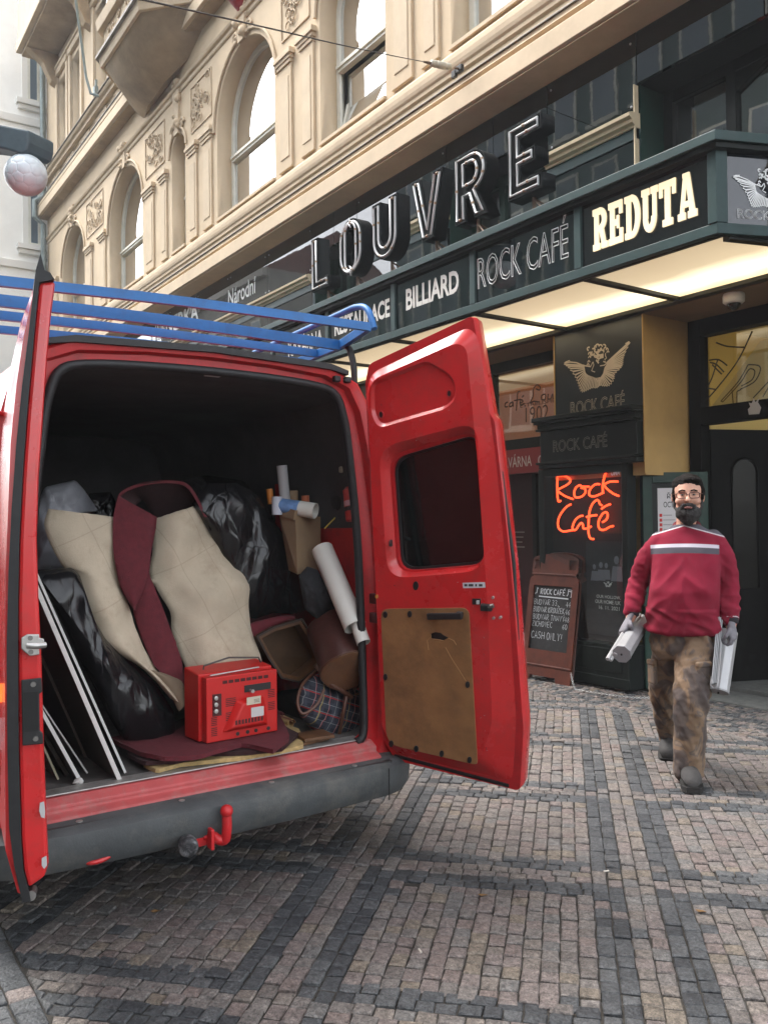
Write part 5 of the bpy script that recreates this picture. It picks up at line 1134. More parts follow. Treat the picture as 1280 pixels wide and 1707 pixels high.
MB().tube([L3(46, 1074) - ln_ * .03, L3(62, 1074) - ln_ * .04, L3(76, 1073) - ln_ * .03], .010, 8).build('latch_hook', steelm, la, smooth=60)
for q in ((51, 1062), (52, 1085)): MB().lathe([(.008, 0), (.008, .004)], L3(*q) - ln_ * .025, -ln_, 8).build('rivet', M('worn_steel'), la)
bp_ = MB().prism([L3(*q) - ln_ * .013 for q in ((36, 1132), (70, 1128), (71, 1152), (66, 1155), (67, 1216), (72, 1220), (73, 1238), (38, 1241))], -ln_ * .006).build('recess_plate', blackp, door_l, bevel=.003)
MB().prism([L3(*q) - ln_ * .0191 for q in ((40, 1152), (63, 1151), (64, 1216), (41, 1218))], -ln_ * .003).build('recess_cover', M('recess_dark', (.006, .006, .006), .7), bp_)
for q in ((56, 1139), (60, 1229)): MB().lathe([(.009, 0), (.008, .005)], L3(*q) - ln_ * .0192, -ln_, 10).build('screw', M('worn_steel'), bp_)
for P in ([(67, 1336), (74, 1334), (76, 1350), (75, 1362), (69, 1360), (66, 1350)], [(70, 1428), (78, 1424), (79, 1440), (74, 1446), (70, 1440)]): MB().prism([L3(*q) - ln_ * .0125 for q in P], -ln_ * .0012).build('bare_patch', M('primer_grey', (.40, .40, .40), .7), door_l)
MB().tube([L3(52, 1494), L3(56, 1497) + ldr * .1], .016, 10).build('seal_end', M('worn_steel'), door_l)
# ---- blue roof rack
blue = M('rack_blue', (.010, .125, .37), .45, n=.15, ns=5, dirt=.4, dirtcol=(.03, .05, .10), ds=14)
rack = thing('roof_rack', 'bright blue tubular roof rack on top of the red van', 'roof rack', (-4.2, VC, 2.42))
E_ = [onY(614, 545, 2.34), onY(567, 576, 2.34), onY(531, 590, 2.34), onY(500, 603, 2.34)]; hts = (.040, .050, .040, .036)
Lp = [(0, 472), (0, 503), (0, 528), (0, 552)]
for i, (e, h) in enumerate(zip(E_, hts)):
    l = onX(*Lp[i], e.x); s_ = (l.z - e.z) / (l.y - e.y); y0 = .42; a = Vector((e.x, y0, e.z + s_ * (y0 - e.y) * .9)); mid_ = (a + e) / 2 + UZ * .012
    pts = smooth_path([a, mid_, e], 10); m = MB()
    for p, q in zip(pts, pts[1:]): m.bar(p, q + (q - p) * .002, .026, h)
    m.build('cross_bar', blue, rack)
for a, b in zip(E_, E_[1:]): MB().bar(a, b, .03, .045).build('side_rail', blue, rack, bevel=.003)
Ls = [Vector((e.x, .44, e.z + (onX(*Lp[i], e.x).z - e.z) / (onX(*Lp[i], e.x).y - e.y) * (.42 - e.y) * .9)) for i, e in enumerate(E_)]
for a, b in zip(Ls, Ls[1:] + [Ls[3] + (Ls[3] - Ls[0]) * 1.6]): MB().bar(a, b, .03, .045).build('side_rail', blue, rack, bevel=.003)
far = E_[3] + (E_[3] - E_[0]) * 1.6; MB().bar(E_[3] + (E_[3] - E_[0]).normalized() * .03, far, .03, .045).build('side_rail', blue, rack, bevel=.003)
g0, g1, g2 = onY(624, 548, 2.38), onY(607, 505, 2.38), onY(462, 571, 2.38); gd = (g2 - g1)
MB().tube(smooth_path([g0, g0 + (g1 - g0) * .62 + Vector((.01, 0, 0)), g1 + (g0 - g1) * .12 + gd * .02, g1 + gd * .10], 14) + [g2, g2 + gd * 1.2], .0165, 8).build('guard_tube', blue, rack, smooth=60)
k0 = onY(548, 573, 2.36); k1 = onY(582, 577, 2.36); k2 = onY(590, 614, 2.36)
MB().tube(smooth_path([k0, k0.lerp(k1, .8), k1 + (k2 - k1) * .25, k2, k2 - UZ * .1], 14), .017, 8).build('rack_foot', rubber, rack, smooth=60)
for x in (-4.9, -6.2): MB().tube([(x, VC + .80, 2.25), (x, VC + .82, 2.55)], .017, 8).tube([(x, VC - .80, 2.25), (x, VC - .82, 2.55)], .017, 8).build('rack_foot', rubber, rack)

# scuffs and chips in the paint of the open door and the frame
chip = M('paint_chip', (.42, .30, .29), .7); pr2 = random.Random(9)
for k in range(26):
    px, py = pr2.uniform(640, 825), pr2.choice((pr2.uniform(960, 1010), pr2.uniform(1235, 1262), pr2.uniform(600, 740)))
    if k % 3 == 0: px, py = pr2.uniform(808, 818), pr2.uniform(1040, 1230)
    u, v = duv(px, py); a_ = pr2.uniform(0, 3.1); L_ = pr2.uniform(.003, .014)
    MB().bar(D3(u, v, H1 + .0006), D3(u + math.cos(a_) * L_, v + math.sin(a_) * L_, H1 + .0006), pr2.uniform(.0012, .003), .0006, up=dn).build('paint_chip', chip if k % 2 else rubber, door_r)
# ------------------------------------------------------------------ the load in the van
def outline_pts(P, n):
    """closed polyline resampled to n points"""
    P = [Vector((x, y, 0)) for x, y in P]; L = [(P[(i + 1) % len(P)] - P[i]).length for i in range(len(P))]; T = sum(L); out = []; i = 0; acc = 0
    for k in range(n):
        s_ = T * k / n
        while acc + L[i] < s_ - 1e-9: acc += L[i]; i += 1
        f = (s_ - acc) / L[i]; out.append(P[i].lerp(P[(i + 1) % len(P)], f))
    return out
def pillow(P, X, front, back, wr=.0, ws=6, seed=0, n=72, m=16, ctr=None, stretch=(1, 1, 1), pw=.5, lean=0.):
    """a soft closed lump whose outline, at the plane X, is the given sight outline"""
    O = outline_pts(P, n); c = Vector((sum(p.x for p in O) / n, sum(p.y for p in O) / n, 0)) if ctr is None else Vector((*ctr, 0))
    xf = lambda p: X + lean * (p.y - c.y)
    W = [onX(p.x, p.y, xf(p)) for p in O]; C = onX(c.x, c.y, xf(c)); mb = MB(); sd = Vector((seed * 7.3, seed * 3.1, seed * 1.7))
    def surf(u, v, sgn, amp):
        k = int(round(u * n)) % n; r = math.sin(v * math.pi / 2); p = C.lerp(W[k], r); h = amp * (max(0, 1 - r * r)) ** pw
        q = Vector((p.x * stretch[0], p.y * stretch[1], p.z * stretch[2])) * ws + sd
        d = 0
        if wr:
            a = noise.noise(q); b = noise.noise(q * 2.3 + Vector((5, 1, 2))); e = noise.noise(q * 5.1)
            d = wr * ((1 - abs(a) * 2.2) * .7 + (1 - abs(b) * 2.2) * .4 + .25 * e) * (1 - r ** 6)
        w_ = (EYE - p); w_.z *= .3; return p + w_.normalized() * (sgn * (h + d))
    mb.grid(lambda u, v: surf(u, v, 1, front), n, m, wrap=True); k0 = len(mb.v)
    mb.grid(lambda u, v: surf(u, v, -1, back), n, max(4, m // 3), wrap=True)
    return mb
def strip(Lp, Rp, Xt, Xb, thick=.012, nu=10, nv=26, belly=0., rip=.0, seed=0, xf=None, edge=0.):
    """a hanging length of cloth between two edges given by sight lines; X runs from Xt (start) to Xb (end)"""
    L = [Vector((*p, 0)) for p in Lp]; R_ = [Vector((*p, 0)) for p in Rp]; mb = MB(); sd = Vector((seed, seed * 2.3, 0))
    def f(u, v, o):
        p = cr(L, v).lerp(cr(R_, v), u); X = (xf(u, v) if xf else Xt + (Xb - Xt) * v) + belly * math.sin(math.pi * u) - o
        q = onX(p.x, p.y, X); d = rip * (noise.noise(q * 5 + sd) + .5 * noise.noise(q * 11 + sd)); q.x += d
        if edge and (u in (0, 1) or v in (0, 1)): q += Vector((0, noise.noise(q * 40) * edge, noise.noise(q * 40 + sd) * edge))
        return q
    k = (nu + 1) * (nv + 1)
    mb.grid(lambda u, v: f(u, v, 0), nu, nv); mb.grid(lambda u, v: f(u, v, thick), nu, nv)
    W_ = nu + 1; b = [i for i in range(W_)] + [j * W_ + nu for j in range(1, nv + 1)] + [nv * W_ + i for i in range(nu - 1, -1, -1)] + [j * W_ for j in range(nv - 1, 0, -1)]
    for i in range(len(b)): a, c = b[i], b[(i + 1) % len(b)]; mb.f.append((a, c, c + k, a + k)); mb.m.append(0)
    return mb
bagm = M('black_bag_plastic', (.007, .007, .008), .27, spec=.55, n=.2, ns=5, bump=.35, bs=22)
def creased(m, sc=((6, .40), (15, .22)), dist=.03):
    nt = m.node_tree; N = nt.nodes; L = nt.links; b = N['Principled BSDF']; tc = N.new('ShaderNodeTexCoord'); prev = None
    wn_ = N.new('ShaderNodeTexNoise'); wn_.inputs['Scale'].default_value = 5; L.new(tc.outputs['Object'], wn_.inputs['Vector'])
    mxv = N.new('ShaderNodeMixRGB'); mxv.inputs['Fac'].default_value = .12; L.new(tc.outputs['Object'], mxv.inputs['Color1']); L.new(wn_.outputs['Color'], mxv.inputs['Color2'])
    mp = N.new('ShaderNodeMapping'); mp.inputs['Scale'].default_value = (1, 1.4, .55); mp.inputs['Rotation'].default_value = (.75, 0, 0); L.new(mxv.outputs['Color'], mp.inputs['Vector'])
    for s_, st in sc:
        v = N.new('ShaderNodeTexVoronoi'); v.feature = 'DISTANCE_TO_EDGE'; v.inputs['Scale'].default_value = s_; L.new(mp.outputs['Vector'], v.inputs['Vector'])
        p = N.new('ShaderNodeMath'); p.operation = 'POWER'; p.inputs[1].default_value = .6; L.new(v.outputs['Distance'], p.inputs[0])
        bp = N.new('ShaderNodeBump'); bp.inputs['Strength'].default_value = st; bp.inputs['Distance'].default_value = dist; L.new(p.outputs[0], bp.inputs['Height'])
        if prev: L.new(prev, bp.inputs['Normal'])
        prev = bp.outputs['Normal']; dist *= .5
    L.new(prev, b.inputs['Normal'])
creased(bagm)
greyfilm = M('grey_film', (.32, .33, .36), .35, n=.2, ns=4); creased(greyfilm, ((5, .4), (12, .25)))
felt = M('beige_felt', (.46, .39, .29), .95, n=.12, ns=4, dirt=.85, dirtcol=(.27, .20, .13), ds=2.6, bump=.12, bs=160)
def fold_lines(m, k=.22):
    nt = m.node_tree; N = nt.nodes; L = nt.links; b = N['Principled BSDF']; tc = N.new('ShaderNodeTexCoord'); mp = N.new('ShaderNodeMapping'); mp.inputs['Rotation'].default_value = (rad(-24), rad(90), 0)
    L.new(tc.outputs['Object'], mp.inputs['Vector']); br_ = N.new('ShaderNodeTexBrick'); br_.inputs['Scale'].default_value = 1; br_.inputs['Brick Width'].default_value = .34; br_.inputs['Row Height'].default_value = .17; br_.inputs['Mortar Size'].default_value = .004; br_.inputs['Mortar Smooth'].default_value = 1; br_.offset = .0
    L.new(mp.outputs['Vector'], br_.inputs['Vector']); src = b.inputs['Base Color'].links[0].from_socket; mx = N.new('ShaderNodeMixRGB'); mx.blend_type = 'MULTIPLY'; ml = N.new('ShaderNodeMath'); ml.operation = 'MULTIPLY'; ml.inputs[1].default_value = k
    L.new(br_.outputs['Fac'], ml.inputs[0]); L.new(ml.outputs[0], mx.inputs['Fac']); L.new(src, mx.inputs['Color1']); mx.inputs['Color2'].default_value = (.3, .25, .2, 1); L.new(mx.outputs['Color'], b.inputs['Base Color'])
fold_lines(felt, .25)  # creases put into the felt colour as faint dark lines
maroon = M('maroon_pile', (.10, .014, .020), .95, n=.2, ns=30, bump=.3, bs=220)
maroon_shade = M('maroon_shaded', (.030, .010, .011), .95, n=.2, ns=30, bump=.3, bs=220)  # darker copy of the maroon pile, shade painted into the colour
yback = M('yellow_backing', (.42, .30, .13), .95, n=.3, ns=40, bump=.2, bs=150)
wood = M('old_wood', (.10, .045, .018), .5, n=.4, ns=12)
def load(name, mb, mat, label, cat, smooth=60, bevel=0, group=None):
    c = sum(mb.v, Vector()) / len(mb.v); zmin = min(v.z for v in mb.v); return single(name, mb, mat, label, cat, (c.x, c.y, zmin), smooth, bevel, group)
# boards stacked against the left wall
def board_(top, bot, t, mats, label, L=1.1, drop=.553):
    b = onZ(*bot, drop); a = onX(*top, b.x); d = (a - b).normalized(); n_ = Vector((0, -d.z, d.y)) * t
    face, edge = mats
    r = thing('board', label, 'board', (b.x - .3, b.y, drop), 'boards leaning on the left wall')
    MB().prism([a, b, b + n_, a + n_], (-L, 0, 0)).build('sheet', face, r)
    MB().prism([a + Vector((.004, 0, 0)), b + Vector((.004, 0, 0)), b + n_ + Vector((.004, 0, 0)), a + n_ + Vector((.004, 0, 0))], (-.0035, 0, 0)).build('cut_edge', edge, r)
dkb = M('dark_board', (.03, .022, .018), .5, n=.3, ns=6); whe = M('white_edge', (.55, .54, .51), .6, n=.2, ns=20, dirt=.4, ds=20); gre = M('grey_edge', (.20, .18, .16), .7, n=.3, ns=14)
board_((60, 948), (211, 1287), .010, (dkb, whe), 'dark board with a thin white edge, outermost of the leaning boards')
board_((60, 966), (203, 1298), .018, (dkb, whe), 'dark board with a thick white edge leaning beside the black bag')
board_((60, 1010), (172, 1262), .035, (dkb, M('black_edge', (.014, .012, .011), .6)), 'black thick panel behind the white edged boards')
board_((60, 1050), (152, 1258), .03, (dkb, M('brown_edge', (.07, .05, .04), .7, n=.3)), 'brown edged panel in the middle of the leaning boards')
board_((64, 1163), (147, 1288), .006, (gre, whe), 'thin bent metal strip among the leaning boards')
board_((66, 1172), (138, 1302), .014, (dkb, whe), 'white painted lath with a broken lower end')
board_((66, 1205), (115, 1290), .016, (dkb, M('dark_edge', (.035, .028, .022), .7)), 'short dark slat low beside the left door')
board_((66, 1225), (99, 1298), .008, (gre, M('yellowed_edge', (.42, .38, .26), .7)), 'short yellowed strip nearest the left door')
k = onZ(131, 1303, .556); m = MB().ball(k, (.02, .022, .014), 9, 6)
for v in m.v: v += Vector((noise.noise(v * 60), noise.noise(v * 70), noise.noise(v * 50))) * .008
load('plaster_lump', m, M('plaster_white', (.5, .49, .46), .9), 'small broken white lump lying on the van floor', 'lump', 0)
# bags, film, felt
load('plastic_sheet', pillow([(58, 850), (75, 812), (100, 806), (126, 800), (140, 815), (165, 852), (130, 858), (96, 862), (88, 890), (92, 925), (107, 948), (60, 952)], -4.75, .10, .3, .035, 5, 3, ctr=(95, 860)), greyfilm, 'crumpled grey plastic sheeting at the upper left of the load', 'plastic sheet')
load('rubbish_bag', pillow([(140, 840), (150, 822), (185, 820), (200, 850), (198, 880), (160, 880)], -5.2, .1, .3, .03, 6, 5), bagm, 'small black bag behind the beige felt at the back of the load', 'bag', group='black bags in the van')
load('rubbish_bag', pillow([(270, 830), (300, 800), (345, 792), (400, 800), (455, 820), (460, 870), (420, 890), (330, 880)], -5.1, .18, .4, .05, 5, 6), bagm, 'dark bag slumped highest at the back of the load', 'bag', group='black bags in the van')
load('rubbish_bag', pillow([(320, 840), (345, 806), (395, 805), (432, 826), (452, 862), (480, 900), (500, 945), (516, 1016), (488, 1024), (455, 1022), (425, 1032), (400, 1025), (385, 960), (350, 890)], -4.22, .10, .35, .045, 5, 1, ctr=(430, 925), stretch=(1, .75, .35), n=110, m=30), bagm, 'large shiny black bag to the right of the beige felt', 'bag', group='black bags in the van')
load('rubbish_bag', pillow([(58, 950), (122, 946), (134, 960), (150, 1020), (175, 1062), (215, 1100), (260, 1140), (292, 1190), (292, 1232), (268, 1245), (235, 1242), (205, 1232), (185, 1200), (150, 1130), (105, 1040)], -4.02, .14, .25, .04, 6, 2, ctr=(190, 1120), stretch=(1, .7, .4), n=110, m=30), bagm, 'long black bag between the leaning boards and the red television', 'bag', group='black bags in the van')
ft = thing('carpet', 'beige backed maroon carpet slung over the load in folded flaps', 'carpet', (-4.1, 1.4, .6))
strip([(82, 848), (76, 884), (104, 942), (130, 956), (142, 1012), (166, 1060), (192, 1086), (240, 1116), (285, 1165)], [(192, 862), (193, 900), (193, 940), (200, 978), (216, 1012), (230, 1055), (248, 1092), (272, 1130), (312, 1176)], -4.15, -3.93, .012, 14, 40, .05, .03, 1, edge=.003).build('left_flap', felt, ft, smooth=80)
strip([(258, 866), (256, 905), (252, 955), (264, 985), (284, 1020), (290, 1060), (304, 1100), (318, 1140), (330, 1180)], [(332, 840), (352, 880), (378, 918), (402, 944), (414, 966), (415, 1010), (422, 1052), (434, 1100), (440, 1160)], -4.25, -3.98, .012, 16, 40, .07, .035, 4, edge=.003).build('right_flap', felt, ft, smooth=80)
strip([(198, 826), (189, 868), (190, 925), (200, 975), (222, 1016)], [(262, 862), (260, 885), (252, 920), (247, 960), (226, 1018)], -4.14, -3.98, .012, 10, 24, .02, .012, 7).build('maroon_strap', maroon, ft, smooth=80)
strip([(222, 1012), (230, 1045), (252, 1098), (266, 1118), (312, 1160)], [(247, 950), (266, 1000), (290, 1062), (304, 1105), (313, 1164)], -4.05, -3.91, .012, 10, 24, .012, .01, 8, edge=.004).build('maroon_strap', maroon, ft, smooth=80)
strip([(192, 850), (196, 828), (215, 812), (245, 804), (290, 802), (318, 814), (345, 866)], [(200, 872), (225, 845), (240, 836), (262, 866), (300, 862), (330, 846), (352, 885)], -4.16, -4.24, .02, 8, 30, .0, .012, 9, xf=lambda u, v: -4.16 - .30 * math.sin(math.pi * v) * (.25 + .75 * u)).build('maroon_loop', maroon_shade, ft, smooth=80)
strip([(193, 842), (200, 822), (218, 811), (246, 803), (290, 801), (319, 812), (346, 862)], [(196, 848), (202, 828), (220, 816), (248, 808), (290, 806), (316, 817), (341, 862)], -4.1, -4.2, .02, 2, 24, xf=lambda u, v: -4.14 - .10 * math.sin(math.pi * v)).build('loop_edge', maroon, ft, smooth=80)
strip([(246, 1116), (262, 1130), (282, 1155), (298, 1186)], [(268, 1120), (285, 1126), (306, 1140), (313, 1172)], -3.95, -3.90, .012, 6, 12, .02, .006, 3, edge=.003).build('curled_end', M('felt_brown', (.16, .12, .08), .95, n=.2, ns=9), ft, smooth=80)
# the carpet lying on the floor in layers
def floor_sheet(P, z, t, mat, name, parent, wave=.006, seed=0, n=84, m=8):
    O = outline_pts(P, n); W_ = [onZ(p.x, p.y, z) for p in O]; C = sum(W_, Vector()) / n; mb = MB()
    def s_(u, v, o):
        k = int(round(u * n)) % n; p = C.lerp(W_[k], v); return Vector((p.x, p.y, p.z - o + wave * noise.noise(p * 6 + Vector((seed, 0, 0))) + wave * .6 * noise.noise(p * 17)))
    mb.grid(lambda u, v: s_(u, v, 0), n, m, wrap=True); a = len(mb.v); mb.grid(lambda u, v: s_(u, v, t), n, m, wrap=True)
    for i in range(n): p, q = m * n + i, m * n + (i + 1) % n; mb.f.append((p, q, q + a, p + a)); mb.m.append(0)
    return mb.build(name, mat, parent, smooth=40)
fc = thing('floor_carpet', 'maroon carpet folded flat on the van floor under the red television', 'carpet', (-3.9, 1.6, .553))
floor_sheet([(240, 1272), (262, 1282), (300, 1272), (400, 1262), (470, 1250), (506, 1242), (500, 1215), (430, 1190), (330, 1190), (260, 1225)], .574, .018, yback, 'lower_layer', fc, .002, 1)
floor_sheet([(212, 1254), (240, 1270), (300, 1266), (345, 1254), (420, 1252), (470, 1246), (498, 1222), (440, 1190), (330, 1190), (240, 1220)], .596, .018, maroon_shade, 'middle_layer', fc, .003, 2)
floor_sheet([(186, 1229), (200, 1226), (280, 1226), (320, 1200), (400, 1180), (462, 1180), (484, 1228), (455, 1249), (430, 1242), (405, 1238), (330, 1258), (275, 1262), (240, 1256), (212, 1244)], .622, .020, maroon, 'top_layer', fc, .004, 3)
fa, fb = onZ(192, 1233, .61), onZ(250, 1262, .60); MB().tube(smooth_path([fa, fa.lerp(fb, .5) + Vector((0, 0, .004)), fb], 10), .016, 8).build('rolled_edge', maroon, fc, smooth=60)
stripe = bpy.data.materials.new('striped_carpet'); stripe.use_nodes = True; nt = stripe.node_tree; tc = nt.nodes.new('ShaderNodeTexCoord'); wv = nt.nodes.new('ShaderNodeTexWave'); wv.inputs['Scale'].default_value = 14; wv.bands_direction = 'Y'; rp = nt.nodes.new('ShaderNodeValToRGB'); rp.color_ramp.elements[0].color = (.45, .30, .12, 1); rp.color_ramp.elements[1].color = (.17, .04, .03, 1)
nt.links.new(tc.outputs['Object'], wv.inputs['Vector']); nt.links.new(wv.outputs['Fac'], rp.inputs['Fac']); nt.links.new(rp.outputs['Color'], nt.nodes['Principled BSDF'].inputs['Base Color']); nt.nodes['Principled BSDF'].inputs['Roughness'].default_value = .95
rg = thing('striped_rug', 'folded rug with yellow and red stripes beside the plaid bag', 'rug', (-3.95, 1.95, .56))
for i, (a, b, r_) in enumerate((((476, 1222), (508, 1214), .030), ((486, 1206), (512, 1204), .026), ((468, 1194), (496, 1192), .026))):
    p, q = onX(*a, -3.86 - .10 * i), onX(*b, -3.80 - .10 * i)
    mb = MB(); ax = (q - p)
    sp_ = [Vector((0, r_ * (1 - t * .6) * math.cos(t * 9), r_ * (1 - t * .6) * math.sin(t * 9))) for t in np.linspace(0, 1, 26)]
    inn = [v * .78 for v in sp_]
    mb.loft([[p + v for v in sp_] + [p + v for v in inn[::-1]], [p + Vector((-.42, .02, 0)) + v for v in sp_] + [p + Vector((-.42, .02, 0)) + v for v in inn[::-1]]]); mb.build('rug_fold', [maroon, stripe][i % 2] if i else stripe, rg, smooth=50)
for i, (a, L_) in enumerate((((500, 1243), .20), ((516, 1236), .16))):
    p = onZ(*a, .556 + .017 * i); m = MB().box(p + Vector((-.06, .06, .008)), (.14, L_, .015), Matrix.Rotation(rad(8 - 14 * i), 3, 'Z')); load('wood_plank', m, wood, ('lower short brown plank on the van floor by the sill', 'upper short brown plank lying across another by the sill')[i], 'plank', 0, .002)
# red portable television, seen from the back
TA, TB = onZ(345, 1240, .625), onZ(463, 1218, .625); tx = (TB - TA); tx.z = 0; TW = tx.length; tx.normalize(); ty = Vector((-tx.y, tx.x, 0)); ty = ty if ty.dot(TA - EYE) > 0 else -ty; tnn = -ty
TH = onP(345, 1131, TA, ty).z - .625
tvr = M('tv_red', (.46, .012, .010), .42, n=.05, ns=4, dirt=.15, dirtcol=(.25, .05, .04), ds=14, spec=.45)
tv = thing('television', 'red portable tube television with carrying handle, standing back to the door', 'television', TA + Vector((-.1, .1, 0)))
def TV(u, w, d=0): return TA + tx * u + UZ * w + tnn * d
def tvq(px, py): p = onP(px, py, TA, ty) - TA; return p.dot(tx), p.z
MB().hexa([TV(-.015, 0, -.05), TV(TW + .0, 0, -.05), TV(TW + .0, 0, -.20), TV(-.015, 0, -.20)], [TV(-.015, TH + .012, -.05), TV(TW, TH + .012, -.05), TV(TW, TH + .03, -.20), TV(-.015, TH + .03, -.20)]).build('case', tvr, tv, bevel=.006)
MB().hexa([TV(0, 0, -.0505), TV(TW, 0, -.0505), TV(TW, 0, 0), TV(0, 0, 0)], [TV(0, TH, -.0505), TV(TW, TH, -.0505), TV(TW, TH, 0), TV(0, TH, 0)]).build('back_cover', tvr, tv, bevel=.005)
u0, w0 = .26 * TW, .10 * TH
MB().hexa([TV(.20 * TW, .12 * TH, .0005), TV(.86 * TW, .12 * TH, .0005), TV(.80 * TW, .60 * TH, .0005), TV(.40 * TW, .60 * TH, .0005)], [TV(.30 * TW, .20 * TH, .035), TV(.76 * TW, .20 * TH, .035), TV(.70 * TW, .55 * TH, .035), TV(.46 * TW, .55 * TH, .035)]).build('tube_hump', tvr, tv, bevel=.006)
slot = M('slot_dark', (.05, .004, .004), .6)
def tvb(name, u0, u1, w0, w1, d0, d1, mat): return MB().hexa([TV(u0 * TW, w0 * TH, d0), TV(u1 * TW, w0 * TH, d0), TV(u1 * TW, w0 * TH, d1), TV(u0 * TW, w0 * TH, d1)], [TV(u0 * TW, w1 * TH, d0), TV(u1 * TW, w1 * TH, d0), TV(u1 * TW, w1 * TH, d1), TV(u0 * TW, w1 * TH, d1)]).build(name, mat, tv)
for i in range(8): tvb('vent', .22 + i * .083, .285 + i * .083, .88, .93, .0002, .0012, slot)
for (ua, ub), rows in (((.26, .40), (.30, .52)), ((.86, .96), (.36, .56)), ((.06, .14), (.10, .26))):
    for w in rows:
        for k in range(5): tvb('vent', ua, ub, w + k * .028, w + k * .028 + .014, .0002, .0012, slot)
for i in range(9): tvb('vent', .34 + i * .045, .37 + i * .045, .24, .31, .0352, .0362, slot)
tvb('cassette_slot', .52, .90, .70, .81, .0002, .004, blackp); MB().tube([TV(.60 * TW, .72 * TH, .006), TV(.60 * TW, .72 * TH, .03)], .009, 8).build('aerial_plug', steelm, tv)
lab = M('rating_label', (.50, .44, .34), .6); tvb('rating_plate', .50, .70, .52, .64, .0365, .0375, lab); tvb('rating_plate', .56, .74, .32, .47, .0365, .0375, M('grey_label', (.48, .46, .45), .6))
for i in range(3): tvb('label_print', .60, .68, .55 + .02 * i, .556 + .02 * i, .0377, .038, M('ink'))
tvb('socket_panel', .08, .20, .40, .74, .0002, .003, slot)
for w in (.48, .58, .68): MB().lathe([(.010, 0), (.010, .008), (.005, .009)], TV(.12 * TW, w * TH, .0031), tnn, 12).build('socket', steelm, tv)
for u in (.42, .56, .68, .86): MB().lathe([(.009, 0), (.009, .004)], TV(u * TW, .07 * TH, .0002), tnn, 12).build('port', blackp, tv)
m = MB().tube([TV(-.0, TH + .035, -.12), TV(.12 * TW, TH + .035 + .0, -.12)], .004, 6) if 0 else MB()
hp = [onP(px, py, TV(0, 0, -.12), ty) for px, py in ((339, 1120), (340, 1110), (382, 1096), (431, 1096), (436, 1106))]
m.tube(hp, .0045, 8); m.build('handle', M('grey_metal', (.10, .09, .085), .4, metal=.6), tv)
MB().tube([onP(351, 1130, TV(0, 0, -.02), ty) + UZ * .01, onP(432, 1114, TV(0, 0, -.02), ty) + UZ * .006], .004, 8).build('aerial', steelm, tv)
# plaid bag with leather handles
plaid = bpy.data.materials.new('plaid_cloth'); plaid.use_nodes = True; nt = plaid.node_tree; N = nt.nodes; L = nt.links; b = N['Principled BSDF']; b.inputs['Roughness'].default_value = .85
tc = N.new('ShaderNodeTexCoord'); mp = N.new('ShaderNodeMapping'); mp.inputs['Rotation'].default_value = (rad(22), 0, 0); L.new(tc.outputs['Object'], mp.inputs['Vector']); sx = N.new('ShaderNodeSeparateXYZ'); L.new(mp.outputs['Vector'], sx.inputs[0])
def band(src, per, w, ph):
    a = N.new('ShaderNodeMath'); a.operation = 'MULTIPLY_ADD'; a.inputs[1].default_value = 1 / per; a.inputs[2].default_value = ph + 20; L.new(src, a.inputs[0]); f_ = N.new('ShaderNodeMath'); f_.operation = 'FRACT'; L.new(a.outputs[0], f_.inputs[0]); c_ = N.new('ShaderNodeMath'); c_.operation = 'LESS_THAN'; c_.inputs[1].default_value = w; L.new(f_.outputs[0], c_.inputs[0]); return c_.outputs[0]
cur = None; prev = (.012, .014, .024, 1)
for src, per, w, ph, colr, f_ in ((sx.outputs['Y'], .085, .40, 0, (.035, .04, .055, 1), .8), (sx.outputs['Z'], .085, .40, .1, (.030, .035, .05, 1), .6), (sx.outputs['Y'], .085, .05, .3, (.30, .02, .02, 1), .9), (sx.outputs['Z'], .085, .06, .45, (.32, .02, .02, 1), .9), (sx.outputs['Y'], .0425, .07, .62, (.28, .28, .27, 1), .6), (sx.outputs['Z'], .0425, .06, .72, (.26, .27, .28, 1), .6), (sx.outputs['Y'], .17, .03, .9, (.30, .22, .05, 1), .7)):
    mk = band(src, per, w, ph); ml = N.new('ShaderNodeMath'); ml.operation = 'MULTIPLY'; ml.inputs[1].default_value = f_; L.new(mk, ml.inputs[0]); mx = N.new('ShaderNodeMixRGB'); L.new(ml.outputs[0], mx.inputs['Fac'])
    if cur: L.new(cur, mx.inputs['Color1'])
    else: mx.inputs['Color1'].default_value = prev
    mx.inputs['Color2'].default_value = colr; cur = mx.outputs['Color']
L.new(cur, b.inputs['Base Color'])
leather = M('brown_leather', (.085, .035, .020), .38, n=.25, ns=12, dirt=.3, ds=10, bump=.08)
pb = thing('plaid_bag', 'plaid holdall with brown leather handles near the right edge of the load', 'bag', (-3.85, 2.1, .556))
pillow([(492, 1172), (500, 1146), (518, 1126), (536, 1122), (552, 1138), (576, 1142), (604, 1150), (614, 1172), (613, 1216), (594, 1230), (548, 1232), (518, 1214), (500, 1194)], -3.86, .13, .16, .022, 9, 12, ctr=(556, 1182), n=90, m=22).build('body', plaid, pb, smooth=80)
def strap(P, X, w=.018, name='handle'):
    q = smooth_path([onX(px, py, x) for (px, py), x in zip(P, X)], 20); m = MB()
    m.tube(q, w / 2, 8); m.build(name, leather, pb, smooth=60)
strap([(540, 1150), (528, 1175), (505, 1190), (496, 1170), (505, 1140), (528, 1118)], [-3.70, -3.68, -3.69, -3.72, -3.78, -3.86], .016); strap([(528, 1110), (545, 1135), (568, 1150), (586, 1162)], [-3.80, -3.73, -3.71, -3.72], .026); strap([(578, 1160), (572, 1190), (565, 1228)], [-3.715, -3.705, -3.76], .02, 'strap'); strap([(590, 1150), (604, 1140), (606, 1152), (592, 1158)], [-3.73, -3.74, -3.73, -3.72], .014)
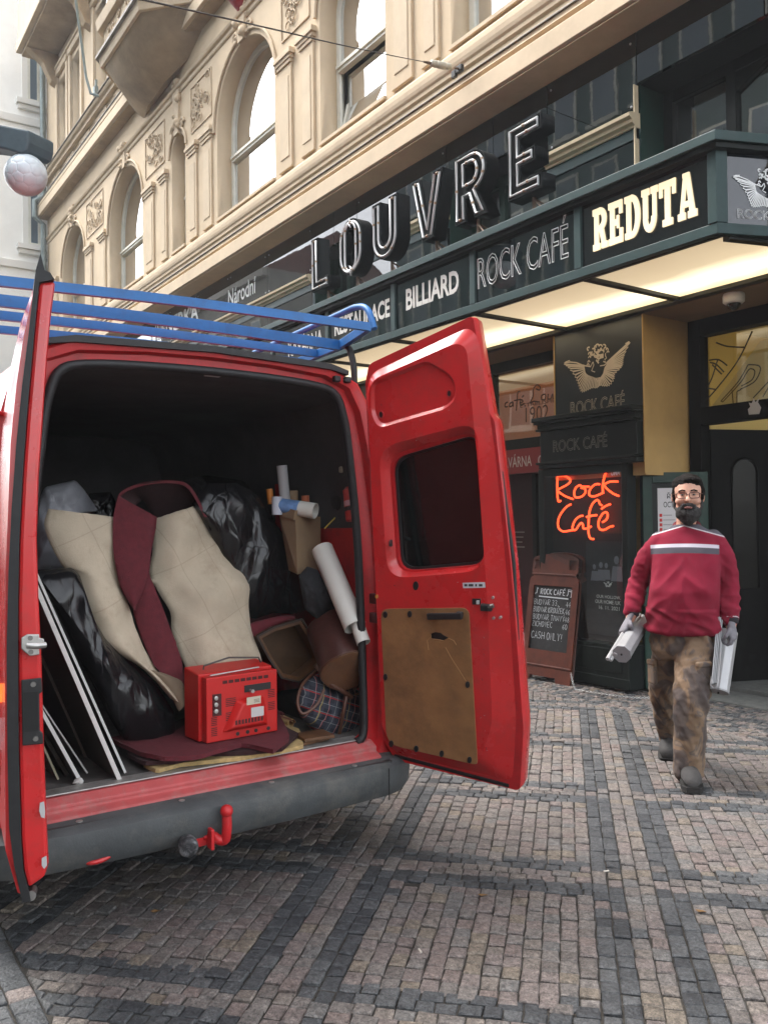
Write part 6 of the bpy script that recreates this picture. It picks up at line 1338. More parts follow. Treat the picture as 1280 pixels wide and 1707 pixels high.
# drum case, open wooden box, dark cloth
dA, dB = onX(548, 1045, -3.93), onX(577, 1118, -3.66); ax = (dB - dA).normalized(); Lg = (dB - dA).length
dr = thing('drum_case', 'brown round leather case lying on its side behind the plaid bag', 'case', (dA + dB) / 2 - UZ * .2)
MB().lathe([(.01, 0), (.112, 0), (.118, .02), (.118, Lg - .02), (.114, Lg)], dA, ax, 28).build('side', M('maroon_leather', (.055, .018, .014), .35, n=.25, ns=8, bump=.08), dr, smooth=40)
MB().lathe([(.121, Lg - .012), (.123, Lg + .006), (.110, Lg + .012), (.01, Lg + .012)], dA, ax, 28).build('lid', M('tan_leather', (.13, .06, .028), .5, n=.3, ns=7, dirt=.4, ds=6), dr, smooth=40)
MB().tube([dA + ax * (Lg - .01) + (ax.orthogonal().normalized() * math.cos(t) + ax.cross(ax.orthogonal().normalized()) * math.sin(t)) * .123 for t in np.linspace(0, 2 * math.pi, 28)[:-1]], .006, 6, closed=True).build('rim', leather, dr, smooth=60)
wb = thing('wooden_box', 'open brown wooden box tipped on its side under the black bag', 'box', onX(490, 1125, -4.05))
wo = [(428, 1060), (455, 1045), (503, 1031), (522, 1062), (541, 1102), (520, 1120), (499, 1137), (468, 1129), (448, 1098)]; ctr = Vector((487, 1085, 0))
O_ = [onX(px, py, -4.0) for px, py in wo]; I_ = [onX(ctr.x + (px - ctr.x) * .84, ctr.y + (py - ctr.y) * .84, -4.0) for px, py in wo]; bk = Vector((-.22, .05, -.02))
MB().loft([[p + bk for p in O_], O_, I_, [p + bk * .75 for p in I_]], caps=True).build('carcass', wood, wb, bevel=.003)
MB().loft([[p + bk * .74 for p in I_], [p + bk * .72 for p in I_]]).build('base_board', M('box_inside', (.085, .045, .02), .6, n=.3, ns=5), wb)
m = MB()
for i in range(len(O_)): m.bar(O_[i] + Vector((.006, 0, 0)), O_[(i + 1) % len(O_)] + Vector((.006, 0, 0)), .014, .010)
m.build('edge_trim', M('dark_trim_wood', (.025, .014, .01), .6), wb)
load('dark_cloth', pillow([(498, 960), (512, 944), (530, 950), (548, 985), (566, 1010), (560, 1030), (530, 1034), (508, 1015)], -3.90, .05, .12, .03, 8, 15), M('black_cloth', (.012, .012, .014), .9, n=.3, ns=20), 'crumpled black cloth between the black bag and the white roll', 'cloth')
load('carpet_roll', strip([(405, 1045), (430, 1035), (470, 1026), (492, 1026)], [(440, 1075), (442, 1060), (470, 1042), (492, 1036)], -4.08, -4.1, .03, 6, 14, .03, .01, 5), maroon, 'end of a maroon carpet tucked above the wooden box', 'carpet')
# white paper rolls, card box and tubes
paper = M('roll_paper', (.60, .59, .54), .6, n=.05, ns=4)
ra, rb_ = onX(537, 915, -3.93), onX(592, 1045, -3.62); ax = (rb_ - ra).normalized()
def spiral_roll(name, a, b, r, label, cat, mat, turns=3):
    axx = (b - a).normalized(); u = axx.orthogonal().normalized(); w = axx.cross(u); T_ = np.linspace(0, turns * 2 * math.pi, turns * 18)
    s1 = [(u * math.cos(t) + w * math.sin(t)) * r * (1 - .12 * t / T_[-1]) for t in T_]; s2 = [v * .975 for v in s1[::-1]]
    return load(name, MB().loft([[a + v for v in s1 + s2], [b + v for v in s1 + s2]]), mat, label, cat, 40)
spiral_roll('paper_roll', ra, rb_, .060, 'thick white paper roll leaning against the red van wall', 'paper roll', paper, 2)
spiral_roll('paper_roll', onX(582, 1000, -3.70), onX(606, 1072, -3.56), .036, 'thinner white roll sticking out below the thick one', 'paper roll', paper, 2)
card = M('cardboard', (.25, .17, .10), .85, n=.1, ns=6, bump=.05)
cb = thing('cardboard_box', 'tall brown cardboard box under the blue and white roll', 'box', onX(500, 960, -4.0))
q = [onX(464, 852, -4.12), onX(493, 858, -3.97), onX(534, 862, -4.05)]; bt = [onX(482, 950, -4.12), onX(495, 957, -3.97), onX(534, 950, -4.05)]
MB().hexa([q[0], q[1], q[2], q[2] + Vector((-.25, 0, 0))], [bt[0], bt[1], bt[2], bt[2] + Vector((-.25, 0, 0))]).build('carton', card, cb)
MB().bar(q[0] + Vector((0, 0, .01)), q[1] + Vector((.004, 0, .0)), .02, .05).build('flap', card, cb)
def tube_thing(a, b, X0, X1, r, mat, label, cat='tube'):
    p0, p1 = onX(*a, X0), onX(*b, X1); axx = (p1 - p0).normalized(); L_ = (p1 - p0).length
    return load('tube', MB().lathe([(r * .8, L_ * .3), (r * .8, L_ - .001), (r, L_), (r, 0), (r * .5, 0)], p0, axx, 18), mat, label, cat, 40)
tube_thing((476, 840), (470, 776), -4.15, -4.15, .029, M('grey_tube', (.42, .42, .43), .6), 'upright grey white cardboard tube behind the blue roll')
tube_thing((488, 845), (488, 818), -4.16, -4.16, .03, card, 'short brown tube end standing beside the upright white tube'); tube_thing((510, 845), (509, 826), -4.1, -4.1, .022, M('red_yellow', (.45, .12, .05), .5), 'small red and yellow tube end beside the blue roll'); tube_thing((452, 840), (449, 815), -4.2, -4.2, .018, M('orange_cap', (.5, .18, .03), .5), 'orange capped tube at the left of the tubes')
tube_thing((462, 858), (462, 828), -4.08, -4.08, .028, M('pale_blue_tube', (.5, .53, .60), .6), 'short pale tube standing on the cardboard box edge')
br = thing('paper_roll', 'roll of white and blue paper lying on the cardboard box', 'paper roll', onX(500, 860, -4.0))
p0, p1 = onX(468, 842, -4.08), onX(526, 852, -3.92); axx = (p1 - p0).normalized(); L_ = (p1 - p0).length
MB().lathe([(.038, 0), (.041, L_ * .62)], p0, axx, 20).build('blue_wrap', M('blue_print', (.14, .26, .50), .6, n=.5, ns=8), br, smooth=40); MB().lathe([(.0415, L_ * .56), (.043, L_), (.038, L_), (.037, L_ * .7)], p0, axx, 20).build('white_sheet', paper, br, smooth=40); MB().lathe([(.0365, L_ * .72), (.0365, L_ * .74)], p0, axx, 18).build('core', blackp, br)
# bits on the right wall
ex = thing('red_canister', 'red canister with a white label hung on the right van wall', 'canister', onX(584, 860, -3.82))
p0, p1 = onX(586, 868, -3.72), onX(580, 812, -3.76); axx = (p1 - p0).normalized(); L_ = (p1 - p0).length
MB().lathe([(.028, 0), (.03, .01), (.03, L_ * .9), (.012, L_)], p0, axx, 14).build('body', M('canister_red', (.42, .02, .015), .35), ex, smooth=40); MB().lathe([(.031, L_ * .42), (.031, L_ * .58)], p0, axx, 14).build('label_band', M('pink_band', (.5, .25, .27), .5), ex, smooth=40); MB().lathe([(.031, L_ * .28), (.031, L_ * .40)], p0, axx, 14).build('strap', rubber, ex)
MB().box(onX(591, 866, -3.69), (.004, .028, .06)).build('tag', M('lens_white'), ex)
cd = MB().tube(smooth_path([onX(px, py, X) for px, py, X in ((541, 881, -4.0), (560, 862, -3.98), (577, 848, -3.94), (580, 826, -3.90), (581, 806, -3.88), (577, 852, -3.92), (579, 868, -3.92), (585, 876, -3.9))], 50), .004, 6); load('yellow_cord', cd, M('cord_yellow', (.55, .42, .05), .5), 'thin yellow cord hanging on the right van wall', 'cord', 60)
mb = MB().box(onX(573, 783, -3.86), (.03, .05, .035)); load('work_lamp', mb, M('lamp_grey', (.4, .38, .3), .4), 'small pale fitting high on the right van wall', 'fitting', 0, .008)

def slump(root, amp, sc):
    for o in root.children:
        for v in o.data.vertices:
            p = v.co; v.co = p + Vector((noise.noise(p * sc), noise.noise(p * sc + Vector((9, 0, 0))), noise.noise(p * sc + Vector((0, 9, 0))))) * amp
        o.data.update()
slump(dr, .024, 6); slump(wb, .006, 6); slump(cb, .008, 6)
# ------------------------------------------------------------------ the man walking towards the van
RH, FH = Vector((math.cos(YAW), math.sin(YAW), 0)), Vector((-math.sin(YAW), math.cos(YAW), 0))
MO = FH * 5.45 + RH * 1.905; MD = MO.length; PF = MO.normalized(); PR = Vector((PF.y, -PF.x, 0))
def J(px, py, y=0.):
    """a joint seen at px, py and y metres behind the body's own depth, in the man's own axes"""
    d = ray(px, py); P = EYE + d * ((MD + y) / d.dot(PF)); q = P - MO; return Vector((q.dot(PR), q.dot(PF), q.z))
man = thing('person', 'bearded man in glasses, red sweater and brown camouflage trousers carrying bundled blinds', 'person', MO, rz=math.atan2(PR.y, PR.x), local=True)
def remesh(mb, voxel, smooth=4, fold=None, mats=None, name='m'):
    me = mb.mesh(name, mats); o = bpy.data.objects.new('tmp', me); COL.objects.link(o)
    r = o.modifiers.new('r', 'REMESH'); r.mode = 'VOXEL'; r.voxel_size = voxel; r.use_smooth_shade = True
    s = o.modifiers.new('s', 'SMOOTH'); s.iterations = smooth; s.factor = .5
    dg = bpy.context.evaluated_depsgraph_get(); out = bpy.data.meshes.new_from_object(o.evaluated_get(dg)); bpy.data.objects.remove(o)
    if fold:
        nrm = [v.normal.copy() for v in out.vertices]
        for v, n_ in zip(out.vertices, nrm): v.co += n_ * fold(v.co)
    out.materials.clear()
    for m in (mats if isinstance(mats, (list, tuple)) else [mats]): out.materials.append(m)
    out.shade_smooth(); out.name = name; return out
def limb(mb, P, R, n=14):
    Q = smooth_path(P, 24); rr = [cr([Vector((r, 0, 0)) for r in R], i / 24).x for i in range(25)]; mb.tube(Q, 1, n, rr=rr)
    mb.ball(P[0], R[0], 12, 8); mb.ball(P[-1], R[-1], 12, 8)
def oval_ring(c, rx, ry, n=28, pw=2.4):
    out = []
    for i in range(n):
        t = 2 * math.pi * i / n; cx, sy = math.cos(t), math.sin(t); out.append(c + Vector((rx * math.copysign(abs(cx) ** (2 / pw), cx), ry * math.copysign(abs(sy) ** (2 / pw), sy), 0)))
    return out
skin = M('skin', (.50, .265, .185), .5, n=.08, ns=30); skin.node_tree.nodes['Principled BSDF'].inputs['Subsurface Weight'].default_value = .1; skin.node_tree.nodes['Principled BSDF'].inputs['Subsurface Radius'].default_value = (.01, .004, .002)
HC_ = J(1146, 833); hx, hz = HC_.x, HC_.z
shL, shR = J(1092, 898, .01), J(1197, 896, .01); elL, elR = J(1064, 968, .05), J(1213, 972, .05); wrL, wrR = J(1052, 1022, -.03), J(1217, 1036, -.03)
hiL, hiR = J(1115, 1062, .02), J(1162, 1062, -.02); knL, knR = J(1105, 1155, .17), J(1152, 1168, -.17); anL, anR = J(1117, 1232, .50), J(1146, 1285, -.16)
b = MB()
b.ball((hx, .0, hz + .035), (.079, .097, .098), 24, 16); b.ball((hx, -.022, hz - .055), (.068, .072, .075), 20, 14); b.ball((hx, -.065, hz - .01), (.058, .036, .055), 18, 12)
b.ball((hx, -.082, hz + .035), (.056, .018, .014), 14, 8)                                                   # brow
nb_, nt_ = Vector((hx, -.092, hz + .025)), Vector((hx - .002, -.122, hz - .018)); b.tube([nb_, nb_.lerp(nt_, .5), nt_], .01, 10, rr=[.009, .011, .014]); b.ball(nt_, (.017, .012, .011), 12, 8)
for s in (-1, 1): b.ball((hx + s * .040, -.070, hz - .02), (.032, .028, .026), 12, 8); b.ball((hx + s * .083, .012, hz + .005), (.010, .022, .034), 12, 8)
b.tube([(hx, .02, hz - .06), (hx * .6, .025, hz - .16), (hx * .3, .03, hz - .26)], .062, 16, rr=[.058, .060, .075])
tors = [(J(1143, 880, .03), .10, .075), (J(1143, 901, .02), .15, .085), (J(1142, 930, .0), .17, .105), (J(1140, 985, -.01), .18, .13), (J(1139, 1030, 0), .17, .115), (J(1139, 1075, .01), .16, .11)]
b.loft([oval_ring(c, rx, ry) for c, rx, ry in tors])
for sh, el, wr in ((shL, elL, wrL), (shR, elR, wrR)): limb(b, [sh + Vector((-.06 if sh.x > 0 else .06, 0, -.04)), el, wr, wr + (wr - el).normalized() * .04], [.050, .044, .034, .030])
for hi, kn, an in ((hiL, knL, anL), (hiR, knR, anR)): limb(b, [hi, kn, an], [.085, .058, .042])
body_me = remesh(b, .0068, 4, None, skin, 'body'); link('body', body_me, man)
# face
eyew, iris = M('eye_white', (.20, .18, .17), .25), M('iris_dark', (.02, .012, .008), .15)
for s in (-1, 1):
    e = Vector((hx + s * .031, -.089, hz + .016)); eo = MB().ball(e, (.0108, .008, .0048), 12, 8).build('eye', eyew, man, smooth=180); MB().ball(e + Vector((0, -.0062, 0)), (.0050, .004, .0046), 10, 8).build('iris', iris, eo, smooth=180)
hairm = M('dark_hair', (.008, .006, .005), .8, spec=.12, n=.4, ns=60, bump=.5, bs=140); beardm = M('grey_beard', (.012, .011, .011), .8, spec=.2, col2=(.065, .062, .060), ns=30, bump=.6, bs=150)
h = MB(); h.ball((hx, .014, hz + .080), (.085, .100, .060), 24, 16); h.ball((hx, .06, hz + .0), (.078, .055, .07), 18, 12); h.ball((hx + .014, -.045, hz + .098), (.062, .050, .028), 14, 10)
for s in (-1, 1): h.ball((hx + s * .078, -.012, hz + .030), (.012, .030, .052), 10, 8)
link('hair', remesh(h, .006, 2, lambda p: .007 * noise.noise(p * 28) + .004 * noise.noise(p * 60) + .003 * noise.noise(p * 120), hairm, 'hair'), man)
bd = MB(); bd.ball((hx, -.050, hz - .090), (.071, .061, .062), 20, 14); bd.ball((hx, -.030, hz - .066), (.073, .050, .030), 18, 12); bd.ball((hx, -.098, hz - .042), (.036, .016, .011), 14, 8); bd.ball((hx, -.066, hz - .125), (.042, .042, .04), 14, 10)
for s in (-1, 1): bd.ball((hx + s * .073, -.008, hz - .035), (.010, .022, .034), 10, 8); bd.ball((hx + s * .034, -.088, hz - .058), (.012, .014, .02), 10, 8)
link('beard', remesh(bd, .006, 2, lambda p: .004 * noise.noise(p * 60) + .003 * noise.noise(p * 130), beardm, 'beard'), man)
MB().ball((hx, -.1085, hz - .0585), (.022, .008, .0075), 14, 8).build('lips', M('lips', (.25, .09, .075), .5), man, smooth=180)
MB().bb(hx - .016, hx + .016, -.1175, -.1145, hz - .0600, hz - .0572).build('mouth', M('mouth_dark', (.03, .008, .008), .6), man)
for s in (-1, 1): MB().tube([(hx + s * .014, -.104, hz + .038), (hx + s * .032, -.104, hz + .043), (hx + s * .050, -.090, hz + .036)], .0042, 6).build('eyebrow', hairm, man)
gf = MB(); glf = M('glasses_frame', (.06, .02, .018), .3)
for s in (-1, 1):
    c = Vector((hx + s * .034, -.112, hz + .012)); gf.tube([c + Vector((.027 * math.copysign(abs(math.cos(t)) ** .5, math.cos(t)), .006 * abs(s * .9 + math.cos(t)) * .3, .0165 * math.copysign(abs(math.sin(t)) ** .5, math.sin(t)))) for t in np.linspace(0, 2 * math.pi, 21)[:-1]], .0021, 6, closed=True)
    gf.tube([c + Vector((s * .027, .002, .008)), Vector((hx + s * .079, -.06, hz + .022)), Vector((hx + s * .083, .012, hz + .022))], .0022, 6)
gf.tube([(hx - .008, -.112, hz + .016), (hx, -.116, hz + .019), (hx + .008, -.112, hz + .016)], .0022, 6)
gl = gf.build('glasses', glf, man, smooth=60)
# the head a touch larger, about the base of the neck
def grow_head():
    c = Vector((hx, .02, hz - .115))
    for o in [man] + list(man.children_recursive):
        if o.type != 'MESH' or o.name.split('.')[0] not in ('body', 'eye', 'iris', 'hair', 'beard', 'lips', 'mouth', 'eyebrow', 'glasses'): continue
        for v in o.data.vertices:
            k = min(1, max(0, (v.co.z - (hz - .15)) / .05)); v.co = c + (v.co - c) * (1 + .10 * k)
        o.data.update()
grow_head()
# sweater
def sweater_mat():
    m = bpy.data.materials.new('sweater'); m.use_nodes = True; nt = m.node_tree; N = nt.nodes; L = nt.links; bs = N['Principled BSDF']; bs.inputs['Roughness'].default_value = .85; bs.inputs['Specular IOR Level'].default_value = .2
    tc = N.new('ShaderNodeTexCoord'); sp = N.new('ShaderNodeSeparateXYZ'); L.new(tc.outputs['Object'], sp.inputs[0])
    def mth(op, a, b=None, c=None):
        k = N.new('ShaderNodeMath'); k.operation = op
        for i, v in enumerate((a, b, c)):
            if v is None: continue
            if isinstance(v, (int, float)): k.inputs[i].default_value = v
            else: L.new(v, k.inputs[i])
        return k.outputs[0]
    X, Y, Zc = sp.outputs; ax_ = mth('ABSOLUTE', mth('SUBTRACT', X, .01)); zz = mth('ADD', Zc, mth('MULTIPLY', mth('MULTIPLY', ax_, ax_), .25))
    inx = mth('LESS_THAN', ax_, .205); front = mth('LESS_THAN', Y, .02)
    rng = lambda v, a, b_: mth('MULTIPLY', mth('GREATER_THAN', v, a), mth('LESS_THAN', v, b_))
    wst = mth('MULTIPLY', mth('MULTIPLY', rng(zz, 1.452, 1.474), inx), front); gst = mth('MULTIPLY', mth('MULTIPLY', rng(zz, 1.415, 1.452), inx), front)
    yl = mth('ADD', Zc, mth('MULTIPLY', ax_, .30)); yoke = mth('GREATER_THAN', yl, 1.590); pip = rng(yl, 1.583, 1.590)
    t = N.new('ShaderNodeTexNoise'); t.inputs['Scale'].default_value = 4; t.inputs['Detail'].default_value = 5; L.new(tc.outputs['Object'], t.inputs['Vector'])
    r = N.new('ShaderNodeValToRGB'); r.color_ramp.elements[0].position = .35; r.color_ramp.elements[1].position = .7; r.color_ramp.elements[0].color = (.17, .008, .022, 1); r.color_ramp.elements[1].color = (.215, .011, .031, 1); L.new(t.outputs['Fac'], r.inputs['Fac'])
    cur = r.outputs['Color']
    for mk, c in ((yoke, (.075, .07, .085)), (pip, (.45, .43, .45)), (gst, (.075, .07, .085)), (wst, (.48, .45, .50))):
        mx = N.new('ShaderNodeMixRGB'); L.new(mk, mx.inputs['Fac']); L.new(cur, mx.inputs['Color1']); mx.inputs['Color2'].default_value = (*c, 1); cur = mx.outputs['Color']
    L.new(cur, bs.inputs['Base Color'])
    w = N.new('ShaderNodeTexNoise'); w.inputs['Scale'].default_value = 180; L.new(tc.outputs['Object'], w.inputs['Vector']); bp = N.new('ShaderNodeBump'); bp.inputs['Strength'].default_value = .25; bp.inputs['Distance'].default_value = .004; L.new(w.outputs['Fac'], bp.inputs['Height']); L.new(bp.outputs['Normal'], bs.inputs['Normal'])
    return m
sw = MB()
tr_ = [(J(1144, 874, .03), .078, .072), (J(1144, 881, .02), .115, .085), (J(1144, 893, .02), .185, .100), (J(1143, 915, .01), .208, .128), (J(1142, 945, -.0), .204, .148), (J(1139, 985, -.02), .208, .168), (J(1138, 1015, -.015), .212, .170), (J(1138, 1040, -.005), .214, .162), (J(1138, 1052, .0), .218, .160)]
sw.loft([oval_ring(c, rx, ry, 36, 2.9) for c, rx, ry in tr_])
for sh, el, wr, sg in ((shL, elL, wrL, -1), (shR, elR, wrR, 1)):
    limb(sw, [sh + Vector((-sg * .035, 0, -.022)), sh.lerp(el, .5), el, el.lerp(wr, .55), wr + (el - wr) * .08], [.074, .070, .063, .057, .049], 18)
def fold_s(p):
    a = 0
    rg = lambda q: 1 - 2.4 * abs(noise.noise(q))
    if p.z < 1.42 and abs(p.x) < .24: a += .013 * rg(Vector((p.x * 9 + (p.z - 1.4) * math.copysign(6, p.x), p.y * 5, p.z * 2.2))) * min(1, (1.42 - p.z) * 4)
    if p.z < 1.06 and abs(p.x) < .24: a += .010 * rg(Vector((p.x * 4, p.y * 5, p.z * 17 + p.x * 9)))
    if abs(p.x) > .22: a += .010 * rg(Vector((p.x * 7, p.y * 8, p.z * 15 + p.x * 10))) * (1.25 if p.z < 1.15 else .6) + .004 * noise.noise(Vector((p.x * 20, p.y * 20, p.z * 40)))
    return a + .003 * noise.noise(p * 18)
link('sweater', remesh(sw, .0085, 6, fold_s, sweater_mat(), 'sweater'), man)
MB().tube([Vector((tr_[0][0].x + .074 * math.cos(t), tr_[0][0].y + .002 + .070 * math.sin(t), tr_[0][0].z - .006 + .022 * math.sin(t))) for t in np.linspace(0, 2 * math.pi, 25)[:-1]], .014, 8, closed=True).build('collar', M('dark_red_rib', (.10, .006, .014), .9), man, smooth=60)
for el, wr in ((elL, wrL), (elR, wrR)):
    d = (wr - el).normalized(); MB().lathe([(.040, 0), (.049, .004), (.047, .03), (.038, .036)], wr - d * .022, d, 18).build('cuff', M('cuff_black', (.02, .018, .022), .9), man, smooth=60); MB().lathe([(.050, 0), (.0505, .006)], wr - d * .026, d, 18).build('cuff_piping', M('piping', (.4, .38, .4), .8), man)
# trousers
camo = bpy.data.materials.new('camo_cloth'); camo.use_nodes = True; nt = camo.node_tree; N = nt.nodes; L = nt.links; bs = N['Principled BSDF']; bs.inputs['Roughness'].default_value = .9
tc = N.new('ShaderNodeTexCoord'); mp = N.new('ShaderNodeMapping'); mp.inputs['Scale'].default_value = (1, 1, .7); L.new(tc.outputs['Object'], mp.inputs['Vector']); t = N.new('ShaderNodeTexNoise'); t.inputs['Scale'].default_value = 8; t.inputs['Detail'].default_value = 3; t.inputs['Distortion'].default_value = .9; L.new(mp.outputs['Vector'], t.inputs['Vector'])
r = N.new('ShaderNodeValToRGB'); r.color_ramp.interpolation = 'EASE'; e = r.color_ramp.elements; e[0].position = .34; e[0].color = (.060, .046, .042, 1); e[1].position = .72; e[1].color = (.23, .16, .105, 1)
for p_, c in ((.44, (.085, .062, .050)), (.50, (.155, .100, .060)), (.58, (.17, .11, .066)), (.62, (.11, .082, .064))): q = e.new(p_); q.color = (*c, 1)
L.new(t.outputs['Fac'], r.inputs['Fac']); L.new(r.outputs['Color'], bs.inputs['Base Color'])
tr = MB()
tr.loft([oval_ring(c, rx, ry, 32, 2.3) for c, rx, ry in ((J(1138, 1035, .0), .178, .135), (J(1138, 1060, .01), .190, .140), (J(1138, 1082, .01), .185, .135), (J(1138, 1096, .01), .16, .11))])
limb(tr, [hiL + Vector((-.01, .01, -.02)), hiL.lerp(knL, .5), knL, knL.lerp(anL, .55), anL + Vector((0, -.01, .005))], [.105, .098, .086, .078, .072], 20)
limb(tr, [hiR + Vector((.012, -.01, -.02)), hiR.lerp(knR, .5), knR, knR.lerp(anR, .5), anR + Vector((0, -.0, .02))], [.118, .116, .102, .094, .092], 20)
def fold_t(p): return .011 * (1 - 2.4 * abs(noise.noise(Vector((p.x * 6 + 3, p.y * 5, p.z * 7 + p.x * 14))))) + .007 * noise.noise(Vector((p.x * 9 + p.z * 5, p.y * 9, p.z * 11 + p.x * 9))) + .006 * noise.noise(Vector((p.x * 16, p.y * 16, p.z * 26))) + .003 * noise.noise(p * 50)
trm = link('trousers', remesh(tr, .0085, 4, fold_t, camo, 'trousers'), man)
def pocket(cpx, cpy, y, w, h_, ry):
    c = J(cpx, cpy, y); R = Matrix.Rotation(ry, 3, 'Z'); return MB().box(c, (w, .03, h_), R).box(c + R @ Vector((0, -.004, h_ * .42)), (w * 1.08, .034, h_ * .24), R)
pocket(1172, 1125, -.19, .10, .15, rad(35)).build('cargo_pocket', camo, man, bevel=.012, seg=3); pocket(1087, 1120, .02, .08, .15, rad(-55)).build('cargo_pocket', camo, man, bevel=.012, seg=3)
# boots
bootm = M('boot_leather', (.028, .026, .025), .75, n=.3, ns=14, dirt=.6, dirtcol=(.08, .075, .07), ds=12); solem = M('boot_sole', (.015, .014, .013), .8)
def boot(an, toe_up, yaw):
    R = Matrix.Rotation(yaw, 3, 'Z') @ Matrix.Rotation(toe_up, 3, 'X'); g = Vector((an.x, an.y, 0.004 + (.05 if toe_up > .1 else 0)))
    sec = [(.10, .040, .035, .03), (.07, .048, .075, .11), (.02, .050, .095, .13), (-.05, .052, .075, .10), (-.12, .060, .052, .085), (-.18, .056, .040, .068), (-.215, .036, .028, .045)]
    m = MB(); m.loft([[g + R @ Vector((rx * math.cos(t), y, .028 + max(-.0, z * (.5 + .5 * math.sin(t))))) for t in np.linspace(0, 2 * math.pi, 19)[:-1]] for y, rx, _, z in sec])
    o = m.build('boot', bootm, man, smooth=70); s_ = MB().loft([[g + R @ Vector((rx * 1.1 * math.cos(t), y * 1.05, (0 if math.sin(t) < 0 else .034))) for t in np.linspace(0, 2 * math.pi, 19)[:-1]] for y, rx, _, z in sec]); s_.build('sole', solem, o, smooth=30)
    lc = MB()
    for k in range(4): lc.tube([g + R @ Vector((-.022, -.03 - .025 * k, .125 - .014 * k)), g + R @ Vector((.022, -.03 - .025 * k, .125 - .014 * k))], .004, 6)
    lc.build('lace', M('lace', (.03, .025, .02), .8), o)
boot(Vector((anR.x + .005, anR.y - .02, 0)), 0, rad(6)); boot(Vector((anL.x, anL.y, 0)), rad(18), rad(-6))
# gloves: palm, thumb and four curled fingers closing on what they carry
glove = M('grey_glove', (.165, .158, .175), .8, n=.2, ns=14, dirt=.4, dirtcol=(.10, .09, .09), ds=16, bump=.1, bs=90)
def glove_at(wr, kn, bend, thumb, side):
    """wr wrist, kn middle knuckle, bend = direction fingers curl, side = across the palm (index first)"""
    m = MB(); d = (kn - wr); L_ = d.length; d.normalize(); side = side.normalized()
    m.loft([[wr + d * (L_ * t) + side * (w * math.cos(a)) + bend * (h_ * math.sin(a)) for a in np.linspace(0, 2 * math.pi, 17)[:-1]] for t, w, h_ in ((-.42, .036, .030), (-.1, .036, .028), (.1, .036, .026), (.5, .046, .026), (.85, .049, .024), (1.02, .044, .020))])
    for k, (o, ln, r) in enumerate(((.036, .070, .0105), (.012, .078, .011), (-.012, .073, .0108), (-.035, .058, .0095))):
        a = kn + side * o - d * .006; p1 = a + d * ln * .42 + bend * .012; p2 = p1 + d * ln * .05 + bend * ln * .42; p3 = p2 - d * ln * .30 + bend * ln * .12
        m.tube(smooth_path([a - d * .02, a, p1, p2, p3], 16), r, 10, rr=[r * (1.08 - .012 * i) for i in range(17)]); m.ball(p3, r * .9, 8, 6)
    a = wr + d * L_ * .35 + side * .036; p1 = a + side * .030 + d * .028 + bend * .012; p2 = p1 + d * .030 + bend * .028 - side * .008
    m.tube(smooth_path([a - side * .015, a, p1, p2], 12), .012, 10, rr=[.016 - .0004 * i for i in range(13)]); m.ball(p2, .0115, 8, 6)
    return link('glove', remesh(m, .0042, 2, lambda p: .0012 * noise.noise(p * 70), glove, 'glove'), man)
kL = J(1037, 1053, -.075); glove_at(J(1049, 1029, -.045), kL, Vector((.55, .75, -.1)).normalized(), 1, Vector((.5, -.85, .15)))
kR = J(1221, 1066, -.07); glove_at(J(1218, 1040, -.045), kR, Vector((-.85, .45, -.1)).normalized(), 1, Vector((-.35, -.9, .0)))
# rolled up blinds he carries
alw = M('blind_white', (.36, .36, .365), .35, metal=.25, n=.06, ns=10, dirt=.25, dirtcol=(.3, .29, .28), ds=9); alg = M('blind_grey', (.27, .27, .275), .45, metal=.2, n=.1, ns=10)
def mw(p): return MO + PR * p.x + PF * p.y + UZ * p.z
def octo(a, b, r, n=8, flat=1.):
    ax = (b - a).normalized(); u = ax.cross(UZ).normalized(); w = ax.cross(u); return [[c + (u * math.cos(2 * math.pi * (i + .5) / n) * r + w * math.sin(2 * math.pi * (i + .5) / n) * r * flat) for i in range(n)] for c in (a, b)]
a0, a1 = mw(J(1036, 1090, -.30)), mw(J(1068, 1036, .16))
bl = thing('blind_bundle', 'bundle of grey white blind rails in the hand beside the show case', 'blinds', (a0 + a1) / 2, 'blinds carried by the man')
r0, r1 = octo(a0, a1, .058); MB().loft([r0, r1]).build('cassette', alg, bl, bevel=.004); ax = (a0 - a1).normalized()
MB().loft([[p + ax * .001 + (p - a0) * .03 for p in r0], [p + ax * .006 + (p - a0) * .03 for p in r0]]).build('end_cap', M('cap_grey', (.24, .24, .25), .5), bl)
MB().lathe([(.006, 0), (.006, .008)], a0 + ax * .006, ax, 8).build('end_pin', blackp, bl)
for i, (p, q, r) in enumerate((((1012, 1099), (1060, 1020), .014), ((1017, 1101), (1066, 1024), .012), ((1024, 1092), (1058, 1030), .016), ((1030, 1082), (1070, 1034), .014))):
    MB().loft(octo(mw(J(*p, -.32 + .01 * i)), mw(J(*q, .10)), r, 6)).build('rail', alw, bl, bevel=.002)
b0, b1 = mw(J(1197, 1152, -.16)), mw(J(1212, 1052, .0))
b2 = thing('blind_bundle', 'white folded blind held upright in the hand beside the doorway', 'blinds', (b0 + b1) / 2, 'blinds carried by the man')
r0, r1 = octo(b0, b1, .062); MB().loft([r0, r1]).build('cassette', alw, b2, bevel=.004); ax = (b0 - b1).normalized()
MB().loft([[p + ax * .001 + (p - b0) * .03 for p in r0], [p + ax * .006 + (p - b0) * .03 for p in r0]]).build('end_cap', M('cap_grey'), b2); MB().lathe([(.006, 0), (.006, .012)], b0 + ax * .006, ax, 8).build('end_pin', blackp, b2)
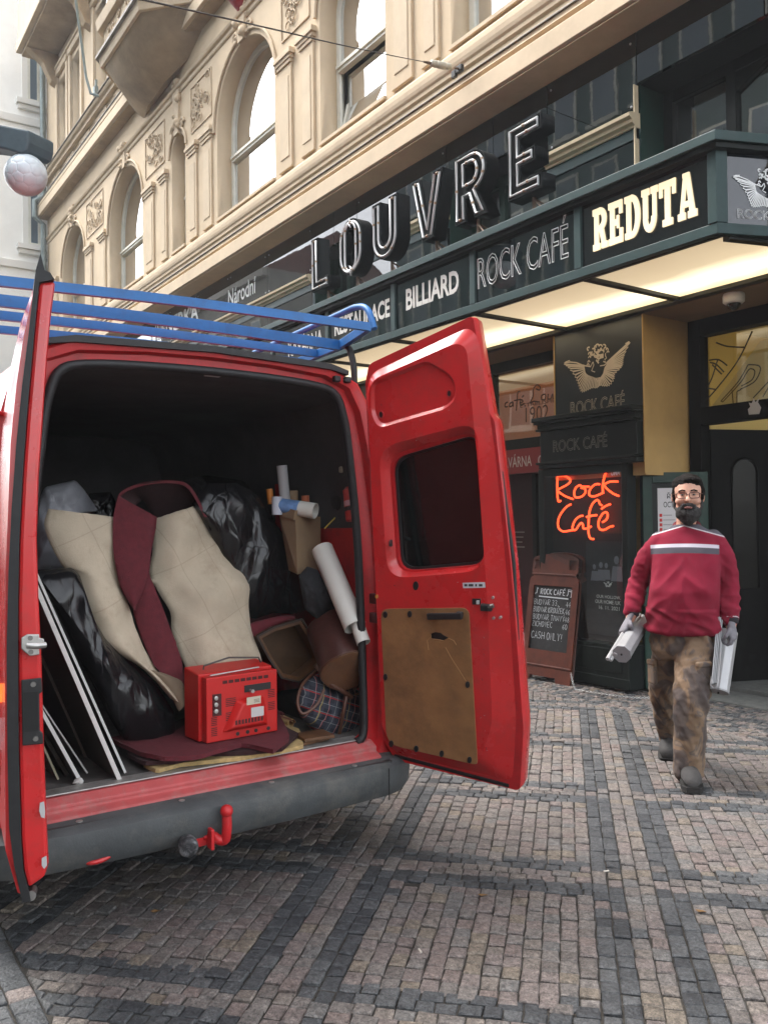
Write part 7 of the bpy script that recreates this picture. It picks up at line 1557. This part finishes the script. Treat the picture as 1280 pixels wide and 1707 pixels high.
for i in range(4):
    P = [mw(J(1193 - i * 2.5, 1140 + i * .5, -.20 - .012 * i)), mw(J(1203 - i * 2.6, 1032 - i * 1.2, -.03 - .012 * i))]; dd = (P[1] - P[0]).normalized(); nn_ = dd.cross(PR).normalized()
    MB().bar(P[0], P[1], .045, .006, up=nn_.cross(dd)).build('slat', alw, b2, bevel=.0015)
MB().tube(smooth_path([mw(J(1186, 1128, -.24)), mw(J(1184, 1142, -.245)), mw(J(1190, 1147, -.245)), mw(J(1196, 1138, -.24)), mw(J(1201, 1070, -.12))], 20), .005, 6).build('cord', alg, b2, smooth=60)
# ------------------------------------------------------------------ chalk board stand
ab = thing('chalkboard_stand', 'reddish brown folding pavement stand with a chalked drinks list', 'pavement sign', (-6.2, 6.2, 0))
mah = M('mahogany', (.085, .022, .012), .42, n=.35, ns=6, dirt=.4, dirtcol=(.04, .015, .01), ds=9, bump=.06, bs=60)
sl = M('slate_board', (.006, .0065, .007), .6, n=.5, ns=9, dirt=.5, dirtcol=(.04, .04, .04), ds=6); chalk = M('chalk', (.48, .50, .52), .95)
f0, f1 = onZ(867, 1129, 0), onZ(949, 1144, 0); bx = (f1 - f0); bx.z = 0; BW = bx.length; bx.normalize(); by0 = Vector((-bx.y, bx.x, 0)); by0 = by0 if by0.dot(f0 - EYE) > 0 else -by0
BH = 1.30; lean = .21; VS = 1.10; bu = (UZ * BH + by0 * lean).normalized(); bn = bx.cross(bu); bn = bn if bn.dot(EYE - f0) > 0 else -bn
def AB(u, v, d=0): return f0 + bx * (u * BW) + bu * (v * VS) + bn * d
def abflat(name, P, d0, d1, mat, bevel=0, holes=(), back=False):
    me = curve_mesh([P] + list(holes), (d1 - d0) / 2); n = len(me.vertices); co = np.empty(n * 3, np.float32); me.vertices.foreach_get('co', co); co = co.reshape(-1, 3); o = off(ab)
    U = bx * BW; V = bu * VS; Nn = bn; base = f0 - o
    if back: V = (UZ * BH - by0 * lean * .6).normalized() * VS; base = base + by0 * (lean * 2.0 + .02); Nn = -(bx.cross(V)); Nn = Nn if Nn.dot(by0) > 0 else -Nn
    W_ = np.array(base)[None] + co[:, :1] * np.array(U)[None] + co[:, 1:2] * np.array(V)[None] + (co[:, 2:3] + (d0 + d1) / 2) * np.array(Nn)[None]
    me.vertices.foreach_set('co', W_.astype(np.float32).ravel()); me.materials.clear(); me.materials.append(mat)
    bm = bmesh.new(); bm.from_mesh(me); bmesh.ops.remove_doubles(bm, verts=bm.verts, dist=1e-5); bmesh.ops.recalc_face_normals(bm, faces=bm.faces); bm.to_mesh(me); bm.free(); me.update()
    ob = link(name, me, ab)
    if bevel: b_ = ob.modifiers.new('bevel', 'BEVEL'); b_.width = bevel; b_.segments = 2; b_.limit_method = 'ANGLE'; b_.angle_limit = rad(35)
    return ob
outl = [(0, 0), (.16, 0), (.18, .045), (.70, .045), (.72, 0), (1, 0), (1, .93), (.965, .965), (.93, .97), (.93, 1.0), (.965, 1.02), (.965, 1.13)] + [(.5 + .465 * math.cos(t), 1.13 + .06 * math.sin(t)) for t in np.linspace(0, math.pi, 12)] + [(.035, 1.13), (.035, 1.02), (.07, 1.0), (.07, .97), (.035, .965), (0, .93)]
slot_ = [(.10, .285), (.88, .285), (.88, .885), (.10, .885)]
abflat('front_leaf', outl, -.05, 0, mah, .008, [slot_, [(.07, 1.04), (.20, 1.04), (.20, 1.13), (.07, 1.13)], [(.78, 1.04), (.92, 1.04), (.92, 1.13), (.78, 1.13)]])
abflat('back_leaf', outl, -.04, 0, mah, .008, back=True)
abflat('header_back', [(.05, 1.03), (.95, 1.03), (.95, 1.14), (.05, 1.14)], -.035, -.025, mah); abflat('slate', [(.09, .275), (.89, .275), (.89, .895), (.09, .895)], -.032, -.02, sl)
for P in ([(.0, .135), (1, .135), (1, .15), (0, .15)], [(.05, .985), (.95, .985), (.95, 1.0), (.05, 1.0)]): abflat('moulding', P, .0005, .010, mah, .004)
# one-stroke chalk alphabet on a 4 x 6 pad
G = {'A': ['0,0 2,6 4,0', '0.7,2 3.3,2'], 'B': ['0,0 0,6 2.4,6 3.4,5 2.6,3.4 0,3.1 2.8,3 3.8,1.6 2.6,0 0,0'], 'C': ['3.8,5 2.6,6 1,5.4 0,3.2 0.6,0.8 2.2,0 3.8,0.9'], 'D': ['0,0 0,6 2,5.8 3.8,4 3.6,1.6 2,0 0,0'], 'E': ['3.5,6 0,6 0,0 3.5,0', '0,3 3,3'], 'F': ['3.5,6 0,6 0,0', '0,3 3,3'], 'G': ['3.8,5 2,6 0,3.4 1,0.4 3,0.2 3.8,2.4 2.2,2.4'],
     'H': ['0,0 0,6', '4,0 4,6', '0,3 4,3'], 'I': ['1,0 1,6'], 'K': ['0,0 0,6', '3.6,6 0,2.8 3.8,0'], 'L': ['0,6 0,0 3.4,0'], 'M': ['0,0 0.4,6 2,2.6 3.6,6 4,0'], 'N': ['0,0 0.2,6 3.6,0 3.8,6'], 'O': ['2,6 0.4,5 0,2.6 1,0.3 2.6,0 4,2.4 3.6,5 2,6'], 'R': ['0,0 0,6 2.6,6 3.6,4.8 2.6,3.2 0,3 3.8,0'], 'S': ['3.6,5.2 2,6 0.4,5 1,3.6 3,2.6 3.6,1 2,0 0.2,0.8'], 'T': ['0,6 4,6', '2,6 2,0'], 'U': ['0,6 0.2,1.4 1.8,0 3.6,1.2 3.8,6'],
     'V': ['0,6 2,0 4,6'], 'Y': ['0,6 2,3 4,6', '2,3 1.6,0'], 'Z': ['0,6 3.8,6 0,0 3.8,0'], 'Ž': ['0,6 3.8,6 0,0 3.8,0', '1,8 2,7 3,8'], 'É': ['3.5,6 0,6 0,0 3.5,0', '0,3 3,3', '1.6,6.8 2.8,8'], 'Ý': ['0,6 2,3 4,6', '2,3 1.6,0', '1.8,6.8 3,8'], '3': ['0.2,5.4 2,6 3.4,4.8 1.4,3.2 3.6,1.8 2,0 0.2,0.6'], '4': ['2.8,0 2.8,6 0,2 4,2'], '6': ['3.4,5.6 1,4 0.2,1.6 2,0 3.6,1.4 2,3 0.4,2'], '8': ['2,3.2 0.6,4.6 2,6 3.4,4.6 2,3.2 0.2,1.4 2,0 3.8,1.4 2,3.2'], '0': ['2,6 0.4,5 0,2.6 1,0.3 2.6,0 4,2.4 3.6,5 2,6'], ',': ['1,0.8 0.6,-1'], '.': ['1,0 1.3,0.3'], '!': ['1,6 0.9,2', '0.9,0.4 1.1,0'], ' ': []}
cr_ = random.Random(4)
def chalkline(body, u, v, h, adv, w, parent=ab, name='lettering'):
    q = []; x = u * BW
    for ch in body:
        for st in G[ch]:
            pts = [tuple(map(float, c.split(','))) for c in st.split()]; jx, jy = cr_.uniform(-.12, .12), cr_.uniform(-.15, .15); q.append([(x + (px + jx) * adv / 5.4, (v + (py + jy) * h / 6) * VS) for px, py in pts])
        x += adv * (.45 if ch in 'I ,.!' else 1)
    ribbons(q, w, f0 - bn * .02, bx, bu, 1, 1, .0006, .0015).build(name, chalk, parent)
chalkline('ROCK CAFÉ', .235, .805, .050, .040, .0085); 
ribbons([[(.20 * BW, .782), (.80 * BW, .776)]], .012, f0 - bn * .02, bx, bu, 1, VS, .0006, .0015).build('underline', chalk, ab)
ribbons([[(.135 * BW, .80), (.125 * BW, .805), (.13 * BW, .815), (.150 * BW, .81), (.160 * BW, .865), (.178 * BW, .85)]], .009, f0 - bn * .02, bx, bu, 1, VS, .0006, .0015).build('music_note', chalk, ab)
ribbons([[(.775 * BW, .800), (.765 * BW, .808), (.785 * BW, .812), (.79 * BW, .862), (.855 * BW, .858), (.852 * BW, .792), (.835 * BW, .795)], [(.79 * BW, .848), (.855 * BW, .843)]], .009, f0 - bn * .02, bx, bu, 1, VS, .0006, .0015).build('music_note', chalk, ab)
for body, v, price in (('BUDVAR 33,', .705, '44'), ('BUDVAR KROUŽEK', .635, '46'), ('BUDVAR TMAVÝ', .565, '48'), ('ZICHOVEC', .498, '60')):
    chalkline(body, .115, v, .050, .038 if len(body) < 13 else .0315, .0042); chalkline(price, .765 if v > .52 else .735, v - .004, .048, .034, .0042)
chalkline('CASH ONLY!', .12, .385, .066, .047, .0050)
c = AB(.5, 1.085, -.024); emblem(ab, c, bx, bu, .18, M('faint_print', (.03, .010, .008), .7))
# chain from the stand, and the stone that wedges the case
chn = M('chain_steel', (.42, .43, .43), .35, metal=.8)
pts = [onX(951, 1122, f1.x + .03)] + [onZ(px, py, z) for px, py, z in ((957, 1146, .02), (966, 1150, .012), (1000, 1156, .012), (1030, 1160, .012), (1062, 1163, .012), (1095, 1162, .012), (1118, 1158, .012))]
CP = smooth_path(pts, 74); ch_ = thing('chain', 'thin steel chain lying on the setts from the chalk board towards the doorway', 'chain', pts[1])
src = None
for i in range(74):
    p, q = CP[i], CP[i + 1]; d = (q - p).normalized(); u = d.cross(UZ); u = u.normalized() if u.length > .1 else bx.copy(); w = u.cross(d); side = u if i % 2 else w
    c = (p + q) / 2; L_ = (q - p).length * .68
    if src is None:
        m = MB().tube([Vector((math.cos(t) * .5, math.sin(t) * .42, 0)) for t in np.linspace(0, 2 * math.pi, 9)[:-1]], .13, 5, closed=True); src = m.mesh('link', chn, smooth=60)
    o = link('link', src, ch_); nrm = d.cross(side).normalized(); R = Matrix((d, side, nrm)).transposed().to_4x4(); o.matrix_local = Matrix.Translation(c - Vector(ch_.location)) @ R @ Matrix.Diagonal((L_ * 1.5, .019, .019, 1))
st = onZ(1032, 1149, .0); m = MB().box(st + Vector((0, -.0, .034)), (.085, .06, .066), Matrix.Rotation(rad(30), 3, 'Z'))
single('loose_stone', m, M('loose_stone', (.26, .25, .22), .85, n=.25, ns=14, bump=.4, bs=30), 'loose grey sett leaning on the plinth of the show case', 'stone', (st.x, st.y, 0), 0, .010)
# ------------------------------------------------------------------ wire with insulator, bent stay rod, globe lamp
wa = onY(766, 116, 6.10); wv_ = M('wire_black', (.05, .045, .04), .6)
wr_ = thing('span_wire', 'thin span wire with a pale insulator fixed to the ochre cornice', 'wire', wa)
MB().box(onY(766, 115, 6.08), (.10, .05, .07)).box(onY(757, 124, 6.07), (.07, .04, .08)).build('wall_bracket', M('bracket_black', (.03, .03, .028), .6), wr_, bevel=.006)
i0, i1 = onY(758, 113, 6.0), onY(706, 103, 5.55); fw_ = onY(232, -2, 1.0)
MB().tube([onY(766, 115, 6.08), i0], .012, 8).build('eye_bolt', M('rusty_steel'), wr_)
ax = (i1 - i0).normalized(); Li = (i1 - i0).length
ip = i0 + ax * Li * .12
MB().lathe([(.015, 0), (.034, .02), (.038, .07), (.028, .085), (.04, .10), (.04, .20), (.028, .215), (.04, .23), (.034, .29), (.012, .31)], ip, ax, 14).build('insulator', M('insulator_cream', (.50, .47, .38), .35), wr_, smooth=40)
MB().tube([ip + ax * .3, i1], .016, 8, rr=[.018, .010]).build('clamp', M('rusty_steel'), wr_)
MB().tube(smooth_path([i1, i1.lerp(fw_, .5) - UZ * .01, fw_, fw_ + (fw_ - i1) * 1.2], 30), .0042, 6).build('cable', wv_, wr_, smooth=60)
ra_, rb2 = onY(160, 152, 6.18), onY(127, -10, 5.6)
sr = thing('stay_rod', 'grey bent stay rod anchored on the ledge below the upper windows', 'rod', ra_)
MB().tube([onY(166, 160, 6.30), onY(152, 156, 6.12), onY(144, 128, 6.05), onY(127, 0, 5.6), onY(122, -60, 5.45)], .035, 8).build('rod', M('zinc_green'), sr, smooth=60); MB().box(onY(160, 152, 6.26), (.16, .1, .22)).box(onY(161, 146, 6.3), (.05, .06, .40)).build('anchor', M('zinc_green'), sr, bevel=.01)
al_ = thing('alarm_lamp', 'small red wall lamp beside the big arched window at the top', 'lamp', onY(400, 0, 6.4)); p = onY(398, -2, 6.42)
MB().lathe([(.20, .12), (.16, -.02), (.11, -.16), (.03, -.20)], p, (0, -.5, 1), 14).build('shade', M('alarm_red', (.25, .012, .02), .4), al_, smooth=40); MB().bb(p.x - .05, p.x + .05, p.y, 6.51, p.z - .05, p.z + .05).build('wall_mount', blackp, al_)
LD = 8.6
def lampP(px, py, dd=0.): d = ray(px, py); return EYE + d * ((LD + dd) / d.dot(FH))
gc = lampP(44, 292); gr = 34 / FPX * LD
lp_ = thing('street_lamp', 'white faceted globe lamp hanging under a dark arm at the left edge', 'street lamp', (gc.x, gc.y - 2.2, 0))
def hexglobe():
    m = bpy.data.materials.new('globe_glass'); m.use_nodes = True; nt = m.node_tree; N = nt.nodes; L = nt.links; bs = N['Principled BSDF']; tc = N.new('ShaderNodeTexCoord'); vo = N.new('ShaderNodeTexVoronoi'); vo.feature = 'DISTANCE_TO_EDGE'; vo.inputs['Scale'].default_value = 11; vo.inputs['Randomness'].default_value = .35
    L.new(tc.outputs['Object'], vo.inputs['Vector']); r = N.new('ShaderNodeValToRGB'); r.color_ramp.elements[0].color = (.46, .45, .46, 1); r.color_ramp.elements[1].color = (.60, .59, .60, 1); r.color_ramp.elements[0].position = .0; r.color_ramp.elements[1].position = .07; L.new(vo.outputs['Distance'], r.inputs['Fac']); L.new(r.outputs['Color'], bs.inputs['Base Color']); bs.inputs['Roughness'].default_value = .35; return m
bmg = bmesh.new(); bmesh.ops.create_icosphere(bmg, subdivisions=2, radius=1)
# football panels: soccer-ball-like dual of a subdivided icosahedron, each panel slightly domed with a sunk joint
gm = MB(); fcs = {}
for v in bmg.verts:
    cen = [f.calc_center_median() for f in v.link_faces]; nv = v.co.normalized(); u = nv.orthogonal().normalized(); w = nv.cross(u)
    cen.sort(key=lambda c: math.atan2((c - v.co).dot(w), (c - v.co).dot(u))); cen = [c.normalized() for c in cen]
    inn = [(c * .86 + nv * .14).normalized() for c in cen]; mid2 = [(c * .5 + nv * .5).normalized() for c in cen]; k = len(cen)
    gm.add([gc + c * gr * .990 for c in cen] + [gc + c * gr for c in inn] + [gc + c * gr * 1.004 for c in mid2] + [gc + nv * gr * 1.006], [(i, (i + 1) % k, k + (i + 1) % k, k + i) for i in range(k)] + [(k + i, k + (i + 1) % k, 2 * k + (i + 1) % k, 2 * k + i) for i in range(k)] + [(2 * k + i, 2 * k + (i + 1) % k, 3 * k) for i in range(k)])
bmg.free(); gm.build('globe', M('globe_white', (.64, .71, .75), .3, n=.05, ns=6), lp_, smooth=25)
arm = M('lamp_arm_blue_grey', (.055, .085, .10), .5, n=.2, ns=8)
A0, A1 = lampP(64, 245, -.1), lampP(-40, 226, .35); d = (A1 - A0).normalized(); 
pr_ = [lampP(70, 227), lampP(70, 247), lampP(66, 260), lampP(58, 266), lampP(30, 258), lampP(0, 252), lampP(-60, 244), lampP(-60, 205), lampP(0, 213)]
pv = d.cross(UZ).normalized() * .16; MB().prism([p - pv for p in pr_], pv * 2).build('arm', arm, lp_, bevel=.02); MB().lathe([(.10, 0), (.075, .06), (.06, .12)], gc + UZ * gr * .93, (0, 0, 1), 16).build('globe_neck', arm, lp_)
pb_ = lampP(-60, 225) + d * .1; MB().tube([(pb_.x, pb_.y, 0), (pb_.x, pb_.y, 3), (pb_.x, pb_.y, pb_.z + .5)], .08, 12, rr=[.11, .09, .07]).build('pole', arm, lp_, smooth=40)

# litter on the setts
lr = random.Random(21)
leafm = M('dry_leaf', (.16, .085, .03), .8, n=.3, ns=40)
for k, (px, py) in enumerate(((260, 1520), (805, 1493), (1168, 1520))):
    c = onZ(px, py, .004); a = lr.uniform(0, 6); R = Matrix.Rotation(a, 3, 'Z'); L_ = .022
    m = MB().add([c + R @ Vector(q) * L_ for q in ((-1, 0, .1), (-.4, .5, .3), (.4, .45, .15), (1.1, 0, .35), (.4, -.45, .2), (-.4, -.5, .12), (0, 0, .02))], [(0, 1, 6), (1, 2, 6), (2, 3, 6), (3, 4, 6), (4, 5, 6), (5, 0, 6)])
    m.add([v + Vector((0, 0, -.0012)) for v in m.v[:7]], [(1, 0, 6), (2, 1, 6), (3, 2, 6), (4, 3, 6), (5, 4, 6), (0, 5, 6)])
    single('dry_leaf', m, leafm, ('small dry leaf on the setts under the van bumper', 'small dry leaf on the setts in front of the open van door', 'small dry leaf on the setts in front of the man')[k], 'leaf', c, 0)
buttm = M('butt_paper', (.5, .46, .40), .8)
for k, (px, py) in enumerate(((700, 1585), (1010, 1452))):
    c = onZ(px, py, .006); a = lr.uniform(0, 6); d = Vector((math.cos(a), math.sin(a), 0)) * .013
    single('cigarette_end', MB().tube([c - d, c + d], .0038, 8), buttm, ('cigarette end on the setts near the bottom edge', 'cigarette end on the setts in a dark band before the man')[k], 'litter', c, 60)

# pale volume added to stand for lens glare over the far end of the street
hz_m = bpy.data.materials.new('glare_air'); hz_m.use_nodes = True; nt = hz_m.node_tree
for x in list(nt.nodes):
    if x.type != 'OUTPUT_MATERIAL': nt.nodes.remove(x)
pv_ = nt.nodes.new('ShaderNodeVolumePrincipled'); pv_.inputs['Density'].default_value = .0014; pv_.inputs['Color'].default_value = (.92, .95, 1, 1); pv_.inputs['Anisotropy'].default_value = .2
nt.links.new(pv_.outputs[0], [x for x in nt.nodes if x.type == 'OUTPUT_MATERIAL'][0].inputs['Volume'])
hzb = MB().bb(-95, 65, -65, 65, -1.3, 26).build('glare_veil', hz_m, None, loc=(0, 0, 0)); hzb['kind'] = 'stuff'; hzb['label'] = 'added pale veil standing for lens glare over the far end of the street'
